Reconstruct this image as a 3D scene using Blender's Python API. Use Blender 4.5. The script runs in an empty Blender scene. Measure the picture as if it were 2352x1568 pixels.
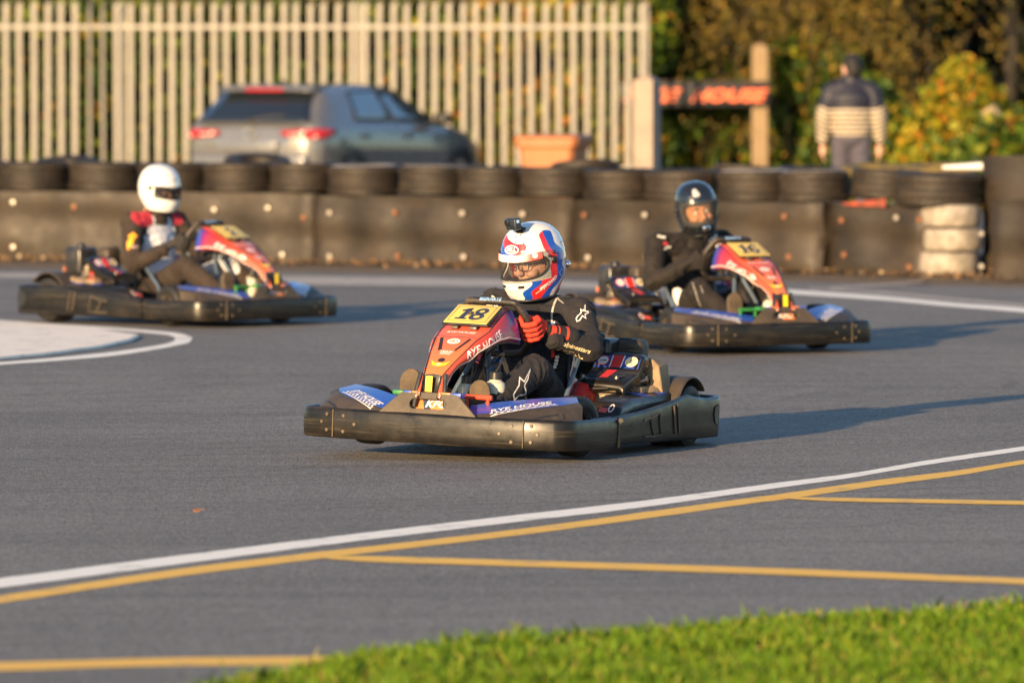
import bpy, bmesh, math, random
import numpy as np
from mathutils import Vector, Matrix, Quaternion, noise
from mathutils.bvhtree import BVHTree

random.seed(7); rng = np.random.default_rng(7)
R = math.radians
scene = bpy.context.scene
COL = scene.collection

# ------------------------------------------------------------------ camera, sky, sun, exposure
FPX, CX, CY, CAMH, PITCH = 16000.0, 1176.0, 784.0, 1.75, math.atan(664.0/16000.0)
cam_d = bpy.data.cameras.new("camera"); cam = bpy.data.objects.new("camera", cam_d); COL.objects.link(cam)
cam.location = (0, 0, CAMH); cam.rotation_euler = (R(90)-PITCH, 0, 0)
cam_d.sensor_width = 36.0; cam_d.lens = 36.0*FPX/2352.0
cam_d.clip_start = 0.5; cam_d.clip_end = 3000
cam_d.dof.use_dof = True; cam_d.dof.focus_distance = 30.4; cam_d.dof.aperture_fstop = 3.9
scene.camera = cam

SUN_AZ, SUN_EL = 28.0, 10.3          # degrees: sun sits behind the camera's left shoulder, low
world = bpy.data.worlds.new("World"); scene.world = world; world.use_nodes = True
wn = world.node_tree.nodes; wl = world.node_tree.links
for n in list(wn): wn.remove(n)
w_out = wn.new('ShaderNodeOutputWorld'); w_bg = wn.new('ShaderNodeBackground'); w_sky = wn.new('ShaderNodeTexSky')
w_sky.sky_type = 'NISHITA'; w_sky.sun_disc = False
w_sky.air_density = 1.0; w_sky.dust_density = 0.4; w_sky.ozone_density = 2.5
w_sky.sun_elevation = R(SUN_EL); w_sky.sun_rotation = R(180+SUN_AZ)
w_bg.inputs['Strength'].default_value = 0.106
wl.new(w_sky.outputs[0], w_bg.inputs[0]); wl.new(w_bg.outputs[0], w_out.inputs[0])
sun_d = bpy.data.lights.new("sun", 'SUN'); sun = bpy.data.objects.new("sun", sun_d); COL.objects.link(sun)
sun_d.energy = 4.3; sun_d.angle = R(0.5); sun_d.color = (1.0, 0.68, 0.36)
_d = Vector((math.sin(R(SUN_AZ))*math.cos(R(SUN_EL)), math.cos(R(SUN_AZ))*math.cos(R(SUN_EL)), -math.sin(R(SUN_EL))))
sun.rotation_euler = _d.to_track_quat('-Z', 'Y').to_euler(); sun.location = (-20, -30, 20)
scene.view_settings.view_transform = 'Standard'; scene.view_settings.look = 'None'
scene.view_settings.exposure = 1.38; scene.view_settings.gamma = 1.0
scene.render.engine = 'CYCLES'
scene.cycles.use_denoising = True
scene.cycles.max_bounces = 6; scene.cycles.transparent_max_bounces = 12
scene.cycles.sample_clamp_indirect = 6.0

# ------------------------------------------------------------------ picking helpers (a photo point on the ground -> a place)
def ray(x, y):
    d = Vector(((x-CX)/FPX, 1.0, -(y-CY)/FPX))
    c, s = math.cos(-PITCH), math.sin(-PITCH)
    return Vector((d.x, d.y*c-d.z*s, d.y*s+d.z*c))
def G(x, y, z=0.0):
    d = ray(x, y); t = (z-CAMH)/d.z
    return Vector((d.x*t, d.y*t, z))
def AT(x, y, Y):
    d = ray(x, y); t = Y/d.y
    return Vector((d.x*t, Y, CAMH+d.z*t))

# ------------------------------------------------------------------ object helpers
def tag(o, label=None, cat=None, group=None, kind=None):
    if label: o['label'] = label
    if cat: o['category'] = cat
    if group: o['group'] = group
    if kind: o['kind'] = kind
    return o
def thing(name, label, cat, loc=(0,0,0), rotz=0.0, group=None):
    o = bpy.data.objects.new(name, None); COL.objects.link(o)
    o.location = loc; o.rotation_euler = (0,0,rotz); o.empty_display_size = 0.2
    return tag(o, label, cat, group)
def children(o): return [c for c in bpy.data.objects if c.parent == o]
def link(name, mesh, parent=None):
    o = bpy.data.objects.new(name, mesh); COL.objects.link(o)
    if parent is not None: o.parent = parent
    return o
def copy_tree(o, parent=None):
    c = o.copy(); COL.objects.link(c)
    if parent is not None: c.parent = parent
    for ch in KIDS.get(o.name, []): copy_tree(ch, c)
    return c
KIDS = {}

def rot_m(axis, deg): return Matrix.Rotation(R(deg), 3, axis)

class B:
    """collects shapes, becomes ONE mesh"""
    def __init__(s): s.v=[]; s.f=[]; s.m=[]
    def add(s, vs, fs, mi=0):
        o=len(s.v); s.v+= [tuple(v) for v in vs]; s.f+= [tuple(i+o for i in f) for f in fs]; s.m+= [mi]*len(fs); return s
    def box(s, c, size, mi=0, rot=None):
        x,y,z=[k/2 for k in size]; P=[Vector((a,b,d)) for a in(-x,x) for b in(-y,y) for d in(-z,z)]
        if rot is not None: P=[rot@p for p in P]
        c=Vector(c); P=[p+c for p in P]
        return s.add(P,[(0,1,3,2),(4,6,7,5),(0,4,5,1),(2,3,7,6),(0,2,6,4),(1,5,7,3)],mi)
    def rbox(s, c, size, r=0.01, mi=0, rot=None, seg=3):
        """box with rounded vertical+horizontal edges: superellipse rings"""
        x,y,z=[k/2 for k in size]; r=min(r,x*.99,y*.99,z*.99); c=Vector(c); rings=[]
        zs=[]
        for i in range(seg+1):
            a=math.pi/2*i/seg; zs.append((-z+r*(1-math.sin(a)), r*(1-math.cos(a))))
        zs = zs[::-1][::-1]
        prof=[(-z+r-r*math.sin(math.pi/2*(seg-i)/seg), r-r*math.cos(math.pi/2*(seg-i)/seg)) for i in range(seg+1)]
        prof=prof+[(-a,b) for a,b in prof[::-1]]
        for zz,ins in prof:
            ring=[]
            for cx,cy,a0 in ((x-r,y-r,0),(-x+r,y-r,90),(-x+r,-y+r,180),(x-r,-y+r,270)):
                for i in range(seg+1):
                    a=R(a0+90*i/seg); rr=max(r-ins,1e-4); p=Vector((cx+rr*math.cos(a),cy+rr*math.sin(a),zz))
                    ring.append((rot@p if rot is not None else p)+c)
            rings.append(ring)
        return s.loft(rings,mi=mi)
    def loft(s, rings, close=True, cap=True, mi=0):
        n=len(rings[0]); vs=[p for r in rings for p in r]; fs=[]
        for i in range(len(rings)-1):
            for j in range(n if close else n-1):
                k=(j+1)%n; fs.append((i*n+j,i*n+k,(i+1)*n+k,(i+1)*n+j))
        if cap and close: fs.append(tuple(range(n))[::-1]); fs.append(tuple((len(rings)-1)*n+j for j in range(n)))
        return s.add(vs,fs,mi)
    def tube(s, path, r, seg=10, mi=0, closed=False, cap=True, flat=1.0):
        P=[Vector(p) for p in path]; n=len(P); rs=r if isinstance(r,(list,tuple)) else [r]*n
        rings=[]; up=None
        for i in range(n):
            t=(P[(i+1)%n]-P[i-1]) if closed else (P[min(i+1,n-1)]-P[max(i-1,0)])
            t.normalize()
            if up is None:
                up=Vector((0,0,1)) if abs(t.z)<.9 else Vector((1,0,0))
            u=(up-t*up.dot(t)).normalized(); w=t.cross(u); up=u
            rings.append([P[i]+(u*math.cos(2*math.pi*k/seg)*flat+w*math.sin(2*math.pi*k/seg))*rs[i] for k in range(seg)])
        if closed: rings.append(rings[0])
        return s.loft(rings,cap=cap and not closed,mi=mi)
    def lathe(s, prof, seg=32, M=None, mi=0, closed=False):
        """prof: (r,z) about z"""
        rings=[]
        for r,z in prof:
            ring=[Vector((r*math.cos(2*math.pi*k/seg), r*math.sin(2*math.pi*k/seg), z)) for k in range(seg)]
            rings.append([M@p for p in ring] if M is not None else ring)
        if closed: rings.append(rings[0])
        n=seg; vs=[p for r in rings for p in r]; fs=[]
        for i in range(len(rings)-1):
            for j in range(n): k=(j+1)%n; fs.append((i*n+j,i*n+k,(i+1)*n+k,(i+1)*n+j))
        return s.add(vs,fs,mi)
    def sphere(s, c, r, seg=16, mi=0, rot=None):
        r=(r,r,r) if not isinstance(r,(tuple,list)) else r; c=Vector(c); h=seg//2
        vs=[Vector((0,0,r[2]))]+[Vector((r[0]*math.sin(math.pi*i/h)*math.cos(2*math.pi*j/seg), r[1]*math.sin(math.pi*i/h)*math.sin(2*math.pi*j/seg), r[2]*math.cos(math.pi*i/h))) for i in range(1,h) for j in range(seg)]+[Vector((0,0,-r[2]))]
        vs=[(rot@v if rot is not None else v)+c for v in vs]; fs=[]
        for j in range(seg): fs.append((0,1+j,1+(j+1)%seg))
        for i in range(h-2):
            for j in range(seg): a=1+i*seg+j; b=1+i*seg+(j+1)%seg; fs.append((a,a+seg,b+seg,b))
        L=len(vs)-1; o=1+(h-2)*seg
        for j in range(seg): fs.append((o+j,L,o+(j+1)%seg))
        return s.add(vs,fs,mi)
    def capsule(s, a, b, ra, rb, n=7, seg=12, mi=0):
        a=Vector(a); b=Vector(b)
        for i in range(n): t=i/(n-1); s.sphere(a.lerp(b,t), ra+(rb-ra)*t, seg, mi)
        return s
    def prism(s, poly, h0, h1, fn=None, mi=0):
        """poly in 2D extruded h0..h1 along third axis; fn maps (u,v,h)->point"""
        fn=fn or (lambda u,v,h: Vector((u,v,h))); n=len(poly)
        vs=[fn(u,v,h0) for u,v in poly]+[fn(u,v,h1) for u,v in poly]
        fs=[tuple(range(n))[::-1],tuple(range(n,2*n))]+[(i,(i+1)%n,n+(i+1)%n,n+i) for i in range(n)]
        return s.add(vs,fs,mi)
    def mesh(s, name, mats, smooth=35):
        me=bpy.data.meshes.new(name); me.from_pydata([tuple(v) for v in s.v],[],s.f); me.update()
        for m in (mats if isinstance(mats,(list,tuple)) else [mats]): me.materials.append(m)
        me.polygons.foreach_set('material_index', s.m)
        bm=bmesh.new(); bm.from_mesh(me); bmesh.ops.recalc_face_normals(bm, faces=bm.faces); bm.to_mesh(me); bm.free()
        if smooth:
            me.polygons.foreach_set('use_smooth',[True]*len(me.polygons)); me.set_sharp_from_angle(angle=R(smooth))
        return me
    def obj(s, name, mats, parent=None, smooth=35, bevel=0.0):
        o=link(name, s.mesh(name,mats,smooth), parent)
        if bevel:
            b=o.modifiers.new('bevel','BEVEL'); b.width=bevel; b.segments=2; b.limit_method='ANGLE'; b.angle_limit=R(40)
        return o

# ------------------------------------------------------------------ materials
MATS={}
def _nt(name):
    m=bpy.data.materials.new(name); m.use_nodes=True; nt=m.node_tree
    for n in list(nt.nodes): nt.nodes.remove(n)
    out=nt.nodes.new('ShaderNodeOutputMaterial'); p=nt.nodes.new('ShaderNodeBsdfPrincipled'); nt.links.new(p.outputs[0],out.inputs[0])
    return m,nt,p,out
def c4(c): return (c[0],c[1],c[2],1.0)
def _noise(nt, vec, scale, detail=4, rough=.6):
    n=nt.nodes.new('ShaderNodeTexNoise'); n.inputs['Scale'].default_value=scale; n.inputs['Detail'].default_value=detail; n.inputs['Roughness'].default_value=rough
    nt.links.new(vec,n.inputs['Vector']); return n.outputs[0]
def _ramp(nt, fac, stops, interp='LINEAR'):
    r=nt.nodes.new('ShaderNodeValToRGB'); r.color_ramp.interpolation=interp; e=r.color_ramp.elements
    while len(e)<len(stops): e.new(0.5)
    for k,(pos,c) in enumerate(stops):
        e[k].position=pos; e[k].color=c4(c) if isinstance(c,(tuple,list)) else (c,c,c,1)
    nt.links.new(fac,r.inputs[0]); return r.outputs[0]
def _mix(nt, fac, a, b):
    m=nt.nodes.new('ShaderNodeMix'); m.data_type='RGBA'
    if isinstance(fac,float): m.inputs[0].default_value=fac
    else: nt.links.new(fac,m.inputs[0])
    for k,v in ((6,a),(7,b)):
        if isinstance(v,(tuple,list)): m.inputs[k].default_value=c4(v)
        else: nt.links.new(v,m.inputs[k])
    return m.outputs[2]
def _coord(nt, scale=(1,1,1), which='Object', rot=(0,0,0)):
    t=nt.nodes.new('ShaderNodeTexCoord'); mp=nt.nodes.new('ShaderNodeMapping'); mp.inputs['Scale'].default_value=scale; mp.inputs['Rotation'].default_value=rot
    nt.links.new(t.outputs[which],mp.inputs[0]); return mp.outputs[0]
def _bump(nt, p, h, strength, dist):
    b=nt.nodes.new('ShaderNodeBump'); b.inputs['Strength'].default_value=strength; b.inputs['Distance'].default_value=dist
    nt.links.new(h,b.inputs['Height']); nt.links.new(b.outputs[0],p.inputs['Normal'])
def M(name, col, rough=.5, metal=0.0, var=0.12, vs=6.0, dirt=None, bump=0.0, bs=60.0, coat=0.0, spec=.5, sheen=0.0, scratch=None):
    """general surface: base colour with gentle mottling, patches of real dirt (dirt=(colour, amount 0..1, scale)), fine bump, scratches"""
    if name in MATS: return MATS[name]
    m,nt,p,out=_nt(name); v=_coord(nt)
    n1=_noise(nt,v,vs,5)
    lo=[c*(1-var) for c in col]; hi=[min(1,c*(1+var)) for c in col]
    c=_ramp(nt,n1,[(.3,lo),(.7,hi)])
    rbase=rough
    if dirt:
        dc,am,ds=dirt; n2=_noise(nt,v,ds,8,.68); a=.72-.55*am
        f=_ramp(nt,n2,[(max(0,a-.12),0.0),(min(1,a+.16),min(1.0,.35+am*.6))]); c=_mix(nt,f,c,dc)
    if scratch:
        sc,am,ss=scratch; v2=_coord(nt,ss); n3=_noise(nt,v2,1.0,6,.75)
        f=_ramp(nt,n3,[(.56-.1*am,0.0),(.74-.1*am,.75*am+.1)]); c=_mix(nt,f,c,sc)
    nt.links.new(c,p.inputs['Base Color'])
    n4=_noise(nt,v,vs*3.1,4); rr=_ramp(nt,n4,[(.25,max(.03,rough-.1)),(.75,min(1,rough+.1))]); nt.links.new(rr,p.inputs['Roughness'])
    p.inputs['Metallic'].default_value=metal; p.inputs['Specular IOR Level'].default_value=spec
    p.inputs['Coat Weight'].default_value=coat; p.inputs['Coat Roughness'].default_value=.06
    if sheen: p.inputs['Sheen Weight'].default_value=sheen
    if bump: _bump(nt,p,_noise(nt,v,bs,6,.7),bump,.01)
    MATS[name]=m; return m
def flat(name, col, rough=.45, spec=.5, emit=0, coat=0.0): return M(name,col,rough,var=.06,spec=spec,coat=coat)
# ================================================================== the ground
def m_asphalt():
    m,nt,p,out=_nt('asphalt'); v=_coord(nt)
    big=_noise(nt,_coord(nt,(.30,.11,1)),1.0,5,.6); streak=_noise(nt,_coord(nt,(.25,2.2,1),rot=(0,0,R(12))),1.0,6,.65)
    fine=_noise(nt,v,140,3,.7); grit=_noise(nt,v,420,2,.8)
    c=_ramp(nt,big,[(.3,(.118,.110,.102)),(.7,(.230,.213,.196))])
    f=_ramp(nt,streak,[(.48,0.0),(.70,.70)]); c=_mix(nt,f,c,(.066,.059,.055))
    vor=nt.nodes.new('ShaderNodeTexVoronoi'); vor.inputs['Scale'].default_value=85; nt.links.new(v,vor.inputs['Vector'])
    # rubbered arcs that follow the bend (polar noise round the inside of the corner)
    sp=nt.nodes.new('ShaderNodeSeparateXYZ'); nt.links.new(v,sp.inputs[0])
    def mth(op,a,b=None,c_=None):
        n_=nt.nodes.new('ShaderNodeMath'); n_.operation=op
        for k_,q in enumerate((a,b,c_)):
            if q is None: continue
            if isinstance(q,(int,float)): n_.inputs[k_].default_value=q
            else: nt.links.new(q,n_.inputs[k_])
        return n_.outputs[0]
    dx=mth('SUBTRACT',sp.outputs[0],-4.5); dy=mth('SUBTRACT',sp.outputs[1],37.5); rad=mth('SQRT',mth('ADD',mth('MULTIPLY',dx,dx),mth('MULTIPLY',dy,dy))); ang=mth('ARCTAN2',dy,dx)
    def polar(kr,ka,seed,lo,hi,amt):
        cb=nt.nodes.new('ShaderNodeCombineXYZ'); nt.links.new(mth('MULTIPLY',rad,kr),cb.inputs[0]); nt.links.new(mth('MULTIPLY',ang,ka),cb.inputs[1]); cb.inputs[2].default_value=seed
        return _ramp(nt,_noise(nt,cb.outputs[0],1.0,5,.62),[(lo,0.0),(hi,amt)])
    for kr,ka,seed,lo,hi,amt,col in ((.75,1.1,3,.46,.66,.55,(.062,.056,.053)),(5.5,2.2,9,.55,.66,.55,(.045,.041,.040)),(14,3.5,21,.60,.68,.45,(.04,.037,.036)),(2.0,1.5,30,.58,.75,.40,(.30,.28,.26))): c=_mix(nt,polar(kr,ka,seed,lo,hi,amt),c,col)
    g=_ramp(nt,vor.outputs['Color'],[(.15,0.0),(.9,1.0)]); c2=_mix(nt,g,(.07,.066,.061),(.44,.412,.375))
    c=_mix(nt,.42,c,c2); mid=_noise(nt,_coord(nt,(1,.35,1)),16,7,.78); c=_mix(nt,_ramp(nt,mid,[(.50,0.0),(.68,.45)]),c,(.085,.079,.073)); mid2=_noise(nt,_coord(nt,(1,.4,1)),34,5,.8); c=_mix(nt,_ramp(nt,mid2,[(.55,0.0),(.70,.40)]),c,(.36,.335,.30))
    g2=_ramp(nt,fine,[(.68,0.0),(.80,.6)]); c=_mix(nt,g2,c,(.42,.39,.36))
    nt.links.new(c,p.inputs['Base Color']); p.inputs['Roughness'].default_value=.78; p.inputs['Specular IOR Level'].default_value=.18
    _bump(nt,p,_ramp(nt,vor.outputs['Distance'],[(0,1.0),(.6,0.0)]),.55,.006)
    return m
M_ASPH=m_asphalt()
def m_paint(name, col, wear=.5):
    m,nt,p,out=_nt(name); v=_coord(nt); n=_noise(nt,v,5,9,.74); n2=_noise(nt,v,120,3,.7)
    f=_ramp(nt,n,[(.58-.1*wear,0.0),(.72-.1*wear,.72)]); c=_mix(nt,f,col,(.2,.185,.17))
    g=_ramp(nt,n2,[(.60,0.0),(.75,.35)]); c=_mix(nt,g,c,(.22,.2,.18))
    nt.links.new(c,p.inputs['Base Color']); p.inputs['Roughness'].default_value=.7
    _bump(nt,p,_noise(nt,v,160,3),.3,.004); return m
M_WHITE=m_paint('white_road_paint',(.95,.88,.76),.25); M_YEL=m_paint('yellow_road_paint',(.90,.50,.05),.35)
M_CONC=m_paint('pale_concrete',(.46,.39,.31),.9); M_INF=m_paint('painted_concrete',(.92,.80,.66),.45)
def m_dirt():
    m,nt,p,out=_nt('verge_dirt'); v=_coord(nt); n=_noise(nt,v,3,8,.7); n2=_noise(nt,v,45,5,.75)
    c=_ramp(nt,n,[(.3,(.075,.055,.038)),(.7,(.17,.125,.085))]); g=_ramp(nt,n2,[(.45,0.0),(.75,.8)]); c=_mix(nt,g,c,(.30,.22,.14))
    nt.links.new(c,p.inputs['Base Color']); p.inputs['Roughness'].default_value=.95; _bump(nt,p,n2,.8,.03); return m
M_DIRT=m_dirt()
def sheet(name, pts, z, mat, kind='structure', th=None):
    b=B(); b.add([(p[0],p[1],z) for p in pts],[tuple(range(len(pts)))])
    o=b.obj(name,mat,None,smooth=0); tag(o,kind=kind); return o
def ribbon(name, up, lo, z, mat):
    """flat strip between two edge lines picked on the ground, densified smoothly with a slightly uneven edge"""
    def dens(L):
        P=[G(x,y) for x,y in L]; out=[]
        for i in range(len(P)-1):
            p0=P[max(i-1,0)];p1=P[i];p2=P[i+1];p3=P[min(i+2,len(P)-1)]
            for k in range(24):
                t=k/24; out.append(.5*((2*p1)+(p2-p0)*t+(2*p0-5*p1+4*p2-p3)*t*t+(3*p1-p0-3*p2+p3)*t**3))
        out.append(P[-1]); return out
    U=dens(up); L=dens(lo); b=B(); vs=[]
    for i in range(len(U)):
        w=(U[i]-L[i])*.035
        vs.append(U[i]+w*(noise.noise(U[i]*7)*1.0)); vs.append(L[i]+w*(noise.noise(L[i]*7+Vector((5,5,5)))))
    b.add([(p.x,p.y,z) for p in vs],[(2*i,2*i+1,2*i+3,2*i+2) for i in range(len(U)-1)])
    o=b.obj(name,mat,None,smooth=0); return tag(o,kind='structure')
sheet('ground',[(-900,-300),(900,-300),(900,1500),(-900,1500)],-.012,M_DIRT)
WALL=[(-1100,576),(-400,588),(-60,594),(360,598),(722,603),(1100,610),(1460,617),(1885,626),(2130,632),(2500,641),(2900,650),(3500,664)]   # foot of the tyre wall
edge_far=[G(x,y+22) for x,y in WALL]
sheet('race_track',[(-60,5)]+[(-30,edge_far[0].y+.5)]+[(p.x,p.y) for p in edge_far]+[(30,edge_far[-1].y-2.0),(60,5)],0.0,M_ASPH)
sheet('car_park',[(-60,60.4),(60,60.4),(60,88.0),(-60,88.0)],-.004,M_ASPH)
ribbon('white_line',[(-1200,1478),(-300,1365),(0,1328),(400,1277),(800,1228),(1176,1184),(1476,1150),(1776,1110),(1956,1087),(2126,1058),(2352,1025),(2700,975),(3300,892)],
       [(-1200,1504),(-300,1388),(0,1350),(400,1297),(800,1245),(1176,1200),(1476,1165),(1776,1122),(1956,1097),(2126,1068),(2352,1035),(2700,985),(3300,902)],.0015,M_WHITE)
ribbon('yellow_line',[(-300,1412),(0,1368),(400,1308),(700,1271),(800,1260),(1176,1217),(1526,1170),(1726,1143),(1801,1133),(2026,1101),(2201,1080),(2352,1056),(2700,1003)],
       [(-300,1431),(0,1385),(400,1325),(700,1287),(800,1275),(1176,1231),(1526,1185),(1726,1156),(1801,1147),(2026,1115),(2201,1092),(2352,1066),(2700,1013)],.0015,M_YEL)
ribbon('yellow_line',[(735,1280),(850,1278),(1176,1287),(1764,1305),(2352,1329),(2800,1348)],[(735,1281.5),(850,1291),(1176,1301),(1764,1320),(2352,1343),(2800,1362)],.003,M_YEL)
ribbon('yellow_line',[(1770,1142),(1926,1144),(2352,1151),(2800,1159)],[(1770,1143),(1926,1152),(2352,1160),(2800,1168)],.003,M_YEL)
ribbon('yellow_line',[(-300,1530),(0,1521),(350,1511),(685,1507),(900,1505)],[(-300,1551),(0,1541),(350,1530),(685,1527),(900,1525)],.0015,M_YEL)
ribbon('concrete_strip',[(-200,626),(0,627),(300,629),(650,634),(1135,641),(1400,650),(1811,665)],[(-200,636),(0,637),(300,642),(650,653),(1135,659),(1400,664),(1811,672)],.0015,M_CONC)
ribbon('white_line',[(1811,666),(2026,681),(2201,697),(2352,708),(2800,748)],[(1811,675),(2026,690),(2201,706),(2352,718),(2800,760)],.003,M_WHITE)
ribbon('yellow_line',[(1860,661),(2026,670),(2352,699),(2800,735)],[(1860,664),(2026,675),(2352,704),(2800,741)],.0015,M_CONC)
ribbon('yellow_line',[(1905,660),(2010,653),(2121,646)],[(1905,664),(2010,657),(2121,649)],.003,M_CONC)
# painted infield with its white outline
ribbon('white_line',[(-500,726),(-200,730),(0,736),(120,744),(252,752),(392,763),(436,773),(442,778)],[(-500,730),(-200,735),(0,742),(120,750),(252,758),(372,768),(398,774),(402,778)],.0015,M_WHITE)
ribbon('white_line',[(402,777),(396,785),(358,794),(252,809),(112,823),(0,832),(-400,862)],[(442,777),(432,787),(404,794),(350,804),(252,818),(112,830),(0,838),(-400,869)],.0015,M_WHITE)
inf=[(-400,742),(22,750),(112,755),(220,762),(319,775),(300,785),(235,800),(112,817),(0,827),(-400,852)]
b=B(); n=len(inf); P=[G(x,y) for x,y in inf]
b.add([(p.x,p.y,.004) for p in P]+[(p.x*.995-.02,p.y,.02) for p in P],[tuple(range(n,2*n))]+[(i,(i+1)%n,n+(i+1)%n,n+i) for i in range(n)])
tag(b.obj('infield_paving',M_INF,None,smooth=0),kind='structure')

# ================================================================== leaves and grass
def m_leaf(name, stops, rough=.6, trans=.25):
    m,nt,p,out=_nt(name); g=nt.nodes.new('ShaderNodeNewGeometry')
    c=_ramp(nt,g.outputs['Random Per Island'],stops); nt.links.new(c,p.inputs['Base Color']); p.inputs['Roughness'].default_value=rough; p.inputs['Specular IOR Level'].default_value=.3
    t=nt.nodes.new('ShaderNodeBsdfTranslucent'); nt.links.new(c,t.inputs[0]); mx=nt.nodes.new('ShaderNodeMixShader'); mx.inputs[0].default_value=trans
    nt.links.new(p.outputs[0],mx.inputs[1]); nt.links.new(t.outputs[0],mx.inputs[2]); nt.links.new(mx.outputs[0],out.inputs[0]); return m
def quads(name, V, mat, parent=None):
    """V: (n,k,3) array, k=4 quads -> one mesh"""
    n,k,_=V.shape; me=bpy.data.meshes.new(name); me.vertices.add(n*k); me.vertices.foreach_set('co',V.reshape(-1).astype(np.float32))
    me.loops.add(n*k); me.loops.foreach_set('vertex_index',np.arange(n*k,dtype=np.int32)); me.polygons.add(n)
    me.polygons.foreach_set('loop_start',np.arange(0,n*k,k,dtype=np.int32)); me.polygons.foreach_set('loop_total',np.full(n,k,dtype=np.int32))
    me.update(calc_edges=True); me.materials.append(mat); return link(name,me,parent)
def leaf_cloud(centres, per, spread, size, flat_bias=None, seed=1, squash=(1,1,1)):
    r=np.random.default_rng(seed); C=np.repeat(np.asarray(centres,float),per,axis=0); n=len(C)
    sp=np.repeat(np.broadcast_to(np.asarray(spread,float),(len(centres),)),per)
    d=r.normal(size=(n,3)); d/=np.linalg.norm(d,axis=1)[:,None]; rad=r.random(n)**.45
    P=C+d*(rad*sp)[:,None]*np.asarray(squash)
    a=r.normal(size=(n,3))+d*.7; a/=np.linalg.norm(a,axis=1)[:,None]          # leaf normal, leaning outwards
    t=np.cross(a,r.normal(size=(n,3))); t/=np.linalg.norm(t,axis=1)[:,None]; w=np.cross(a,t)
    s=size*(.6+.8*r.random(n))[:,None]
    V=np.stack([P-t*s,P+w*s*.55+a*s*.12,P+t*s,P-w*s*.55+a*s*.12],axis=1); return V
GREENS=[(0,(.010,.026,.004)),(.40,(.034,.075,.007)),(.68,(.085,.145,.010)),(.87,(.20,.22,.012)),(.95,(.28,.19,.014)),(1,(.24,.08,.012))]
M_HEDGE=m_leaf('hedge_leaves',GREENS)
M_GOLD=m_leaf('golden_leaves',[(0,(.050,.085,.010)),(.35,(.15,.19,.012)),(.6,(.32,.28,.014)),(.85,(.40,.21,.012)),(1,(.30,.09,.01))])
M_BROWN=m_leaf('withered_leaves',[(0,(.014,.024,.005)),(.3,(.06,.07,.012)),(.55,(.21,.15,.042)),(.78,(.36,.24,.042)),(.88,(.30,.16,.014)),(1,(.10,.15,.010))])
M_SHADEDL=m_leaf('shade_darkened_leaves',[(0,(.002,.004,.0015)),(.6,(.005,.009,.003)),(.92,(.012,.017,.004)),(1,(.022,.018,.004))],trans=.1)  # near-black: the shade over these trees is put into the leaf colour
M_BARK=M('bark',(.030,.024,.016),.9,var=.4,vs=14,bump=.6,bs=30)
M_PALEBARK=M('pale_bark',(.36,.27,.16),.85,var=.35,vs=10,bump=.5,bs=40)
M_SHADE=M('hedge_earth',(.02,.02,.01),.95)
M_SHADEDBARK=M('shade_darkened_bark',(.010,.009,.007),.95,var=.3)  # bark copy darkened to carry the same painted-in shade
def trunk(parent, base, top, r0, r1, limbs=4, mat=None, seed=0, bend=.15):
    r=random.Random(seed); b=B(); base=Vector(base); top=Vector(top); path=[]; rs=[]
    for i in range(9):
        t=i/8; p=base.lerp(top,t)+Vector((r.uniform(-1,1),r.uniform(-1,1),0))*bend*t*(1-t)*2; path.append(p); rs.append(r0+(r1-r0)*t)
    b.tube(path,rs,9)
    for k in range(limbs):
        i=r.randint(3,7); p=path[i]; a=r.uniform(0,6.28); L=(top-base).length*r.uniform(.25,.45)
        q=p+Vector((math.cos(a),math.sin(a),r.uniform(.4,1.0))).normalized()*L; m_=p.lerp(q,.5)+Vector((0,0,-.06*L))
        b.tube([p,m_,q],[rs[i]*.6,rs[i]*.4,rs[i]*.15],7)
        for kk in range(2):
            q2=m_.lerp(q,.5)+Vector((r.uniform(-1,1),r.uniform(-1,1),r.uniform(-.2,1)))*L*.4; b.tube([m_.lerp(q,.3),q2],[rs[i]*.3,rs[i]*.08],6)
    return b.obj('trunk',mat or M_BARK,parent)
def hedge(name,label,cat,x0,x1,y0,y1,h,n,per,size,mat,seed,group=None,spread=(.18,.34)):
    r=random.Random(seed); root=thing(name,label,cat,((x0+x1)/2,(y0+y1)/2,0),group=group); o=Vector(root.location); cs=[]; sp=[]
    for i in range(n):
        z=h*r.random()**.9; cs.append((r.uniform(x0,x1)-o.x, y0+(y1-y0)*r.random()**1.5-o.y+.25*noise.noise(Vector((x0*.3+i*.01,z,seed))), z)); sp.append(r.uniform(*spread))
    quads('foliage',leaf_cloud(cs,per,sp,size,seed=seed),mat,root)
    b=B()
    for k in range(max(2,int((x1-x0)/.5))):
        x=x0+(k+.5)*(x1-x0)/max(2,int((x1-x0)/.5))-o.x+r.uniform(-.1,.1)
        b.tube([(x,0,0),(x+r.uniform(-.1,.1),.05,h*.35),(x+r.uniform(-.3,.3),0,h*.75)],[.04,.03,.01],6)
    b.obj('stem',M_BARK,root); return root
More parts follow.
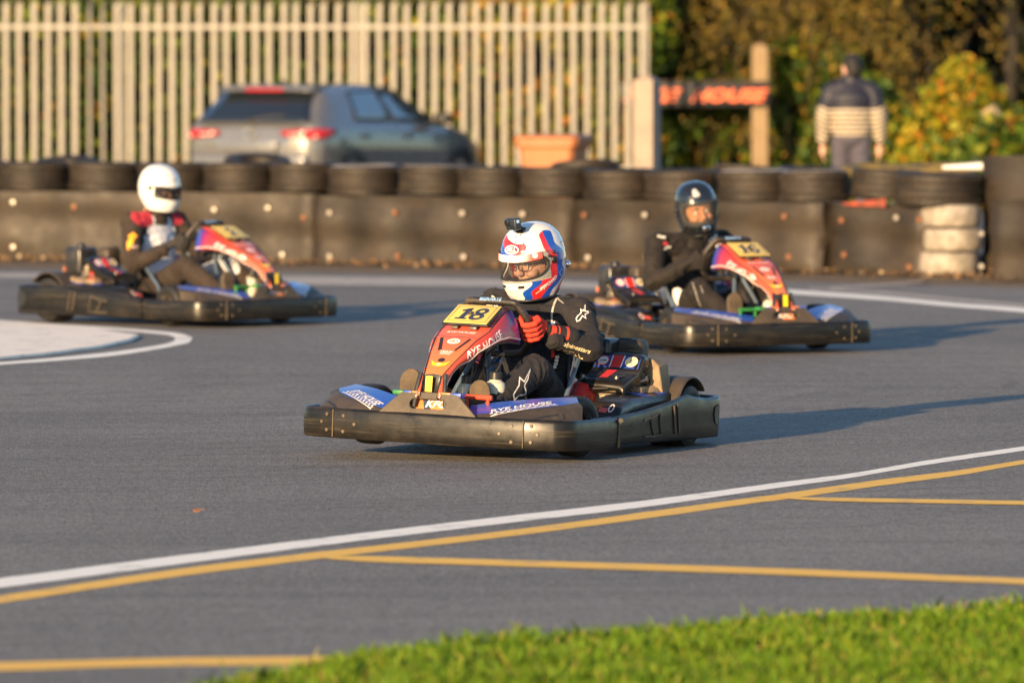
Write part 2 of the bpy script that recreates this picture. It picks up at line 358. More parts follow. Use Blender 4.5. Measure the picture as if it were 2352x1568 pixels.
# clipped-wild hedge behind the fence, in five bushes
segs=[(-12.6,-7.8,'long dark ivy hedge beyond the left edge of the photo'),(-7.8,-5.4,'dark green ivy hedge behind the left end of the palisade fence'),(-5.4,-3.0,'green hedge with orange leaves behind the fence, just left of the parked car'),
      (-3.0,-.7,'tall hedge behind the fence, directly above the grey car roof'),(-.7,1.0,'yellow green hedge behind the fence, right above the car bonnet'),(1.0,1.72,'hedge behind the fence, above the orange bin')]
for i,(x0,x1,lab) in enumerate(segs):
    hedge('hedge',lab,'hedge',x0-.15,x1+.15,88.3,90.0,3.9,300 if i==0 else 150,230,.075,M_GOLD if i==4 else M_HEDGE,20+i,'hedge bushes behind the fence')
def tree(name,label,x,y,h,cr,mat,seed,per=260,n=70,size=.13,cz=.55,group=None,tm=None,r0=.16):
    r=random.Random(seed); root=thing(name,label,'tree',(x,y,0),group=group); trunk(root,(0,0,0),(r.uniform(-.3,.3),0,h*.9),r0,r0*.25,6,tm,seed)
    cs=[];sp=[]
    for i in range(n):
        a=r.uniform(0,6.28); q=r.random()**.5; zz=r.uniform(-1,1); k=math.sqrt(max(0,1-zz*zz))
        cs.append((math.cos(a)*q*k*cr,math.sin(a)*q*k*cr*.8,h*cz+zz*h*.45)); sp.append(r.uniform(.3,.62))
    quads('crown',leaf_cloud(cs,per,sp,size,seed=seed),mat,root); return root
# wood closing the view, its shade painted into leaf and bark colours
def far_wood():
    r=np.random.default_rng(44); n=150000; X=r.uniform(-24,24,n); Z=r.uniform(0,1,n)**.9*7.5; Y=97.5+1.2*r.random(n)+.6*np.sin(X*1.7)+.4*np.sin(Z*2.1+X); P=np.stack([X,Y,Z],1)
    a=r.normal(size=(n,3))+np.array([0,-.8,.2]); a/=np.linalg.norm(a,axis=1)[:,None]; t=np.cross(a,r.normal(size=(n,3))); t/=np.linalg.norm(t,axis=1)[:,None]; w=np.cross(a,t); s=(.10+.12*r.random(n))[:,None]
    tag(quads('far_wood',np.stack([P-t*s,P+w*s*.7,P+t*s,P-w*s*.7],1),M_SHADEDL),'dense dark wood far behind the fence and bushes','wood',kind='stuff')
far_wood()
k=0
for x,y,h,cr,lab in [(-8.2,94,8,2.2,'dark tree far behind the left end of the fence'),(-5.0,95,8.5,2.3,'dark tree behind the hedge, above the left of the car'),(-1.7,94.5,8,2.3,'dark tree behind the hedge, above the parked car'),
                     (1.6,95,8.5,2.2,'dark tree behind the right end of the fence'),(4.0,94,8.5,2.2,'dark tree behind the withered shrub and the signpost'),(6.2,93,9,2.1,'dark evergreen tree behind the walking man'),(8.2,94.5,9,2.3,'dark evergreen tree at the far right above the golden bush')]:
    tree('evergreen_tree',lab,x,y,h,cr,M_SHADEDL,60+k,per=330,n=95,size=.15,cz=.5,group='dark trees closing the view',tm=M_SHADEDBARK); k+=1
def frond_bush(name,label,x,y,h,w,n,mat,seed,dep=.8,L=(.35,.8)):
    """arching, drooping dead stalks hung with small narrow leaves"""
    r=random.Random(seed); root=thing(name,label,'shrub',(x,y,0),group='withered shrubs'); b=B(); S=[]
    for i in range(n):
        a=r.uniform(0,6.28); q=r.random()**.6; p=Vector((math.cos(a)*q*w,math.sin(a)*q*dep,h*(.15+.85*r.random()**.8)))
        d=Vector((r.gauss(0,1),r.gauss(-.5,.6),r.uniform(-.5,.7))).normalized(); l=r.uniform(*L); pts=[]
        for k in range(6): t=k/5; pts.append(p+d*l*t+Vector((0,0,-l*.8*t*t)))
        if i%3==0: b.tube(pts,[.012,.011,.009,.007,.005,.003],4)
        for k in range(26):
            t=r.random()*5; j=min(4,int(t)); c=pts[j].lerp(pts[j+1],t-j); tt=(pts[j+1]-pts[j]).normalized()
            s_=Vector((r.gauss(0,1),r.gauss(0,1),r.gauss(-.4,.7))).normalized(); s_=(s_+tt*.6).normalized(); ww=s_.cross(Vector((r.gauss(0,1),r.gauss(0,1),r.gauss(0,1)))).normalized(); e=r.uniform(.04,.10)
            S.append((c,c+s_*e*.5+ww*e*.17,c+s_*e,c+s_*e*.5-ww*e*.17))
    quads('foliage',np.array([[tuple(v) for v in q] for q in S]),mat,root)
    for k in range(5):
        a=r.uniform(-w*.5,w*.5); b.tube([(a*.3,0,0),(a*.6,0,h*.4),(a,.1,h*.85)],[.05,.035,.012],6)
    b.obj('stem',M_BARK,root); return root
frond_bush('withered_shrub','brown withered shrub hanging over the fence end and signboard',2.7,89.35,3.7,1.0,900,M_BROWN,81,.65)
frond_bush('withered_shrub','golden brown withered shrub between the tall timber post and the man',4.15,89.35,3.6,.95,820,M_BROWN,82,.65)
frond_bush('withered_shrub','drooping brown shrub high above the dark haired man',5.3,90,3.9,.75,130,M_BROWN,83)
frond_bush('withered_shrub','small hanging brown spray at the top right against dark trees',6.5,91,3.6,.3,26,M_BROWN,84)
hedge('leafy_undergrowth_shrub','low green shrub below the black signboard',  'shrub',2.0,3.3,88.9,89.8,1.5,40,240,.065,M_HEDGE,85,'green shrubs along the wood edge')
hedge('leafy_undergrowth_shrub','low green yellow shrub between timber post and man','shrub',3.35,4.4,88.7,89.8,1.8,48,240,.065,M_HEDGE,86,'green shrubs along the wood edge')
def dome_bush(name,label,x,y,h,w,dep,n,per,mat,seed,size=.07):
    r=random.Random(seed); root=thing(name,label,'bush',(x,y,0),group='rounded bushes at the right'); cs=[];sp=[]
    for i in range(n):
        a=r.uniform(0,6.28); zz=r.random(); k=math.sqrt(1-zz*zz)*(.6+.4*r.random())
        cs.append((math.cos(a)*k*w,math.sin(a)*k*dep,zz*h*(.82+.18*r.random()))); sp.append(r.uniform(.12,.26))
    quads('foliage',leaf_cloud(cs,per,sp,size,seed=seed),mat,root)
    b=B()
    for k in range(7): a=r.uniform(-1,1); b.tube([(a*.2,0,0),(a*w*.4,r.uniform(-.2,.2),h*.4),(a*w*.7,0,h*.75)],[.04,.025,.008],6)
    b.obj('stem',M_BARK,root); return root
dome_bush('golden_bush','rounded yellow and orange autumn bush right of the man',5.15,79.5,1.52,.72,.6,110,150,M_GOLD,91)
dome_bush('green_bush','dark green bush beside the golden bush at the right edge',6.35,81,1.25,.85,.6,90,170,M_HEDGE,92)
dome_bush('green_bush','low green bush in front of the golden bush',5.6,77.5,.95,1.0,.4,90,170,M_HEDGE,93)
dome_bush('green_bush','green bush directly behind the man in the padded jacket',4.25,82,1.35,.5,.5,60,170,M_HEDGE,94)
def log(name,label,cat,p,q,r0,r1,mat):
    root=thing(name,label,cat,p); d=Vector(q)-Vector(p); b=B(); path=[d*(i/6)+Vector((random.uniform(-.01,.01),0,random.uniform(-.01,.01))) for i in range(7)]
    b.tube(path,[r0+(r1-r0)*i/6 for i in range(7)],10); b.tube([d*.5,d*.5+Vector((-.12,0,.14))],[r1*.6,r1*.3],7); b.obj('trunk',mat,root); return root
log('bare_tree','pale bare leaning trunk above the head of the dark haired man','tree',AT(1890,240,90.5),AT(2045,20,90.5),.07,.045,M_PALEBARK)
log('bare_tree','thick pale cut trunk leaning at the right edge among bushes','tree',AT(2352,350,79.0),AT(2270,250,79.0),.11,.09,M_PALEBARK)

# foreground grass
M_GRASS=m_leaf('grass_blades',[(0,(.065,.145,.006)),(.45,(.125,.235,.009)),(.8,(.20,.32,.014)),(.93,(.31,.31,.03)),(1,(.38,.26,.08))],trans=.35)
M_SOIL=M('grass_soil',(.05,.06,.015),.95,var=.4,vs=20,bump=.8,bs=40)
ge=[(-200,1690),(480,1568),(620,1530),(850,1484),(1000,1462),(1176,1452),(1400,1434),(1600,1424),(1800,1402),(2000,1397),(2150,1385),(2352,1372),(2700,1350)]
GE=[G(x,y+24) for x,y in ge]
soil=[(p.x,p.y) for p in GE]+[(6.0,22.6),(6.0,17.0),(-2.5,17.0)]
sheet('grass_verge',soil,.006,M_SOIL)
def grass_field():
    xs=np.array([p.x for p in GE]); ys=np.array([p.y for p in GE]); r=np.random.default_rng(3); n=150000
    X=r.uniform(-2.0,5.2,n); Y=r.uniform(18.0,23.2,n); lim=np.interp(X,xs,ys); lim=lim+np.array([.10*noise.noise(Vector((x*2.3,0,7)))+.05*noise.noise(Vector((x*9,0,2))) for x in X]); k=Y<lim+r.normal(0,.05,n); X=X[k];Y=Y[k]; n=len(X)
    cl=np.array([noise.noise(Vector((x*3,y*3,0)))for x,y in zip(X,Y)]); cl2=np.array([noise.noise(Vector((x*11,y*11,4)))for x,y in zip(X,Y)])
    h=(.018+.026*r.random(n)+.030*(r.random(n)>.988))*(1+.7*cl+.7*cl2); a=r.uniform(0,6.28,n); w=.0026+.0022*r.random(n); lean=(.25+.6*r.random(n))*h
    b0=np.stack([X,Y,np.full(n,.004)],1); s=np.stack([np.cos(a),np.sin(a),np.zeros(n)],1); la=r.uniform(0,6.28,n); l=np.stack([np.cos(la),np.sin(la),np.zeros(n)],1)
    mid=b0+l*(lean*.35)[:,None]; mid[:,2]+=h*.6; tip=b0+l*lean[:,None]; tip[:,2]+=h
    V=np.stack([b0-s*w[:,None],b0+s*w[:,None],mid+s*(w*.75)[:,None],tip,mid-s*(w*.75)[:,None]],1)
    o=quads('grass',V,M_GRASS); tag(o,'bright green mown grass verge across the bottom right corner','grass',kind='stuff')
grass_field()
# leaf litter and grit along the foot of the wall
def litter():
    r=np.random.default_rng(5); P=[];
    W=[G(x,y) for x,y in WALL]; xs=[p.x for p in W]; ys=[p.y for p in W]
    for i in range(1500):
        x=r.uniform(-6,6); y=np.interp(x,xs,ys)-abs(r.normal(0,.55))-.03; P.append((x,y,.012))
    for i in range(900):
        p=G(2290,626); P.append((p.x+r.normal(0,.12),p.y+r.normal(0,.35)+.2,.012+abs(r.normal(0,.05))))
    P=np.array(P); n=len(P); a=r.normal(size=(n,3))*.6+np.array([0,-.3,1]); a/=np.linalg.norm(a,axis=1)[:,None]; t=np.cross(a,r.normal(size=(n,3))); t/=np.linalg.norm(t,axis=1)[:,None]; w=np.cross(a,t); s=(.010+.022*r.random(n))[:,None]
    P[:,2]+=s[:,0]*.6
    V=np.stack([P-t*s,P+w*s*.7,P+t*s,P-w*s*.7],1)
    o=quads('leaf_litter',V,m_leaf('litter_leaves',[(0,(.07,.045,.025)),(.45,(.15,.095,.05)),(.8,(.27,.14,.055)),(1,(.36,.28,.18))],trans=.1)); tag(o,'fallen brown and orange leaves along the foot of the tyre wall','leaf litter',kind='stuff')
litter()
def dropped_leaf():
    p=G(484/2352*2352*.935,1178); b=B(); vs=[];n=14
    for i in range(n):
        a=2*math.pi*i/n; rr=.016*(1+.25*math.cos(3*a)); vs.append((rr*math.cos(a)*1.2,rr*math.sin(a),.006+.012*math.cos(a)**2))
    b.add(vs+[(x,y,z+.0015) for x,y,z in vs],[tuple(range(n))[::-1],tuple(range(n,2*n))]+[(i,(i+1)%n,n+(i+1)%n,n+i) for i in range(n)])
    b.tube([(.018,0,.017),(.03,.004,.012)],.001,5)
    o=b.obj('fallen_leaf',M('orange_leaf',(.55,.22,.06),.7)); o.location=p; tag(o,'single orange leaf lying alone on the open asphalt','leaf')
dropped_leaf()
# ================================================================== tyre wall
M_RUB=M('dusty_rubber',(.0155,.0115,.008),.62,var=.35,vs=7,dirt=((.042,.029,.017),.30,5),bump=.35,bs=70,spec=.45,scratch=((.15,.11,.07),.35,(3,3,40)))
M_BELT=M('conveyor_belt_rubber',(.0165,.0118,.0078),.58,var=.35,vs=3,dirt=((.060,.041,.023),.28,1.6),bump=.25,bs=30,spec=.4,scratch=((.10,.07,.04),.28,(5,5,60)))
M_WASH=M('dull_zinc_washer',(.40,.36,.31),.42,.5,var=.2); M_RUST=M('rusty_washer',(.22,.09,.04),.6,.2,var=.3)
M_WTYRE=M('white_painted_rubber',(.42,.375,.31),.65,var=.10,vs=9,dirt=((.09,.07,.05),.50,11),bump=.4,bs=60)
M_REDP=M('faded_red_paint',(.36,.05,.022),.7,var=.35,vs=14,dirt=((.05,.035,.02),.45,9))
M_WPL=M('white_plastic',(.78,.76,.72),.45,var=.06,dirt=((.3,.25,.18),.2,8))
def tyre_mesh(name,R_,W,mats,treads=36,hole=.52,soft=False):
    b=B(); r=R_; h=W/2; hr=r*hole
    prof=[(hr,-h*.55),(hr*1.05,-h*.80),(r*.72,-h*1.0),(r*.93,-h*.99),(r*.985,-h*.88),(r*.992,-h*.5),(r*.995,-h*.46),(r*.975,-h*.40),(r*.998,-h*.34),(r,-h*.1),(r*.978,-h*.04),(r*.978,h*.04),(r,h*.1),(r*.998,h*.34),(r*.975,h*.40),(r*.995,h*.46),(r*.992,h*.5),(r*.985,h*.88),(r*.93,h*.99),(r*.72,h*1.0),(hr*1.05,h*.80),(hr,h*.55)]
    if soft: prof=[(hr,-h*.55),(r*.72,-h*1.0),(r*.84,-h*.99),(r*.93,-h*.90),(r*.975,-h*.68),(r,-h*.3),(r,h*.3),(r*.975,h*.68),(r*.93,h*.90),(r*.84,h*.99),(r*.72,h*1.0),(hr,h*.55)]
    b.lathe(prof,48)
    n=48; L=len(prof)
    b.add([],[])
    b.f+= [( (L-1)*n+j, (L-1)*n+(j+1)%n, (j+1)%n, j) for j in range(n)]; b.m+=[0]*n
    for k in range(0 if soft else treads):                                          # shoulder lugs
        a=2*math.pi*k/treads
        for s in (-1,1): b.box((r*.985*math.cos(a),r*.985*math.sin(a),s*h*.66),(.022,2*math.pi*r/treads*.55,h*.30),0,rot_m('Z',math.degrees(a)))
    return b.mesh(name,mats,40)
TY=tyre_mesh('tyre_mesh',.285,.235,M_RUB); TYW=tyre_mesh('white_tyre_mesh',.235,.178,M_WTYRE,soft=True)
def wall_pt(x):
    xs=[p[0] for p in WALL]; ys=[p[1] for p in WALL]; return G(x,float(np.interp(x,xs,ys)))
WX=np.linspace(-1100,3500,3400); WP=np.array([tuple(wall_pt(float(x)))[:2] for x in WX])
WS=np.concatenate([[0],np.cumsum(np.linalg.norm(np.diff(WP,axis=0),axis=1))])
def wall_s(x): return float(np.interp(x,WX,WS))
def at_s(s, off=0.0):
    i=min(max(int(np.searchsorted(WS,s)),1),len(WS)-1); t=(s-WS[i-1])/(WS[i]-WS[i-1]); p=WP[i-1]*(1-t)+WP[i]*t
    d=(WP[min(i+40,len(WP)-1)]-WP[max(i-40,0)]); d/=np.linalg.norm(d); nrm=np.array([d[1],-d[0]])      # towards the track
    q=p-nrm*off; return Vector((q[0],q[1],0)), Vector((d[0],d[1],0)), Vector((nrm[0],nrm[1],0))
def belt(name,label,xa,xb,top,bolts,off=0.0,seed=0,bot=0.0,ramp_end=0.0,bulge=.013,back=.52,mat=None):
    """rubber conveyor belt laced over a row of tyres: bulging face, rolled top edge, closed back"""
    sa,sb=wall_s(xa),wall_s(xb); o,_,_=at_s((sa+sb)/2,off); root=thing(name,label,'barrier',o,group='belt-clad barrier sections')
    n=max(10,int((sb-sa)/.045)); nz=16; grid=[]
    for i in range(n+1):
        s=sa+(sb-sa)*i/n; p,d,nr=at_s(s,off); row=[]
        ph=(s/.57)%1.0; e=min(i,n-i)/n*(sb-sa); curl=max(0,1-e/.10)**2*.05
        for j in range(nz+1):
            t=j/nz; z=bot+(top-bot)*t; w=bulge*math.cos(2*math.pi*ph)*(.4+.6*math.sin(math.pi*t))+.016*noise.noise(Vector((s*1.3,z*3,seed)))+.012*math.sin(t*math.pi*3+s)+.05*(t-.5)*ramp_end*(i/n)
            z2=z+(.012*noise.noise(Vector((s*2.2,9,seed))) if j==nz else 0)
            row.append(p+nr*(w-curl)+Vector((0,0,z2))-o)
        p2=p-nr*back; row.append(p-nr*.05+Vector((0,0,top-.004))-o); row.append(p2+Vector((0,0,top-.01))-o); row.append(p2+Vector((0,0,0))-o)
        grid.append(row)
    b=B(); m=len(grid[0]); vs=[v for r_ in grid for v in r_]; fs=[(i*m+j,(i+1)*m+j,(i+1)*m+j+1,i*m+j+1) for i in range(n) for j in range(m-1)]
    fs+=[tuple(range(m)),tuple(n*m+j for j in range(m))[::-1]]; b.add(vs,fs); b.obj('belt',mat or M_BELT,root,smooth=50)
    rr=random.Random(seed)
    for px,py in bolts:
        s=wall_s(px); p,d,nr=at_s(s,off); q=AT(px,py,p.y); bb=B(); c=p+nr*(.02+bulge*.6)+Vector((0,0,q.z))-o
        Mx=Matrix.Translation(c)@nr.to_track_quat('Z','Y').to_matrix().to_4x4()
        bb.lathe([(0.0001,.010),(.009,.009),(.010,.004),(.021,.002),(.024,-.004),(.024,-.014)],16,Mx)
        bb.obj('washer',M_RUST if rr.random()<.35 else M_WASH,root)
    return root
belt('belt_barrier','long dusty belt barrier behind the kart with the white helmeted driver',-1050,722,.575,[(-60,495),(32,465),(32,568),(172,475),(172,580),(494,482),(617,478),(650,585),(700,500)],seed=1)
belt('belt_barrier','belt barrier standing proud behind the foremost driver and left of his helmet',722,1320,.562,[(768,489),(768,589),(919,488),(925,588),(1073,490),(1076,590),(1212,492)],off=-.06,seed=2)
belt('belt_barrier','belt barrier between the two helmets of the front and right hand drivers',1320,1890,.553,[(1352,494),(1360,592),(1491,494),(1497,590),(1640,496),(1812,497),(1822,590)],off=-.05,seed=3)
belt('belt_barrier','darker belt barrier with a red painted wedge beside the white tyres',1890,2122,.545,[(1929,506),(1935,585),(2055,500),(2085,613),(2108,504),(2116,616)],off=.04,seed=4,ramp_end=-.4)
belt('belt_barrier','tall dark belt barrier behind and right of the white tyre stack',2172,2480,.935,[(2330,520),(2345,600)],off=.45,seed=5)
belt('belt_barrier','dark belt panel end cut off by the right edge of the photo',2362,3300,.62,[(2350,537),(2350,612)],off=-.55,seed=6)
def red_wedge():
    root=bpy.data.objects['belt_barrier.003']; o=root.location; b=B(); vs=[]
    for x,y0,y1 in ((1935,466,470),(1975,463,473),(2010,459,474),(2034,455,476)):
        s=wall_s(x); p,d,nr=at_s(s,.04)
        for y in (y0,y1): q=AT(x,y,p.y); vs.append(p+nr*.045+Vector((0,0,q.z))-o)
    b.add(vs+[v-Vector((0,-.03,0)) for v in vs],[(0,1,3,2),(2,3,5,4),(4,5,7,6)]+[(0,2,10,8),(2,4,12,10),(4,6,14,12),(1,9,11,3),(3,11,13,5),(5,13,15,7),(6,7,15,14)])
    b.obj('red_paint_patch',M_REDP,root)
red_wedge()
tyre_specs=[]
row=[-325,-180,-25,128,290,440,590,727,885,1030,1172,1315,1455,1612,1765,1900]
names=['worn black tyre on the barrier at the left edge of the photo','worn black tyre on the barrier left of the white helmet','tyre on the barrier top directly behind the white helmet','tyre on the barrier just right of the white helmet','tyre on the barrier above the yellow plate of the left kart',
 'tyre with a pale rim on the barrier below the grey car','tyre with a shadowed right side on the barrier below the car bonnet','tyre on the barrier below and left of the orange bin','tyre on the barrier in front of the orange bin','tyre on the barrier in front of the thick timber post','tyre on the barrier left of the black helmet','tyre on the barrier behind the black helmet','white edged tyre on the barrier right of the black helmet','white edged tyre on the barrier below the signpost']
k=0
def place_tyre(mesh,name,label,loc,tilt=(0,0),rz=0,group='tyres lying along the barrier top',rim=None,cat='tyre'):
    if rim:
        o=thing(name,label,cat,loc,group=group); o.rotation_euler=(tilt[0],tilt[1],rz); link('tread_body',mesh,o)
        b=B(); b.lathe([(.150,.119),(.165,.1225),(.22,.1225),(.256,.119),(.268,.108)],48); b.obj('pale_sidewall',rim,o)
    else:
        o=link(name,mesh); o.location=loc; o.rotation_euler=(tilt[0],tilt[1],rz); tag(o,label,cat,group)
    return o
pale=M('pale_sidewall_ring',(.42,.37,.31),.7,var=.25,dirt=((.1,.08,.06),.35,14))  # pale ring laid on the top sidewall of some tyres
for i in range(1,len(row)-1):
    xa,xb=row[i],row[i+1]
    s=(wall_s(xa)+wall_s(xb))/2; offw=-.05 if xa>=722 else 0.0; dd=[0,.03,-.02,.05,.0][i%5]
    p,d,nr=at_s(s,offw+.29+dd); top=.575 if xa<722 else (.562 if xa<1315 else .553)
    sc=(wall_s(xb)-wall_s(xa))/.57
    lab=names[min(i-1,len(names)-1)]
    o=place_tyre(TY,'tyre',lab,p+Vector((0,0,top+.122)),(random.uniform(-.02,.04),random.uniform(-.025,.025)),random.uniform(0,6),rim=pale if i in (7,8,13,14) else None)
    o.scale=(min(1.06,sc*1.0),min(1.06,sc*1.0),1.06)
p,d,nr=at_s(wall_s(1970),.40); o=place_tyre(TY,'tyre','tyre on the dark barrier right of the black helmet',p+Vector((0,0,.70)),(.03,.02),1)
p,d,nr=at_s(wall_s(2112),.26); o=place_tyre(TY,'wide_tyre','wide black tyre capping the white tyre stack',p+Vector((0,0,.665)),(.02,.0),1); o.scale=(1.2,1.2,1.12)
# a second row lying loosely behind
back=[(60,.95,.70,.16,'tyre lying tilted in the back row at the far left below the fence'),(210,.95,.68,.05,'tyre in the back row between fence and barrier left of the white helmet'),(470,1.0,.73,-.16,'tyre tilted in the back row directly below the left tail light of the car'),(620,1.0,.66,.06,'tyre in the back row below the car number plate'),(760,1.0,.66,.04,'tyre in the back row below the right tail light of the car'),(905,1.0,.69,.05,'tyre in the back row below the car door'),(1060,1.0,.68,.06,'tyre in the back row below the car bonnet'),
      (1195,1.0,.715,.13,'tyre propped up in the back row just left of the orange bin'),(1400,1.0,.66,.05,'tyre in the back row left of the thick timber post'),(1560,1.0,.70,.10,'tyre in the back row right of the thick timber post'),(1700,1.05,.69,.06,'tyre in the back row below the sign'),(1850,1.05,.71,.10,'mossy tyre in the back row left of the man'),(1985,1.05,.73,.06,'mossy tyre in the back row in front of the man')]
M_MOSS=M('mossy_rubber',(.055,.045,.03),.75,var=.3,dirt=((.22,.15,.02),.55,5),bump=.4,bs=50); TYM=tyre_mesh('mossy_tyre_mesh',.285,.235,M_MOSS)
for x,off,z,ti,lab in back:
    p,d,nr=at_s(wall_s(x),off); place_tyre(TYM if 'mossy' in lab else TY,'tyre',lab,p+Vector((0,0,z)),(ti,-ti*.6),random.uniform(0,6),group='tyres in the back row of the barrier')
    for zz in (.12,.36):
        if z>.6: place_tyre(TY,'tyre','tyre lower in the back row, under '+lab.split(' in the back row')[0].replace('tyre ','the tyre ')+' '+lab.split('back row ')[-1] if False else 'stacked black tyre under the back row, '+lab.split('back row ')[-1],p+Vector((0,0,zz)),(0,0),zz*9,group='tyres stacked under the back row') if zz==.36 and False else None
for k,(z,lab) in enumerate(((.0925,'scuffed white painted tyre at the bottom of the stack'),(.278,'cleanest white painted tyre in the middle of the stack'),(.463,'white painted tyre with most black scuffs at the top of the stack'))):
    p,d,nr=at_s(wall_s(2151),.20); o=place_tyre(TYW,'white_tyre',lab,p+Vector((.016*((k*2)%3-1),.01*k,z)),(0.0,.025*(1-k)),k*2.1,group='white painted tyres stacked at the barrier end')
def pipe():
    p,d,nr=at_s(wall_s(2125),.75); root=thing('drain_pipe','short white plastic pipe lying across the tyre tops at the barrier end','pipe',p+Vector((0,0,.83))); b=B()
    a=Vector((-.30,0,.005)); c=Vector((.24,0,.02)); path=[a.lerp(c,i/8) for i in range(9)]
    Mx=(c-a).to_track_quat('Z','Y').to_matrix().to_4x4(); Mx.translation=a
    b.lathe([(.010,.0),(.016,.0),(.030,.27),(.036,.44),(.046,.45),(.046,.54),(.040,.54),(.032,.44),(.012,.01)],24,Mx); b.obj('pipe_body',M_WPL,root)
pipe()

# ================================================================== palisade fence
M_GALV=M('weathered_galvanised_steel',(.365,.345,.30),.55,.1,var=.10,vs=3,dirt=((.26,.21,.15),.25,5),spec=.4)
def fence():
    YF=86.5; s=FPX/YF; root=thing('palisade_fence','tall pale steel palisade fence behind the parked car','fence',(0,YF,0)); sp=31.75/s
    x0=(15-CX)/s; pm=B(); w=.068; prof=[(-w/2,0),(-w/2+.012,-.012),(-.012,-.012),(0,-.022),(.012,-.012),(w/2-.012,-.012),(w/2,0),(w/2-.002,.003),(w/2-.013,-.009),(.011,-.009),(0,-.019),(-.011,-.009),(-w/2+.013,-.009),(-w/2+.002,.003)]
    H=2.40
    for seg in (0,):
        n=len(prof); rings=[[Vector((x,y,z)) for x,y in prof] for z in (.06,H-.16)]
        rings.append([Vector((x*1.05,y-.02*abs(x)/.034,H-.08)) for x,y in prof]); pm.loft(rings)
        for sx in (-1,0,1):
            pm.prism([(sx*.023-.011,H-.09),(sx*.023+.011,H-.09),(sx*.040,H+(.02 if sx==0 else -.005))],-.012,-.008,lambda u,v,h: Vector((u,h-.02*abs(u)/.034*.5,v)))
    me=pm.mesh('pale_mesh',M_GALV,30)
    for i in range(-22,47):
        x=x0+i*sp
        if i in (20,33): x+=.012
        o=link('pale',me,root); o.location=(x+random.uniform(-.006,.006),0,random.uniform(-.012,.012)); o.rotation_euler=(random.uniform(-.006,.006),random.uniform(-.004,.004),random.choice((0,0,0,.05,-.08)) if i not in (6,7) else 1.0)
    xl=x0-22*sp-.1; xr=x0+46*sp+.08
    for z in (.30,2.06):
        b=B(); b.box(((xl+xr)/2,.025,z),(xr-xl,.045,.05)); b.box(((xl+xr)/2,.045,z-.02),(xr-xl,.008,.012)); b.obj('rail',M_GALV,root,bevel=.004)
    for x in (x0+8.4*sp,x0+25.5*sp,xr-.03,xl):
        b=B(); b.box((x,.10,1.18),(.055,.09,2.36)); b.obj('post',M_GALV,root,bevel=.005)
fence()

# ================================================================== timber posts and the sign
M_TIMB=M('sawn_timber',(.24,.17,.09),.8,var=.22,vs=4,dirt=((.22,.15,.08),.35,4),bump=.3,bs=30,scratch=((.25,.17,.09),.5,(40,40,2))); M_PINK=M('pale_pinkish_timber',(.29,.225,.18),.8,var=.12,vs=4,dirt=((.35,.26,.19),.3,4),bump=.3,bs=30,scratch=((.42,.31,.24),.4,(40,40,2)))
def timber(name,label,x,Y,wpx,ytop,mat,rot=-.35,d=1.0):
    s=FPX/Y; w=wpx/s; p=AT(x,500,Y); z=AT(x,ytop,Y).z; root=thing(name,label,'post',(p.x,Y,0),rot); b=B(); h=w/2
    b.loft([[Vector((a*h,c*h*d,zz)) for a,c in ((-1,-1),(1,-1),(1,1),(-1,1))] for zz in (0,z-h*.55)]+[[Vector((a*h*.25,c*h*d*.25,z)) for a,c in ((-1,-1),(1,-1),(1,1),(-1,1))]]); b.obj('timber',mat,root,smooth=0,bevel=.008); return root
timber('timber_post','thick pale square timber post with a pointed top, left of the sign',1486,62.5,49,172,M_PINK,-.42)
M_BLK=M('black_sign_board',(.008,.007,.008),.45,var=.2); M_ORG=M('orange_red_letters',(.85,.17,.06),.5,var=.08)
def text_geo(s, size=1.0, shear=0.0, bold=0.0, spacing=1.0):
    cu=bpy.data.curves.new('lettering','FONT'); cu.body=s; cu.size=size; cu.shear=shear; cu.offset=bold; cu.space_character=spacing; cu.align_x='CENTER'; cu.align_y='CENTER'; cu.resolution_u=6; cu.fill_mode='FRONT' if hasattr(cu,'fill_mode') else 'BOTH'
    o=bpy.data.objects.new('lettering',cu); COL.objects.link(o); bpy.context.view_layer.update()
    dg=bpy.context.evaluated_depsgraph_get(); me=o.evaluated_get(dg).to_mesh()
    vs=[v.co.copy() for v in me.vertices]; fs=[tuple(p.vertices) for p in me.polygons]; o.evaluated_get(dg).to_mesh_clear()
    bpy.data.objects.remove(o); bpy.data.curves.remove(cu); return vs,fs
def fit(vs, w, h):
    x0=min(v.x for v in vs);x1=max(v.x for v in vs);y0=min(v.y for v in vs);y1=max(v.y for v in vs)
    return [Vector((((v.x-x0)/(x1-x0)-.5)*w,((v.y-y0)/(y1-y0)-.5)*h,0)) for v in vs]
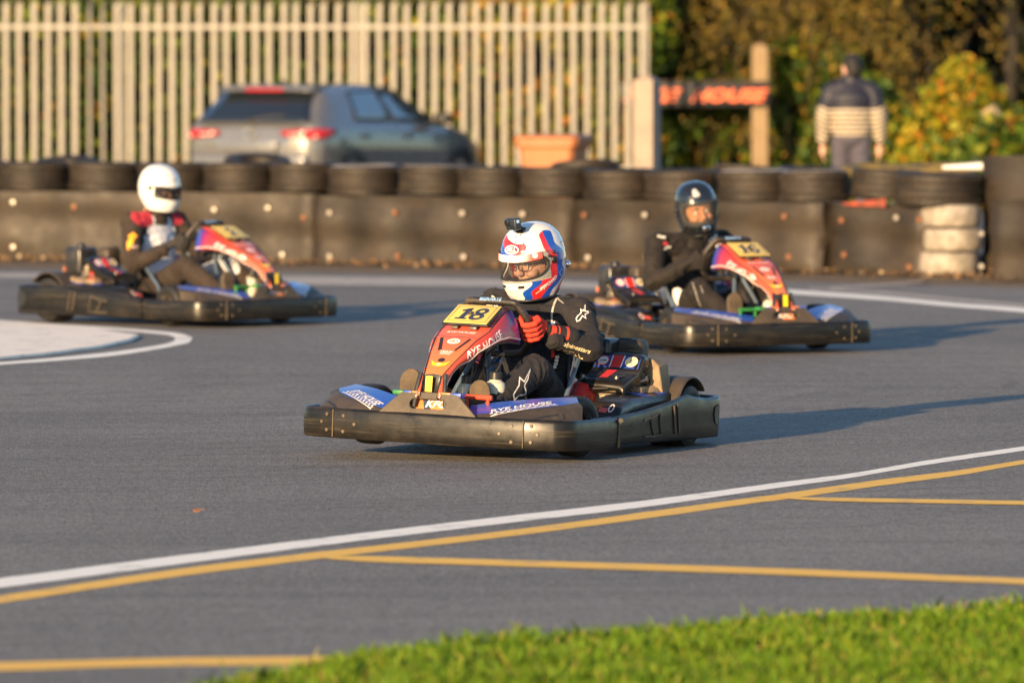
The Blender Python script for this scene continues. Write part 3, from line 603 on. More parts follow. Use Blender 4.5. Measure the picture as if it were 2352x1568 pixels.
def sign():
    Y=88.0; s=FPX/Y; root=thing('wooden_sign','black signboard with orange RYE HOUSE lettering fixed to a round-topped post','sign',(AT(1745,300,Y).x,Y,0)); o=root.location
    b=B(); h=36/s/2; z=AT(1745,100,Y).z; b.loft([[Vector((a*h,c*h,zz)) for a,c in ((-1,-1),(1,-1),(1,1),(-1,1))] for zz in (0,z-h*1.0)]+[[Vector((a*h*.8,c*h*.8,z-h*.3)) for a,c in ((-1,-1),(1,-1),(1,1),(-1,1))],[Vector((a*h*.35,c*h*.35,z)) for a,c in ((-1,-1),(1,-1),(1,1),(-1,1))]]); b.obj('post',M_TIMB,root,smooth=0,bevel=.01)
    xl=AT(1424,300,Y).x-o.x; xr=AT(1768,300,Y).x-o.x; zt=AT(1700,190,Y).z; zb=AT(1700,246,Y).z
    b=B(); b.rbox(((xl+xr)/2,-h-.02,(zt+zb)/2),(xr-xl,.03,zt-zb),.012); bd=b.obj('signboard',M_BLK,root)
    b=B(); b.box(((xl+xr)/2,-h-.02,zt+.012),(xr-xl,.05,.02)); b.obj('top_batten',M('dark_batten',(.05,.03,.022),.7),root)
    for word,px0,px1 in (('RYE',1432,1566),('HOUSE',1586,1764)):
        vs,fs=text_geo(word,1.0,.35,.035); x0=AT(px0,300,Y).x-o.x;x1=AT(px1,300,Y).x-o.x; vs=fit(vs,x1-x0,.165)
        b=B(); b.add([((x0+x1)/2+v.x,-h-.0385,(zt+zb)/2-.006+v.y) for v in vs],fs); t=b.obj('lettering',M_ORG,bd,smooth=0); sm=t.modifiers.new('thick','SOLIDIFY'); sm.thickness=.006; sm.offset=1
    b=B(); b.box((xl+.08,.0,zb/2+zt/2),(.07,.07,.3)); b.box((xl+.08,0,zt/2),(.06,.06,zt)); b.obj('post',M_TIMB,root,smooth=0)
sign()

# ================================================================== wheelie bin
def bin_():
    Y=66.0; s=FPX/Y; c=AT(1272,395,Y); root=thing('wheelie_bin','orange brown wheelie bin standing behind the tyres by the fence','bin',(c.x,Y,0),R(-14)); O=M('orange_bin_plastic',(.38,.135,.045),.5,var=.12,vs=5,dirt=((.3,.13,.05),.25,5)); zt=AT(1270,311,Y).z
    b=B(); rings=[]
    for z,w,d in ((.10,.40,.44),(.14,.43,.48),(zt*.55,.48,.56),(zt-.13,.535,.62),(zt-.10,.60,.68),(zt-.06,.60,.68)):
        rings.append([Vector((sx*w/2,sy*d/2,z)) for sx,sy in ((-1,-.86),(-.86,-1),(.86,-1),(1,-.86),(1,.86),(.86,1),(-.86,1),(-1,.86))])
    b.loft(rings); b.obj('bin_body',O,root,smooth=30,bevel=.008)
    b=B(); rings=[]
    for z,w,d in ((zt-.06,.63,.72),(zt-.03,.635,.725),(zt,.60,.66),(zt+.012,.40,.44)): rings.append([Vector((sx*w/2,sy*d/2,z)) for sx,sy in ((-1,-.86),(-.86,-1),(.86,-1),(1,-.86),(1,.86),(.86,1),(-.86,1),(-1,.86))])
    b.loft(rings); ld=b.obj('lid',O,root,smooth=30,bevel=.006)
    b=B(); b.tube([(-.22,.38,zt-.05),(-.22,.42,zt-.03),(.22,.42,zt-.03),(.22,.38,zt-.05)],.016,8); b.obj('handle',O,root)
    for sx in (-1,1):
        b=B(); b.lathe([(.001,-.025),(.05,-.03),(.095,-.028),(.1,0),(.095,.028),(.05,.03),(.001,.025)],24,Matrix.Translation((sx*.24,.27,.10))@Matrix.Rotation(R(90),4,'Y')); b.obj('wheel',M('black_rubber_plain',(.02,.02,.02),.7),root)
bin_()

# ================================================================== parked hatchback
M_CAR=M('slate_grey_car_paint',(.150,.152,.158),.24,.30,var=.03,coat=.8); M_GLASS=M('tinted_car_glass',(.012,.016,.022),.05,var=.02,spec=.9,coat=.4)
M_SGLASS=M('side_glass',(.045,.060,.070),.04,var=.25,vs=3,spec=1.0,coat=1.0)
M_TAIL=M('red_lamp_plastic',(.36,.012,.016),.16,var=.06,coat=.6); M_CHR=M('chrome',(.85,.85,.85),.08,1.0,var=.02); M_BPL=M('black_trim_plastic',(.018,.018,.018),.5,var=.1)
M_LAMPW=M('clear_lamp_plastic',(.80,.45,.40),.12,var=.05,coat=.5); M_TYREC=M('clean_tyre_rubber',(.022,.021,.020),.75,var=.2,bump=.3); M_ALLOY=M('alloy',(.5,.5,.5),.3,.9,var=.05)
M_PLATE=M('yellow_number_plate',(.75,.55,.06),.4,var=.03)
def car():
    Y=80.0; s=FPX/Y; cx=AT(777,200,Y).x; root=thing('parked_car','slate grey five door hatchback parked beyond the tyre wall','car',(cx,Y+.35,0),R(62)); 
    # local: +x forward, y left; length 4.1, height 1.39
    HT=1.39; Lr=-2.02
    # stations: x, half width at belt, belt z, roof half width, roof z, sill z
    ST=[(-2.02,.70,.86,.66,.88,.34),(-1.97,.80,.93,.70,.95,.27),(-1.90,.855,.945,.70,1.02,.25),(-1.72,.885,.95,.655,1.20,.24),(-1.55,.895,.95,.63,1.335,.24),(-1.40,.90,.95,.62,1.368,.24),(-1.05,.90,.945,.625,1.385,.24),(-.5,.90,.935,.62,HT,.24),(0,.90,.92,.60,1.372,.24),(.35,.90,.91,.575,1.325,.24),(.65,.90,.90,.56,1.19,.24),(1.0,.895,.89,.60,.985,.24),(1.2,.885,.87,.70,.905,.24),(1.6,.86,.80,.70,.85,.24),(1.9,.81,.70,.66,.765,.26),(2.03,.70,.56,.6,.60,.30)]
    ST2=[]
    for i in range(len(ST)-1):
        for k in range(4):
            t=k/4; p0=ST[max(i-1,0)];p1=ST[i];p2=ST[i+1];p3=ST[min(i+2,len(ST)-1)]
            ST2.append([p1[j]+(p2[j]-p1[j])*t for j in range(6)])
    ST2.append(list(ST[-1])); ST=ST2
    rings=[]
    for x,wb,zb,wr,zr,zs in ST:
        half=[(0,zs-.02),(wb*.75,zs-.02),(wb*.93,zs),(wb*.985,zs+.12),(wb,(zs+zb)/2+.05),(wb*.99,zb-.10),(wb*.965,zb-.02),(wb*.945,zb),(wb*.945+(wr-wb*.945)*.5,zb+(zr-zb)*.55),(wr,zb+(zr-zb)*.93),(wr*.86,zr-(.0+.012)),(wr*.45,zr+.004),(0,zr+.008)]
        ring=[Vector((x,y,z)) for y,z in half]+[Vector((x,-y,z)) for y,z in half[-2:0:-1]]
        rings.append(ring)
    b=B(); b.loft(rings); b.obj('body',M_CAR,root,smooth=50)
    def glass(name,pts,mat=M_GLASS,off=.006,sub=None):
        bb=B(); n=len(pts); P=[Vector(p) for p in pts]; c=sum(P,Vector())/n; nr=(P[1]-P[0]).cross(P[2]-P[0]).normalized()
        if nr.dot(c-Vector((0,0,.7)))<0: nr=-nr
        bb.add([p+nr*off for p in P]+[p-nr*.02 for p in P],[tuple(range(n)),tuple(range(n,2*n))[::-1]]+[(i,(i+1)%n,n+(i+1)%n,n+i) for i in range(n)])
        return bb.obj(name,mat,root,smooth=0)
    # rear window (sits in the sloping tailgate), windscreen
    bb=B(); rg=[]
    for t in range(7):
        q=t/6; x=-1.985+q*.46; zz=.965+q*.365; w=.735-.16*q-.02*math.sin(q*3.14)
        rg.append([Vector((x-.035+.035*(abs(a)**2),a*w,zz)) for a in np.linspace(-1,1,13)])
    bb.loft(rg,close=False,cap=False); o=bb.obj('rear_window',M_GLASS,root,smooth=60); sm=o.modifiers.new('t','SOLIDIFY'); sm.thickness=.012; sm.offset=1
    glass('windscreen',[(.36,-.53,1.31),(.36,.53,1.31),(.98,.60,.985),(.98,-.60,.985)])
    for sy in (-1,1):
        def P(x,z):
            xs=[q[0] for q in ST]; wb=np.interp(x,xs,[q[1] for q in ST]); zb=np.interp(x,xs,[q[2] for q in ST]); wr=np.interp(x,xs,[q[3] for q in ST]); zr=np.interp(x,xs,[q[4] for q in ST]); t=(z-zb)/max(.05,(zr-zb)*.93); y=wb*.945+(wr-wb*.945)*t; return (x,sy*(y+.004),z)
        for xb0,xb1,xt0,xt1,zb0,zb1,zt0,zt1 in ((-1.10,-.30,-1.02,-.35,.985,.972,1.30,1.318),(-.22,.86,-.27,.22,.970,.950,1.318,1.262)):
            bb=B(); rows=[]
            for i in range(15):
                q=i/14; xb=xb0+(xb1-xb0)*q; xt=xt0+(xt1-xt0)*q; col=[]
                for j in range(7):
                    u=j/6; x=xb+(xt-xb)*u; z=(zb0+(zb1-zb0)*q)*(1-u)+(zt0+(zt1-zt0)*q)*u; p=P(x,z); col.append(Vector((p[0],p[1]+sy*.010,p[2])))
                rows.append(col)
            bb.loft(rows,close=False,cap=False); w_=bb.obj('side_window',M_SGLASS,root,smooth=60); sm=w_.modifiers.new('t','SOLIDIFY'); sm.thickness=.012; sm.offset=0
            bb=B(); L=[r_[0] for r_ in rows]+[r_[-1] for r_ in rows][::-1]; bb.tube(L,.011,6,closed=True); bb.obj('window_seal',M_BPL,w_)
        for xh,zz in ((-.98,.80),(.02,.78)):
            bb=B(); bb.rbox((xh,sy*.905,zz),(.20,.035,.035),.012); bb.obj('door_handle',M_BPL,root)
        bb=B(); bb.rbox((.66,sy*1.0,.985),(.16,.20,.13),.045); bb.box((.69,sy*.90,.95),(.05,.10,.04)); bb.obj('wing_mirror',M_BPL,root)
        bb=B(); pts=[]
        # tail lamp wrapping the corner
        rg=[]
        for (x,y,zb_,zt_) in ((-2.045,.40,.815,.865),(-2.05,.55,.795,.872),(-2.02,.72,.775,.882),(-1.965,.815,.77,.888),(-1.87,.872,.775,.892),(-1.75,.90,.81,.89),(-1.66,.91,.84,.88)): rg.append([Vector((x,sy*y,zb_)),Vector((x-.012,sy*(y+.008),(zb_*2+zt_)/3)),Vector((x-.012,sy*(y+.008),(zb_+zt_*2)/3)),Vector((x,sy*y,zt_))])
        bb.loft(rg,close=False,cap=False); tl=bb.obj('tail_light',M_TAIL,root,smooth=50); sm=tl.modifiers.new('t','SOLIDIFY'); sm.thickness=.03; sm.offset=-1
        bb=B(); bb.rbox((-2.047,sy*.58,.82),(.03,.15,.026),.01); bb.obj('reversing_lens',M_LAMPW,tl); bb=B(); bb.rbox((-1.965,sy*.80,.80),(.05,.07,.03),.01); bb.obj('indicator_lens',M_LAMPW,tl)
        for xw in (-1.28,1.28):
            w_=thing('wheel',None,None); w_.parent=root; w_.location=(xw,sy*.80,.31)
            bb=B(); bb.lathe([(.19,-.09),(.29,-.10),(.31,-.08),(.315,0),(.31,.08),(.29,.10),(.19,.09)],32,Matrix.Rotation(R(90),4,'X')); bb.obj('tyre',M_TYREC,w_)
            bb=B(); bb.lathe([(.03,.07),(.19,.08),(.2,.09),(.2,-.09),(.03,-.05)],32,Matrix.Rotation(R(90*sy),4,'X'))
            for q in range(5): a=2*math.pi*q/5; bb.box((.11*math.cos(a),-sy*.085,.11*math.sin(a)),(.17,.015,.04),0,rot_m('Y',-math.degrees(a)))
            bb.obj('rim',M_ALLOY,w_)
            bb=B(); bb.lathe([(.32,-.02),(.36,-.02),(.365,.02),(.33,.03)],32,Matrix.Translation((xw,sy*.885,.31))@Matrix.Rotation(R(90),4,'X'),closed=True); bb.obj('wheel_arch',M_BPL,root)
    bb=B(); bb.rbox((-2.05,0,.52),(.12,1.50,.16),.05); bb.obj('bumper',M_CAR,root,smooth=50)
    bb=B(); bb.rbox((-2.03,0,.37),(.12,1.36,.14),.04); bb.obj('diffuser',M_BPL,root,smooth=50)
    bb=B(); rg=[[Vector((x,y,z+.02*(1-(y/.62)**2))) for y in np.linspace(-.62,.62,11)] for x,z in ((-1.72,1.325),(-1.60,1.355),(-1.45,1.372))]; bb.loft(rg,close=False,cap=False); sp=bb.obj('spoiler',M_CAR,root,smooth=60); sm=sp.modifiers.new('t','SOLIDIFY'); sm.thickness=.03
    bb=B(); bb.rbox((-1.715,0,1.323),(.03,.50,.034),.01); bb.obj('brake_light',M_TAIL,sp)
    bb=B(); bb.rbox((-2.115,0,.46),(.02,.52,.11),.006); bb.obj('number_plate',M_PLATE,root)
    bb=B(); bb.rbox((-2.062,0,.68),(.02,.70,.14),.02); bb.obj('plate_recess',M_CAR,root)
    e=B(); Mx=Matrix.Translation((-2.052,0,.835))@Matrix.Rotation(R(-90),4,'Y')
    e.lathe([(.062,.0),(.062,.014),(.052,.014),(.052,0)],32,Mx,closed=True)
    for pts in ([(-.028,.046),(0,-.004),(.028,.046)],[(-.046,.024),(-.018,-.046),(0,-.006),(.018,-.046),(.046,.024)]):
        e.tube([Mx@Vector((v,u,.010)) for u,v in pts],.005,6)
    e.obj('badge',M_CHR,root)
    bb=B(); bb.tube([(-2.03,.02,.985),(-1.98,-.25,1.03),(-1.97,-.42,1.035)],.009,6); bb.sphere((-2.03,0,.98),(.03,.04,.025)); bb.obj('rear_wiper',M_BPL,root)
    bb=B(); bb.rbox((-2.0,0,1.0-.075),(.02,1.30,.012),.004); bb.obj('tailgate_seam',M_BPL,root)
    bb=B(); bb.tube([(-1.25,0,1.40),(-1.33,0,1.43),(-1.40,0,1.44)],[.018,.012,.003],8); bb.obj('aerial',M_BPL,root)
car()
# ================================================================== go-karts (local: +x forward, +y left, metres; origin on the ground under the middle)
M_KPL=M('scuffed_black_plastic',(.0085,.0078,.0072),.33,var=.3,vs=5,dirt=((.055,.040,.024),.16,3.2),bump=.035,bs=22,spec=.38,scratch=((.16,.125,.08),.34,(2.2,2.2,55)))
M_KPD=M('dusty_black_plastic',(.036,.029,.022),.55,var=.3,vs=6,dirt=((.13,.094,.058),.36,3.5),bump=.15,bs=50,spec=.45)
M_KTY=M('kart_tyre_rubber',(.013,.012,.012),.62,var=.25,vs=9,dirt=((.06,.045,.03),.14,7),bump=.2,bs=60)
M_DUST=M('dust_line',(.15,.112,.07),.9,var=.2); M_RIVET=M('dull_rivet',(.125,.10,.068),.5,.3,var=.3)
M_STEEL=M('grimy_steel',(.30,.27,.23),.4,.8,var=.25,vs=12,dirt=((.16,.11,.06),.45,9)); M_BLKM=M('black_painted_steel',(.02,.02,.022),.35,var=.2,vs=9,dirt=((.15,.11,.07),.2,9))
M_STAY=M('blue_grey_steel_tube',(.10,.14,.19),.35,.3,var=.2); M_TAN=M('mud_caked_metal',(.28,.20,.12),.8,.1,var=.3,vs=8,dirt=((.10,.07,.04),.4,12),bump=.6,bs=40)
M_RED=M('engine_red',(.60,.025,.02),.38,var=.15,vs=8,dirt=((.12,.05,.03),.25,9)); M_ENG=M('engine_alloy',(.34,.29,.22),.5,.6,var=.3,vs=14,dirt=((.09,.06,.035),.5,14),bump=.3)
M_TANK=M('milky_tank_plastic',(.55,.54,.44),.45,var=.12,vs=6,dirt=((.35,.27,.17),.35,6)); M_PREC=flat('seat_shell',(.018,.018,.018),.35)
M_YELP=M('number_board_yellow',(.68,.49,.11),.42,var=.05,vs=5,dirt=((.5,.38,.14),.16,9)); M_NAVY=flat('navy_numerals',(.028,.04,.075),.5); M_YST=flat('yellow_sticker',(.9,.62,.02),.45)
M_WHT=flat('white_sticker',(.78,.76,.74),.5); M_GRN=M('green_pedal_paint',(.03,.20,.05),.4,var=.15); M_ORD=M('red_pedal_paint',(.60,.07,.03),.4,var=.15); M_GRIP=M('worn_wheel_grip',(.022,.019,.017),.5,var=.3,vs=12,dirt=((.14,.10,.06),.3,12),bump=.2,bs=90)
M_SKYB=flat('pale_blue_print',(.25,.45,.75),.5); M_PINKL=flat('pink_pinstripe',(.78,.55,.50),.45); M_BLKST=flat('black_sticker',(.02,.02,.02),.4)
M_BLUEP=M('deep_blue_sticker',(.015,.055,.30),.45,var=.12,dirt=((.12,.09,.06),.2,14)); M_SALM=M('salmon_marker',(.78,.26,.15),.5,var=.1); M_CREAM=flat('cream_sticker',(.75,.62,.36),.5)
def m_livery(name, stops, coat=.35):
    m,nt,p,out=_nt(name); t=nt.nodes.new('ShaderNodeTexCoord'); sp=nt.nodes.new('ShaderNodeSeparateXYZ'); nt.links.new(t.outputs['Object'],sp.inputs[0])
    n=_noise(nt,t.outputs['Object'],5,3); ma=nt.nodes.new('ShaderNodeMath'); ma.operation='MULTIPLY_ADD'; nt.links.new(n,ma.inputs[0]); ma.inputs[1].default_value=.10; nt.links.new(sp.outputs[0],ma.inputs[2])
    c=_ramp(nt,ma.outputs[0],stops); d=_noise(nt,t.outputs['Object'],14,7,.7); f=_ramp(nt,d,[(.58,0.0),(.75,.5)]); c=_mix(nt,f,c,(.26,.17,.11))
    nt.links.new(c,p.inputs['Base Color']); p.inputs['Roughness'].default_value=.36; p.inputs['Coat Weight'].default_value=coat; p.inputs['Coat Roughness'].default_value=.12; return m
M_LIVS=m_livery('side_panel_livery',[(.330,(.02,.10,.50)),(.355,(.05,.04,.26)),(.385,(.17,.015,.11)),(.43,(.32,.025,.045)),(.64,(.55,.055,.03)),(.95,(.68,.10,.035))])
M_LIVF=m_livery('front_panel_livery',[(.45,(.62,.07,.05)),(.60,(.66,.11,.06)),(.75,(.72,.15,.06)),(.86,(.76,.19,.06)),(.92,(.80,.24,.05))])
M_LIVW=m_livery('wing_livery',[(.56,(.12,.18,.46)),(.66,(.02,.09,.42)),(.86,(.015,.07,.44)),(.93,(.04,.11,.46))])
M_LIVP=m_livery('pod_top_livery',[(.0,(.02,.09,.50)),(.08,(.25,.03,.10)),(.16,(.62,.08,.05)),(.25,(.65,.10,.05))])
def project(vs2, bvh, origin, right, up, offset=.0015, maxd=.3):
    """lay flat lettering onto a surface along the direction out of the print"""
    o=Vector(origin); r=Vector(right).normalized(); u=Vector(up); u=(u-r*u.dot(r)).normalized(); n=r.cross(u); out=[]
    for v in vs2:
        p=o+r*v.x+u*v.y; hit=bvh.ray_cast(p+n*maxd,-n,2*maxd)
        hit2=hit if hit[0] is not None else bvh.find_nearest(p)
        out.append(hit2[0]+(n if hit[0] is not None else n)*offset)
    return out
def split_long(vs, fs, lim):
    """cut big triangles so lettering can follow a curved surface"""
    bm=bmesh.new(); V=[bm.verts.new(v) for v in vs]
    for f in fs:
        try: bm.faces.new([V[i] for i in f])
        except ValueError: pass
    bmesh.ops.triangulate(bm,faces=bm.faces[:])
    for _ in range(4):
        e=[x for x in bm.edges if x.calc_length()>lim]
        if not e: break
        bmesh.ops.subdivide_edges(bm,edges=e,cuts=1); bmesh.ops.triangulate(bm,faces=[f for f in bm.faces if len(f.verts)>3])
    bm.verts.index_update(); r=([v.co.copy() for v in bm.verts],[tuple(v.index for v in f.verts) for f in bm.faces]); bm.free(); return r
def bvh_of(mesh): return BVHTree.FromPolygons([v.co for v in mesh.vertices],[tuple(p.vertices) for p in mesh.polygons])
def decal_mesh(name, geo, mat, bvh, origin, right, up, offset=.0015, lim=.02, maxd=.3):
    vs,fs=split_long(geo[0],geo[1],lim); P=project(vs,bvh,origin,right,up,offset,maxd); b=B(); b.add(P,fs); return b.mesh(name,mat,0)
def words(s,w,h,shear=.35,bold=.02,spacing=1.0): vs,fs=text_geo(s,1.0,shear,bold,spacing); return fit(vs,w,h),fs
def poly_geo(pts): return [Vector((x,y,0)) for x,y in pts],[tuple(range(len(pts)))]
def ring_geo(a,b_,w,n=32):
    vs=[];fs=[]
    for i in range(n):
        t=2*math.pi*i/n; vs+= [Vector((a*math.cos(t),b_*math.sin(t),0)),Vector(((a-w)*math.cos(t),(b_-w)*math.sin(t),0))]
    for i in range(n): j=(i+1)%n; fs.append((2*i,2*j,2*j+1,2*i+1))
    return vs,fs
def disc_geo(a,b_,n=28): return poly_geo([(a*math.cos(2*math.pi*i/n),b_*math.sin(2*math.pi*i/n)) for i in range(n)])
def stroke_geo(pts,w,closed=False):
    """outline drawn with a flat pen"""
    P=[Vector((x,y,0)) for x,y in pts]; n=len(P); vs=[];fs=[]
    for i in range(n):
        a=P[i-1] if (closed or i>0) else P[i]; c=P[(i+1)%n] if (closed or i<n-1) else P[i]; t1=(P[i]-a); t2=(c-P[i]); t=(t1.normalized() if t1.length else Vector())+(t2.normalized() if t2.length else Vector()); t.normalize() if t.length else None
        nr=Vector((-t.y,t.x,0)); k=1.0
        if t1.length and t2.length: k=min(2.2,1/max(.3,abs(nr.dot(Vector((-t1.y,t1.x,0)).normalized()))))
        vs+= [P[i]+nr*w/2*k,P[i]-nr*w/2*k]
    for i in range(n if closed else n-1): j=(i+1)%n; fs.append((2*i,2*j,2*j+1,2*i+1))
    return vs,fs
def merge_geo(*gs):
    vs=[];fs=[]
    for v,f in gs: o=len(vs); vs+=list(v); fs+=[tuple(i+o for i in q) for q in f]
    return vs,fs
def move_geo(g,dx,dy,s=1.0,rot=0.0):
    c,sn=math.cos(rot),math.sin(rot); return [Vector(((v.x*c-v.y*sn)*s+dx,(v.x*sn+v.y*c)*s+dy,0)) for v in g[0]],g[1]
def digits_geo(s):
    """heavy slab-serif racing numerals"""
    def thick(pts,w,closed=False): return stroke_geo(pts,w,closed)
    def oval(cx,cy,a,b_,n=24): return [(cx+a*math.cos(2*math.pi*i/n),cy+b_*math.sin(2*math.pi*i/n)) for i in range(n)]
    D={}
    D['1']=merge_geo(thick([(.0,-.42),(.0,.42)],.24),thick([(-.26,-.44),(.26,-.44)],.13),thick([(-.27,.24),(.0,.40)],.16),poly_geo([(-.12,.3),(.12,.3),(.12,.5),(.0,.5)]))
    D['8']=merge_geo(thick(oval(0,.24,.20,.20),.17,True),thick(oval(0,-.24,.235,.21),.185,True))
    D['6']=merge_geo(thick(oval(0,-.22,.225,.215),.185,True),thick([(-.22,-.20),(-.22,.05),(-.15,.28),(.02,.41),(.16,.38),(.24,.27)],.17))
    D['4']=merge_geo(thick([(.10,-.45),(.10,.45)],.2),thick([(.08,.42),(-.30,-.14)],.13),thick([(-.36,-.17),(.34,-.17)],.14),thick([(-.08,-.45),(.28,-.45)],.11))
    gs=[]; wd=.62; x=-(len(s)-1)*wd/2
    for ch in s: gs.append(move_geo(D[ch],x,0)); x+=wd
    v,f=merge_geo(*gs); return [Vector((p.x+p.y*.12,p.y,0)) for p in v],f
KM={}                                                     # shared meshes of the kart
class KartBuilder:
    def __init__(s, root): s.root=root
    def part(s, name, key, fn, mats, parent=None, smooth=35, bevel=0):
        if key not in KM: b=B(); fn(b); KM[key]=b.mesh(name,mats,smooth)
        o=link(name,KM[key],parent or s.root)
        if bevel: m=o.modifiers.new('bevel','BEVEL'); m.width=bevel; m.segments=2; m.limit_method='ANGLE'; m.angle_limit=R(40)
        return o
    def dec(s, name, key, fn, parent):
        if key not in KM: KM[key]=fn()
        return link(name,KM[key],parent)
def arc(cx,cy,r,a0,a1,n): return [(cx+r*math.cos(R(a0+(a1-a0)*i/n)),cy+r*math.sin(R(a0+(a1-a0)*i/n))) for i in range(n+1)]
def band(b, path, z0, ztop, th=.016, lip=.012, mi=0, close_ends=True, bow=.0):
    """upright plastic wall following a plan path (outer face on the path), rounded top lip; ztop may vary along it"""
    P=[Vector((x,y,0)) for x,y in path]; n=len(P); rings=[]
    for i in range(n):
        t=(P[min(i+1,n-1)]-P[max(i-1,0)]).normalized(); nr=Vector((t.y,-t.x,0)); zt=ztop[i] if isinstance(ztop,(list,tuple)) else ztop; zb=z0[i] if isinstance(z0,(list,tuple)) else z0; h=zt-zb
        prof=[(-.004,zb),(0,zb+.008),(bow*.6,zb+h*.3),(bow,zb+h*.6),(0,zt-.014),(-.003,zt-.005),(-.009,zt),(-th*.8,zt),(-th-lip*.5,zt-.004),(-th-lip,zt-.014),(-th,zt-.024),(-th,zb+.006),(-th*.8,zb)]
        rings.append([P[i]+nr*a+Vector((0,0,z)) for a,z in prof])
    b.loft(rings,close=True,cap=True,mi=mi)
FB_Z0,FB_Z1=.044,.174
# plan outline of the front bumper, listed from the kart's right end round the nose to the left end
def fb_path():
    L=[(.31,.645),(.45,.650),(.60,.650),(.67,.646)]+arc(.735,.535,.112,88,22,8)+[(.866,.45),(.880,.30),(.886,.15),(.888,0)]
    Rr=[(x,-y) for x,y in L]; return Rr[:-1]+[L[-1]]+L[:-1][::-1]
FBP=fb_path()
def sb_path():
    return [(.46,.575),(.40,.588),(.2,.592),(.0,.596),(-.2,.600),(-.35,.602),(-.5,.604),(-.62,.606),(-.74,.604)]+arc(-.815,.49,.115,90,180,9)+[(-.934,.40),(-.938,.2),(-.94,0)]
SBP=[((x-.014 if x<-.80 else x),(y+.014 if y>.41 else y)) for x,y in sb_path()]
def sb_top(x,y): 
    return float(np.interp(x,[-.94,-.90,-.80,-.70,-.60,-.50,-.35,-.1,.12,.2,.46],[.232,.236,.226,.226,.236,.250,.226,.196,.178,.175,.172]))
def rot_xz(p, ang): return p
NX=[.300,.364,.440,.525,.60,.70,.83,.858]; NT=[.622,.607,.566,.525,.494,.433,.338,.250]; NW=[.100,.106,.110,.114,.102,.080,.040,.036]
def side_edge(t):
    """upper/lower edge of the fairing side, t 0 rear .. 1 front tip"""
    ux=np.interp(t,[0,.12,.35,.5,.75,.92,1],[.285,.364,.525,.62,.76,.83,.870]); uz=np.interp(t,[0,.12,.35,.5,.75,.92,1],[.612,.600,.521,.483,.390,.334,.245]); uy=np.interp(t,[0,.12,.35,.5,.75,.92,1],[.102,.108,.116,.100,.063,.043,.042])
    lx=np.interp(t,[0,.1,.22,.38,.5,.62,.75,.86,.95,1],[.290,.40,.49,.571,.62,.656,.711,.761,.813,.878]); lz=np.interp(t,[0,.1,.22,.38,.5,.62,.75,.86,.95,1],[.470,.482,.476,.455,.432,.396,.378,.345,.290,.245]); ly=np.interp(t,[0,.1,.38,.5,.62,.75,.86,1],[.152,.150,.128,.106,.082,.060,.050,.048])
    return Vector((ux,uy,uz)),Vector((lx,ly,lz))
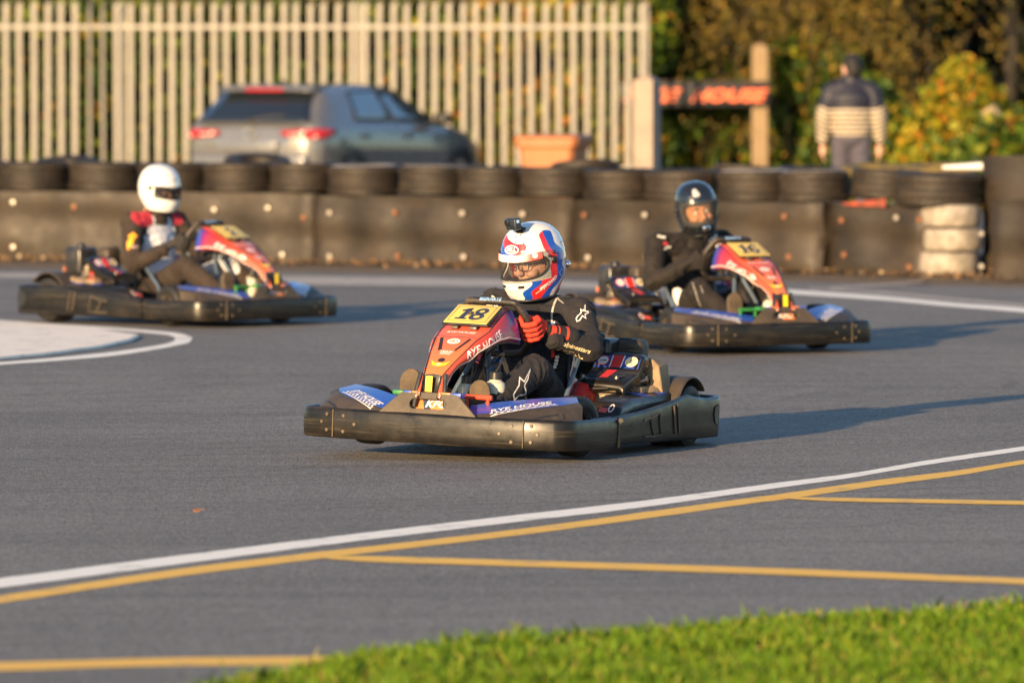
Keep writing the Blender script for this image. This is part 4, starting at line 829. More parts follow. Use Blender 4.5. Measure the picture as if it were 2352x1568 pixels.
def build_kart(name, label, number, loc, rotz, roll=0, pitch=0):
    root=thing(name,label,'go-kart',loc,0,group='rental karts on the track'); root.rotation_euler=(R(roll),R(pitch),rotz); K=KartBuilder(root)
    # --- front bumper: middle length and two wrapped ends, rivets, joint strips
    def f_bump(b):
        mid=[p for p in FBP if abs(p[1])<=.4501]; 
        rt=[p for p in FBP if p[1]<=-.449]; lt=[p for p in FBP if p[1]>=.449]
        band(b,mid,FB_Z0,FB_Z1,bow=.004); band(b,[(x-.004,y) for x,y in rt],FB_Z0,FB_Z1,bow=.003); band(b,[(x-.004,y) for x,y in lt],FB_Z0,FB_Z1,bow=.003)
        for sy in (-1,1):
            q=[(.31,sy*.645),(.285,sy*.637),(.276,sy*.620),(.286,sy*.602)]
            band(b,q if sy<0 else [(x,y) for x,y in q][::-1] if False else q[::-1] if sy>0 else q,FB_Z0,FB_Z1,th=.012)
    fb=K.part('front_bumper','front_bumper',f_bump,M_KPL,smooth=40)
    for sy in (-1,1):
        K.part('joint_strip',f'joint{sy}',lambda b,sy=sy: b.box((.8695,sy*.4535,(FB_Z0+FB_Z1)/2),(.004,.003,FB_Z1-FB_Z0-.012),0,rot_m('Z',-sy*18)),M_DUST,fb,0)
        riv=[(.40,.143),(.40,.075),(.345,.109),(.485,.146),(.485,.078),(.513,.112)]
        for i,(yy,zz) in enumerate(riv):
            def f_r(b,yy=yy,zz=zz,sy=sy):
                # point on outline
                best=None
                for j in range(len(FBP)-1):
                    (xa,ya),(xb,yb)=FBP[j],FBP[j+1]
                    if (ya-sy*yy)*(yb-sy*yy)<=0 and max(xa,xb)>.6 and abs(yb-ya)>1e-6:
                        t=(sy*yy-ya)/(yb-ya); best=Vector((xa+(xb-xa)*t,sy*yy,zz)); d=Vector((xb-xa,yb-ya,0)).normalized(); nr=Vector((d.y,-d.x,0)); break
                Mx=Matrix.Translation(best+nr*.003)@nr.to_track_quat('Z','Y').to_matrix().to_4x4()
                b.lathe([(.0001,.004),(.004,.0035),(.0045,.0015),(.0068,.0018),(.0078,.0005),(.0078,-.006)],14,Mx)
            K.part('rivet',f'rivet{sy}{i}',f_r,M_RIVET,fb)
    # --- side and rear guard, one sweep each side, closed behind
    for sy in (-1,1):
        def f_side(b,sy=sy):
            P=[(x,y) for x,y in SBP if x>-.83]; ext=[p for p in SBP if p[0]<=-.80]
            path=[(x,sy*y) for x,y in SBP]; zt=[sb_top(x,y) for x,y in SBP]
            if sy<0: path=path[::-1]; zt=zt[::-1]
            # leave a hand hole in the rear corner: three bands
            band(b,path,.050,zt,th=.018,lip=.010)
        sd=K.part('side_guard',f'side{sy}',f_side,M_KPL,smooth=40)
        sl=[0.0]
        for (xa,ya),(xb,yb) in zip(SBP[:-1],SBP[1:]): sl.append(sl[-1]+math.hypot(xb-xa,yb-ya))
        def gpt(x,z,h,sy=sy):
            """x: distance back along the guard written as a local x; z height; h proud of the face"""
            d=.46-x; xx=float(np.interp(d,sl,[p[0] for p in SBP])); yy=float(np.interp(d,sl,[p[1] for p in SBP])); x2=float(np.interp(d+.01,sl,[p[0] for p in SBP])); y2=float(np.interp(d+.01,sl,[p[1] for p in SBP]))
            t=Vector((x2-xx,y2-yy,0)).normalized(); nr=Vector((-t.y,t.x,0))*-1; nr=nr if nr.y>0 or xx<-.9 else -nr
            if nr.x>0 and xx<-.9: nr=-nr
            p=Vector((xx,yy,z))+nr*h; return Vector((p.x,sy*p.y,p.z))
        def bar(b,pts,w=.010,h=.011):
            P=[]
            for x,z in pts: P.append(gpt(x,z,h*.3))
            b.tube(P,w*.55,6)
        for q_,(pts_,w_) in enumerate((([(-.345,.205),(-.355,.16),(-.365,.11),(-.375,.080)],.010),([(-.385,.210),(-.40,.15),(-.415,.080)],.007),([(-.05,.150),(-.12,.156),(-.20,.178),(-.21,.13),(-.225,.080),(-.14,.076),(-.05,.078)],.008),([(-.11,.150),(-.13,.11),(-.15,.080)],.007))):
            K.part('guard_rib',f'rib{sy}{q_}',lambda b: bar(b,pts_,w_),M('dusty_rib',(.085,.066,.046),.6,var=.3,vs=14),sd,40)
        def f_recess(b):
            pts=[(-.80,.185),(-.84,.198),(-.90,.192),(-.915,.15),(-.905,.108),(-.85,.100),(-.81,.112),(-.795,.15)]; n=len(pts)
            b.add([gpt(x,z,.004) for x,z in pts]+[gpt(-.855,.15,.004)],[(i,(i+1)%n,n) for i in range(n)])
        K.part('hand_hole',f'recess{sy}',f_recess,M_BLKST,sd,30)
        # pod: inner bodywork between the wheels
        def f_pod(b,sy=sy):
            rings=[]
            for x,zo,zi,yi,yo in ((.165,.100,.105,.50,.56),(.12,.165,.170,.44,.565),(.05,.222,.225,.40,.55),(-.10,.236,.246,.385,.535),(-.35,.243,.258,.385,.53),(-.48,.252,.275,.40,.535),(-.56,.256,.278,.43,.54),(-.60,.230,.240,.47,.54)):
                rings.append([Vector((x,sy*y,z)) for y,z in ((yi,.08),(yi,zi-.015),(yi+.012,zi),((yi+yo)/2,(zi+zo)/2+.004),(yo-.022,zo+.002),(yo-.006,zo-.008),(yo,zo-.03),(yo+.012,.10),(yo,.07))])
            b.loft(rings)
        pod=K.part('side_pod',f'pod{sy}',f_pod,M_KPL,smooth=45)
        bv=bvh_of(KM[f'pod{sy}'])
        K.dec('pod_sticker',f'pst{sy}',lambda: decal_mesh('pod_sticker',poly_geo([(.06,-.02),(.085,-.02),(.09,.02),(.065,.02)]),M_LIVP,bv,(.02,sy*.475,.24),(1,0,0),(0,1,0)),pod)
        K.dec('pod_sticker',f'pst2{sy}',lambda: decal_mesh('pod_sticker',poly_geo([(-.05,-.04),(.05,-.04),(.04,.045),(-.06,.045)]),M_BLUEP,bv,(-.44,sy*.475,.25),(1,0,0),(0,1,0)),pod)
        K.dec('pod_sticker',f'pst3{sy}',lambda: decal_mesh('pod_sticker',poly_geo([(-.05,-.04),(.05,-.04),(.04,.045),(-.06,.045)]),M_BLUEP,bv,(-.28,sy*.47,.25),(1,0,0),(0,1,0)),pod)
        K.dec('pod_lettering',f'pst4{sy}',lambda: decal_mesh('pod_lettering',words('RYE',.055,.03),M_WHT,bv,(-.45,sy*.485,.25),(0,-1,0) if False else (-sy*1,0,0),(0,-sy,0),.003),pod)
        K.dec('pod_sticker',f'pst5{sy}',lambda: decal_mesh('pod_sticker',ring_geo(.022,.013,.006),M_PINKL,bv,(.085,sy*.51,.22),(1,0,0),(0,1,0),.003),pod)
        # wing: sloping corner bodywork between bumper and wheel
        def f_wing(b,sy=sy):
            A=[(.860,.17,.160),(.845,.40,.160),(.765,.575,.160),(.63,.620,.160)]               # foot, on the bumper top
            C=[(.862,.19,.172),(.805,.36,.190),(.715,.525,.212),(.600,.605,.228)]             # ridge
            D=[(.842,.19,.178),(.782,.345,.200),(.685,.500,.226),(.575,.575,.243)]            # second lip, start of the print
            E=[(.74,.14,.212),(.67,.25,.232),(.575,.395,.252),(.500,.53,.262)]                # back edge of the print
            F=[(.70,.14,.10),(.63,.25,.12),(.55,.36,.14),(.50,.50,.16)]
            rows=[]
            for row in (A,C,D,E,F):
                pts=[]
                for i in range(13):
                    t=i/12*3; j=min(2,int(t)); q=t-j; p0=Vector(row[max(j-1,0)]);p1=Vector(row[j]);p2=Vector(row[j+1]);p3=Vector(row[min(j+2,3)])
                    v=.5*((2*p1)+(p2-p0)*q+(2*p0-5*p1+4*p2-p3)*q*q+(3*p1-p0-3*p2+p3)*q**3); pts.append(Vector((v.x,sy*v.y,v.z)))
                rows.append(pts)
            b.loft([list(c) for c in zip(*rows)],close=False,cap=False)
            n=5; b.f.append(tuple(range(12*n,13*n))); b.m.append(0)
            for i in range(len(b.f)): pass
            # livery on the strip between rows 2 and 3
            for k in range(len(b.f)-1):
                if k%4==2: b.m[k]=1
                if k%4==3: b.m[k]=1 if k<12 else 0
        w=K.part('front_wing',f'wing{sy}',f_wing,[M_KPD,M_LIVW],smooth=25)
        bw=bvh_of(KM[f'wing{sy}'])
        fd=Vector((.8,sy*.6,0)).normalized(); rr_=Vector((0,0,1)).cross(fd)
        for nm,pts,mt,of in (('wing_recess',[(-.075,-.016),(.055,-.016),(.075,-.008),(.072,.012),(.04,.010),(-.03,-.002)],M_BLKST,.004),('wing_recess_floor',[(-.05,-.0145),(.055,-.0145),(.068,-.008),(.066,.004),(.03,.002),(-.02,-.007)],M_KPD,.0055)):
            K.dec(nm,f'{nm}{sy}',lambda: decal_mesh(nm,poly_geo([((u if sy>0 else -u),v) for u,v in pts][::(1 if sy>0 else -1)]),mt,bw,Vector((.765,sy*.52,.187)),rr_,(0,0,1),of,.012,.15),w)
        o1=(.722,sy*.370,.232); dirv=Vector((-.21,sy*.27,.085)).normalized(); rgt=dirv if sy>0 else -dirv; upv=Vector((-.8,-sy*.55,.33))
        K.dec('wing_lettering',f'wlet{sy}',lambda: decal_mesh('wing_lettering',words('RYE HOUSE',.28,.040,.3,.03),M_WHT,bw,Vector(o1)+upv.normalized()*.002,rgt,upv,.0025,.03,.06),w)
        chk=[]
        for i in range(20):
            for j in range(2):
                if (i+j)%2==0: chk.append(move_geo(poly_geo([(-.007,-.005),(.007,-.005),(.007,.005),(-.007,.005)]),-.14+i*.0145,-.027-j*.0105))
        K.dec('chequer_band',f'wchk{sy}',lambda: decal_mesh('chequer_band',merge_geo(*chk,move_geo(poly_geo([(-.15,-.003),(.15,-.003),(.15,.003),(-.15,.003)]),0,-.049)),M_WHT,bw,Vector(o1)+upv.normalized()*.002,rgt,upv,.0025,.03,.06),w)
    # --- upright trapezoid on the bumper with a slot and the print behind it
    def f_trap(b):
        O=[(-.235,.168),(-.135,.260),(-.122,.265),(.122,.265),(.135,.260),(.235,.168)]
        S=[(.080*c+.0 if False else (math.copysign(.065,c)+.022*c if abs(c)>1e-6 else 0),.214+.021*s_) for c,s_ in [(math.cos(R(a)),math.sin(R(a))) for a in (180,150,120,95,85,60,30,0,-30,-60,-85,-95,-120,-150)]]
        def fn(u,v,h): return Vector((.884-.12*u*u-(v-.17)*.22-h,u,v))
        bm=bmesh.new()
        for h in (0,.014):
            vo=[bm.verts.new(fn(u,v,h)) for u,v in O]; vi=[bm.verts.new(fn(u,v,h)) for u,v in S]
            ed=[bm.edges.new((L[i],L[(i+1)%len(L)])) for L in (vo,vi) for i in range(len(L))]
            bmesh.ops.triangle_fill(bm,edges=ed,use_beauty=True)
            if h==0: keep=(vo,vi)
            else:
                for L0,L1 in zip(keep,(vo,vi)):
                    for i in range(len(L0)): bm.faces.new((L0[i],L0[(i+1)%len(L0)],L1[(i+1)%len(L0)],L1[i]))
        bm.verts.index_update(); b.add([v.co.copy() for v in bm.verts],[tuple(v.index for v in f.verts) for f in bm.faces]); bm.free()
    tr=K.part('nose_panel','trap',f_trap,M_KPD,smooth=30,bevel=.003)
    def f_back(b):
        b.add([(.852,-.105,.165),(.852,.105,.165),(.815,.105,.25),(.815,-.105,.25)],[(0,1,2,3)]); b.add([(.815,-.105,.25),(.815,.105,.25),(.74,.105,.258),(.74,-.105,.258)],[(0,1,2,3)])
    bk=K.part('nose_print','noseback',f_back,M_LIVF,tr,0)
    if 'nbv' not in KM: KM['nbv']=bvh_of(KM['noseback'])
    K.dec('nose_lettering','nkl',lambda: decal_mesh('nose_lettering',words('KFC',.10,.034,.25,.03),M_WHT,KM['nbv'],(.832,.022,.214),(0,1,0),(-.4,0,.9),.003,.03,.05),bk)
    for q_,pg in enumerate(([(-.03,-.03),(.0,-.03),(-.02,.03),(-.05,.03)],[(-.100,-.03),(-.065,-.03),(-.100,.03)])): K.dec('nose_chevron',f'nkc{q_}',lambda: decal_mesh('nose_chevron',poly_geo(pg),M_NAVY,KM['nbv'],(.832,.0,.214),(0,1,0),(-.4,0,.9),.002,.03,.05),bk)
    # --- steering fairing
    def f_front(b):
        rings=[]
        for x,z,w in zip(NX,NT,NW): rings.append([Vector((x,-w,z-.002)),Vector((x,-w*.8,z+.003)),Vector((x,0,z+.006)),Vector((x,w*.8,z+.003)),Vector((x,w,z-.002))])
        b.loft(rings,close=False,cap=False)
        for k in range(len(b.f)):
            if k//4>=6: b.m[k]=1
    fr=K.part('front_fairing','fair',f_front,[M_LIVF,M_BLKM],smooth=30)
    if not fr.modifiers: sm=fr.modifiers.new('t','SOLIDIFY'); sm.thickness=.008; sm.offset=-1
    bf=KM.setdefault('fbv',bvh_of(KM['fair']))
    slope=Vector((-.305,0,.185)).normalized(); oc=Vector((.66,0,.45))
    def on(u_along,key,name,geo,mat,off=.002): K.dec(name,key,lambda: decal_mesh(name,geo,mat,bf,oc+slope*u_along,(0,1,0),slope,off,.03,.1),fr)
    on(.118,'fl1','fairing_lettering',words('RYE HOUSE',.14,.016,.3,.03),M_WHT); on(.075,'fl2','pinstripe',poly_geo([(-.098,.012),(-.05,-.002),(.06,-.002),(.098,.012),(.098,.008),(.06,-.006),(-.05,-.006),(-.098,.008)]),M_NAVY)
    for sgn in (-1,1): on(.015,f'fv{sgn}','vent_slot',poly_geo([(sgn*.030,-.045),(sgn*.045,-.055),(sgn*.075,.045),(sgn*.062,.05)] if sgn<0 else [(.030,-.045),(.038,-.055),(.075,.045),(.062,.048)]),M_BLKST)
    on(.035,'fo','oval_badge',disc_geo(.030,.021),M_WHT); on(.035,'fo2','oval_badge',merge_geo(ring_geo(.020,.013,.004),words('BK',.016,.010,.2,.03)),M_LIVF,.0032)
    on(-.055,'ft','fairing_lettering',merge_geo(move_geo(words('TEAM',.06,.011,.2,.03),0,.008),move_geo(words('RACING',.05,.010,.2,.03),0,-.006)),M_WHT)
    on(-.105,'fh','bolt_hole',disc_geo(.016,.014),M_BLKST); on(-.135,'fs','yellow_crescent',poly_geo([(-.045,.025),(-.02,.008),(.02,.008),(.045,.025),(.03,-.006),(0,-.016),(-.03,-.006)]),M_YST); on(-.137,'fs2','fairing_lettering',words('KR',.018,.014,.1,.04),M_WHT,.003)
    def f_yst(b): b.add([(.868,-.016,.335),(.868,.016,.335),(.872,.016,.268),(.872,-.016,.268)],[(0,1,2,3)])
    K.part('yellow_sticker','yst',f_yst,M_YST,fr,0)
    for sy in (-1,1):
        def f_sp(b,sy=sy):
            rows=[]
            for i in range(41):
                u,l=side_edge(i/40); n=7; rows.append([Vector((0,0,0))+u.lerp(l,k/n)+Vector((0,.012*math.sin(math.pi*k/n),0)) for k in range(n+1)])
            b.loft([[Vector((p.x,sy*p.y,p.z)) for p in r_] for r_ in rows],close=False,cap=False)
        sp_=K.part('side_panel',f'sp{sy}',f_sp,M_LIVS,smooth=40)
        sm=sp_.modifiers.new('t','SOLIDIFY'); sm.thickness=.007; sm.offset=-sy if False else 0
        def f_pin(b,sy=sy):
            pts=[]
            for i in range(41):
                u,l=side_edge(i/40); p=l.lerp(u,.12); pts.append((p.x,sy*(p.y+.008),p.z))
            b.tube(pts,.0042,6)
        K.part('pinstripe',f'pin{sy}',f_pin,M_PINKL,sp_,30)
        def f_trim(b,sy=sy):
            b.tube([(lambda p:(p.x,sy*(p.y),p.z))(side_edge(i/40)[0]) for i in range(41)],.004,6)
            b.tube([(lambda p:(p.x,sy*(p.y),p.z-.004))(side_edge(i/40)[1]) for i in range(41)],.005,6)
        K.part('edge_trim',f'trim{sy}',f_trim,M_BLKM,sp_,30)
        bs=bvh_of(KM[f'sp{sy}']); rg=Vector((.92,0,-.37)) if sy<0 else Vector((-.92,0,.37))
        K.dec('side_lettering',f'sl{sy}',lambda: decal_mesh('side_lettering',words('RYE HOUSE',.255,.033,.32,.006,1.05),M_WHT,bs,(.575,sy*.12,.470),rg,(.2,0,1),.0055,.03,.1),sp_)
        # black struts that carry the fairing foot
        K.part('fairing_strut',f'fst{sy}',lambda b,sy=sy: b.tube([(.83,sy*.058,.345),(.85,sy*.066,.28),(.855,sy*.075,.20)],.010,8),M_BLKM)
    # number board
    def f_nb(b):
        a=Vector((.368,0,.618)); c=Vector((.530,0,.540)); ax=(c-a).normalized(); nz=Vector((-ax.z,0,ax.x)); L=(c-a).length
        Rm=Matrix((ax,Vector((0,1,0)),nz)).transposed(); b.rbox((a+c)/2+nz*.008,(L,.222,.010),.012,0,Rm)
    nb=K.part('number_board','nb',f_nb,M_BLKM)
    def f_nf(b):
        a=Vector((.368,0,.618)); c=Vector((.530,0,.540)); ax=(c-a).normalized(); nz=Vector((-ax.z,0,ax.x)); L=(c-a).length
        Rm=Matrix((ax,Vector((0,1,0)),nz)).transposed(); b.rbox((a+c)/2+nz*.0145,(L-.012,.208,.004),.008,0,Rm)
    nf=K.part('yellow_face','nf',f_nf,M_YELP,nb)
    a=Vector((.368,0,.618)); c=Vector((.530,0,.540)); ax=(c-a).normalized(); nz=Vector((-ax.z,0,ax.x)); mid=(a+c)/2+nz*.017
    def plate(geo,off=.0): 
        b=B(); b.add([mid+Vector((0,1,0))*v.x-ax*v.y+nz*off for v in geo[0]],geo[1]); return b
    key='num'+number
    if key not in KM: g=digits_geo(number); KM[key]=plate(([v*.105 for v in g[0]],g[1]),.0004).mesh('numerals',M_NAVY,0)
    link('numerals',KM[key],nf)
    if 'nborder' not in KM: KM['nborder']=plate(stroke_geo([(-.09,-.07),(.09,-.07),(.09,.07),(-.09,.07)],.0022,True),.0005).mesh('border_line',M_NAVY,0)
    link('border_line',KM['nborder'],nf)
    K.part('fixing_bolt','nbolt',lambda b: b.lathe([(.0001,.012),(.006,.012),(.007,.006),(.013,.005),(.014,0)],12,Matrix.Translation(mid+Vector((0,-.008,0)))@nz.to_track_quat('Z','Y').to_matrix().to_4x4()),M_STEEL,nb)
    for yy in (-.045,.045): K.part('hinge_clip',f'clip{yy}',lambda b,yy=yy: b.rbox((.537,yy,.536),(.018,.034,.014),.004,0,rot_m('Y',26)),M_STEEL,nb)
    # --- steering wheel and column
    WO=Vector((.205,0,.535)); WU=Vector((.48,0,.877)).normalized(); WN=Vector((-WU.z,0,WU.x))
    ctrl=[(-.09,.125),(.09,.125),(.118,.112),(.150,.055),(.158,.0),(.150,-.055),(.120,-.105),(.07,-.135),(-.07,-.135),(-.120,-.105),(-.150,-.055),(-.158,.0),(-.150,.055),(-.118,.112)]
    def f_sw(b):
        n=len(ctrl); pts=[]
        for i in range(n):
            p0,p1,p2,p3=[Vector(ctrl[(i+k)%n]) for k in (-1,0,1,2)]
            for q in (0,.25,.5,.75): pts.append(.5*((2*p1)+(p2-p0)*q+(2*p0-5*p1+4*p2-p3)*q*q+(3*p1-p0-3*p2+p3)*q**3))
        b.tube([WO+Vector((0,1,0))*p.x+WU*p.y for p in pts],.0165,12,closed=True)
    sw=K.part('steering_wheel','sw',f_sw,M_GRIP,smooth=60)
    def f_sp2(b):
        for a_,c_ in (((-.03,.01),(-.150,.02)),((.03,.01),(.150,.02)),((0,-.02),(0,-.135)),((-.02,.02),(-.05,.12)),((.02,.02),(.05,.12))):
            b.tube([WO+Vector((0,a_[0],0))+WU*a_[1]-WN*.012,WO+Vector((0,c_[0],0))+WU*c_[1]],.009,8)
        Mx=Matrix.Translation(WO-WN*.02)@WN.to_track_quat('Z','Y').to_matrix().to_4x4(); b.lathe([(.0001,.02),(.035,.018),(.042,.0),(.042,-.02),(.0001,-.02)],18,Mx)
    K.part('spoke','sws',f_sp2,M_BLKM,sw)
    if 'swb' not in KM: KM['swb']=bvh_of(KM['sw'])
    K.dec('wheel_lettering','swl',lambda: decal_mesh('wheel_lettering',words('BIZKARTS',.105,.016,.15,.03),M_SKYB,KM['swb'],WO+WU*.125+Vector((.004,0,.0)),(0,1,0),(-.8,0,.62),.001,.01,.05),sw)
    K.part('steering_column','scol',lambda b: b.tube([WO-WN*.03,(.36,.0,.36),(.60,.0,.13)],.013,10),M_BLKM)
    for sy in (-1,1):
        K.part('column_support',f'csup{sy}',lambda b,sy=sy: b.tube([(.33,sy*.02,.44),(.42,sy*.08,.27),(.50,sy*.14,.09)],.012,10),M_STAY)
        K.part('fairing_bracket',f'fbr{sy}',lambda b,sy=sy: b.tube([(.36,sy*.03,.42),(.42,sy*.10,.46),(.46,sy*.13,.50)],.008,8),M_STEEL)
        K.part('tie_rod',f'tie{sy}',lambda b,sy=sy: b.tube([(.53,sy*.03,.13),(.44,sy*.36,.125)],.008,8),M_STEEL)
        K.part('stub_axle',f'stub{sy}',lambda b,sy=sy: (b.tube([(.42,sy*.33,.13),(.42,sy*.50,.13)],.016,10),b.box((.42,sy*.35,.13),(.05,.03,.09))),M_STEEL)
        # pedals
        pm=M_GRN if sy<0 else M_ORD
        def f_ped(b,sy=sy):
            y=sy*.16; b.tube([(.70,y-.05,.10),(.715,y-.05,.245),(.715,y+.05,.245),(.70,y+.05,.10)],.009,8); b.tube([(.715,y-.06,.248),(.715,y+.07,.248)],.011,8)
        K.part('pedal',f'ped{sy}',f_ped,pm)
        # wheels
        for ax_,xw,yw,rw,ww in (('f',.42,.485,.132,.115),('r',-.66,.475,.145,.19)):
            w=thing('wheel',None,None); w.parent=root; w.location=(xw,sy*yw,rw)
            if ax_=='f': w.rotation_euler=(0,0,R(-9))
            def f_ty(b,rw=rw,ww=ww):
                h=ww/2; pr=[(rw*.50,-h*.82),(rw*.62,-h*.98),(rw*.80,-h),(rw*.93,-h*.90),(rw*.985,-h*.70),(rw,-h*.4),(rw*1.003,0),(rw,h*.4),(rw*.985,h*.70),(rw*.93,h*.90),(rw*.80,h),(rw*.62,h*.98),(rw*.50,h*.82)]
                b.lathe(pr,40,Matrix.Rotation(R(90),4,'X'),closed=True)
            def f_rim(b,rw=rw,ww=ww,sy=sy):
                h=ww/2; r_=rw*.52; pr=[(r_,-h*.86),(r_*1.06,-h*.9),(r_*1.06,-h*.78),(r_*.86,-h*.5),(r_*.86,h*.5),(r_*1.06,h*.78),(r_*1.06,h*.9),(r_,h*.86),(r_*.80,h*.6),(r_*.80,-h*.6)]
                b.lathe(pr,32,Matrix.Rotation(R(90),4,'X'),closed=True); b.lathe([(.0001,-.008),(r_*.84,-.008),(r_*.84,.008),(.0001,.008)],24,Matrix.Rotation(R(90),4,'X'))
                b.lathe([(.0001,.0),(.022,.0),(.026,-.01),(.026,-h*.8),(.016,-h*.9),(.0001,-h*.9)],16,Matrix.Rotation(R(90*sy),4,'X'))
                for q in range(3): a_=2*math.pi*q/3; b.lathe([(.0001,.02),(.006,.02),(.007,0)],8,Matrix.Rotation(R(-90*sy),4,'X')@Matrix.Translation((.032*math.cos(a_),.032*math.sin(a_),0)))
            K.part('tyre',f'kty{ax_}',f_ty,M_KTY,w,40); K.part('rim',f'krim{ax_}{sy}',f_rim,M_STEEL,w,35)
        # rear wheel cover
        def f_fd(b,sy=sy):
            rings=[]
            for i in range(15):
                a_=R(-12+205*i/14) if False else R(-10+150*i/14); r_=.172; rings.append([Vector((-.66+ (r_+dr)*math.cos(a_)*1.0,sy*y,.145+(r_+dr)*math.sin(a_))) for dr,y in ((0,.37),(.006,.375),(.006,.565),(0,.572),(-.006,.565),(-.006,.375))])
            b.loft(rings)
        K.part('wheel_cover',f'fend{sy}',f_fd,M_KPD)
        # seat stay
        K.part('seat_stay',f'stay{sy}',lambda b,sy=sy: b.tube([(-.30,sy*.15,.475),(-.24,sy*.215,.470),(-.20,sy*.235,.45),(-.05,sy*.27,.36),(.09,sy*.295,.245),(.15,sy*.30,.09)],.0105,10),M_STAY)
        # engine: crankcase, fins, red fan housing, cover, tank, air box, exhaust
        def y_(v,sy=sy): return sy*v
        def f_cr(b): 
            b.rbox((-.36,y_(.33),.165),(.20,.15,.15),.02); 
            for q in range(7): b.rbox((-.27+.0,y_(.33),.175+q*.014),(.11,.13,.006),.003)
            b.rbox((-.245,y_(.335),.20),(.05,.10,.10),.012); b.lathe([(.0001,0),(.012,0),(.012,.03),(.008,.05),(.0001,.05)],10,Matrix.Translation((-.215,y_(.36),.22))@Matrix.Rotation(R(90),4,'Y'))
        en=K.part('engine',f'eng{sy}',f_cr,M_ENG,smooth=35)
        fx_,fy_,fz_,fr_ = (-.20,.262,.225,.075) if sy>0 else (-.40,.375,.262,.072)
        def f_rd(b):
            so=-1 if sy>0 else -1
            Mx=Matrix.Translation((fx_,sy*fy_,fz_))@Matrix.Rotation(R(90*so*(1 if sy>0 else -1) if sy>0 else -90*sy*1.0),4,'X')
            b.lathe([(.0001,.035),(fr_*.6,.035),(fr_*.94,.02),(fr_,-.02),(fr_*.95,-.05),(.0001,-.05)],28,Mx); b.rbox((fx_-.005,sy*fy_,fz_-.065),(fr_*1.4,.06,.10),.015)
            for q in range(8): a_=2*math.pi*q/8; b.box((fx_+.045*math.cos(a_),sy*fy_+(.036 if sy<0 else -.036)*(1 if sy>0 else -1)*(-1 if sy<0 else 1)*(1),fz_+.045*math.sin(a_)),(.03,.006,.008),0,rot_m('Y',-math.degrees(a_)))
        K.part('fan_housing',f'fan{sy}',f_rd,M_RED,en)
        def f_cv(b):
            rows=[]
            prof=[(-.165,.270),(-.170,.290),(-.190,.306),(-.25,.324),(-.305,.340),(-.335,.356),(-.372,.402),(-.388,.415),(-.425,.418)]
            for x,z in prof: rows.append([Vector((x,y_(yy),z-dz)) for yy,dz in ((.215,.045),(.222,.012),(.240,.002),(.33,-.004),(.43,.002),(.448,.012),(.455,.045))])
            b.loft(rows,close=False,cap=False)
        ec=K.part('engine_cover',f'ecv{sy}',f_cv,M_KPL,smooth=40); sm=ec.modifiers.new('t','SOLIDIFY'); sm.thickness=.006; sm.offset=0
        be=bvh_of(KM[f'ecv{sy}']); ou=Vector((-.356,y_(.335),.383)); uu=Vector((-.62,0,.78)); ou2=Vector((-.245,y_(.335),.323)); uu2=Vector((-1,0,.28)); rr=(0,1,0)
        K.dec('cover_print',f'ecb{sy}',lambda: decal_mesh('cover_print',poly_geo([(-.108,-.036),(.108,-.036),(.105,.032),(-.105,.032)]),M_BLUEP,be,ou,rr,uu,.004,.03),ec)
        K.dec('cover_stripe',f'ecs{sy}',lambda: decal_mesh('cover_stripe',poly_geo([(-.024,-.036),(.022,-.036),(.025,.033),(-.025,.033)]),M_RED,be,ou,rr,uu,.0055,.03),ec); K.dec('cover_stripe',f'ecs2{sy}',lambda: decal_mesh('cover_stripe',poly_geo([(-.020,-.04),(.018,-.04),(.022,.065),(-.024,.065)]),M_RED,be,ou2,rr,uu2,.0055,.03),ec)
        K.dec('cover_stripe_edge',f'ecw{sy}',lambda: decal_mesh('cover_stripe_edge',merge_geo(poly_geo([(-.030,-.036),(-.025,-.036),(-.026,.033),(-.031,.033)]),poly_geo([(.023,-.036),(.028,-.036),(.031,.033),(.026,.033)])),M_WHT,be,ou,rr,uu,.0055,.03),ec)
        K.dec('round_sticker',f'ecr{sy}',lambda: decal_mesh('round_sticker',move_geo(disc_geo(.027,.025),-.068,.0),M_WHT,be,ou,rr,uu,.0065,.03),ec); K.dec('round_sticker',f'ecr2{sy}',lambda: decal_mesh('round_sticker',move_geo(ring_geo(.030,.028,.005),-.068,.0),M_RED,be,ou,rr,uu,.0072,.03),ec)
        K.dec('round_sticker',f'ecr3{sy}',lambda: decal_mesh('round_sticker',move_geo(disc_geo(.030,.028),.068,.0),M_CREAM,be,ou,rr,uu,.0065,.03),ec); K.dec('sticker_lettering',f'ecr4{sy}',lambda: decal_mesh('sticker_lettering',merge_geo(move_geo(words('CHAMP',.034,.010,.1,.02),-.068,.0),move_geo(words('K',.02,.024,.3,.03),.068,.0)),M_NAVY,be,ou,rr,uu,.008,.03),ec)
        for k_,yy in enumerate((-.06,.055)): K.dec('scoop',f'esc{k_}{sy}',lambda yy=yy: decal_mesh('scoop',move_geo(disc_geo(.026,.024,16),yy,.0),M_BLKST,be,ou2,rr,uu2,.005,.03),ec); K.dec('scoop_rim',f'esr{k_}{sy}',lambda yy=yy: decal_mesh('scoop_rim',move_geo(ring_geo(.031,.029,.005,16),yy,.0),M_KPD,be,ou2,rr,uu2,.008,.03),ec)
        tx_,ty_=(-.475,.185) if sy>0 else (-.655,.26)
        ax_0,ay_0=(-.56,.31) if sy>0 else (-.47,.19)
        K.part('fuel_tank',f'tank{sy}',lambda b: (b.rbox((tx_,y_(ty_),.385),(.15,.17,.19),.022),b.lathe([(.03,0),(.03,.015),(.024,.022),(.010,.024),(.010,.034),(.0001,.034)],16,Matrix.Translation((tx_,y_(ty_),.478)))),M_BLKM)
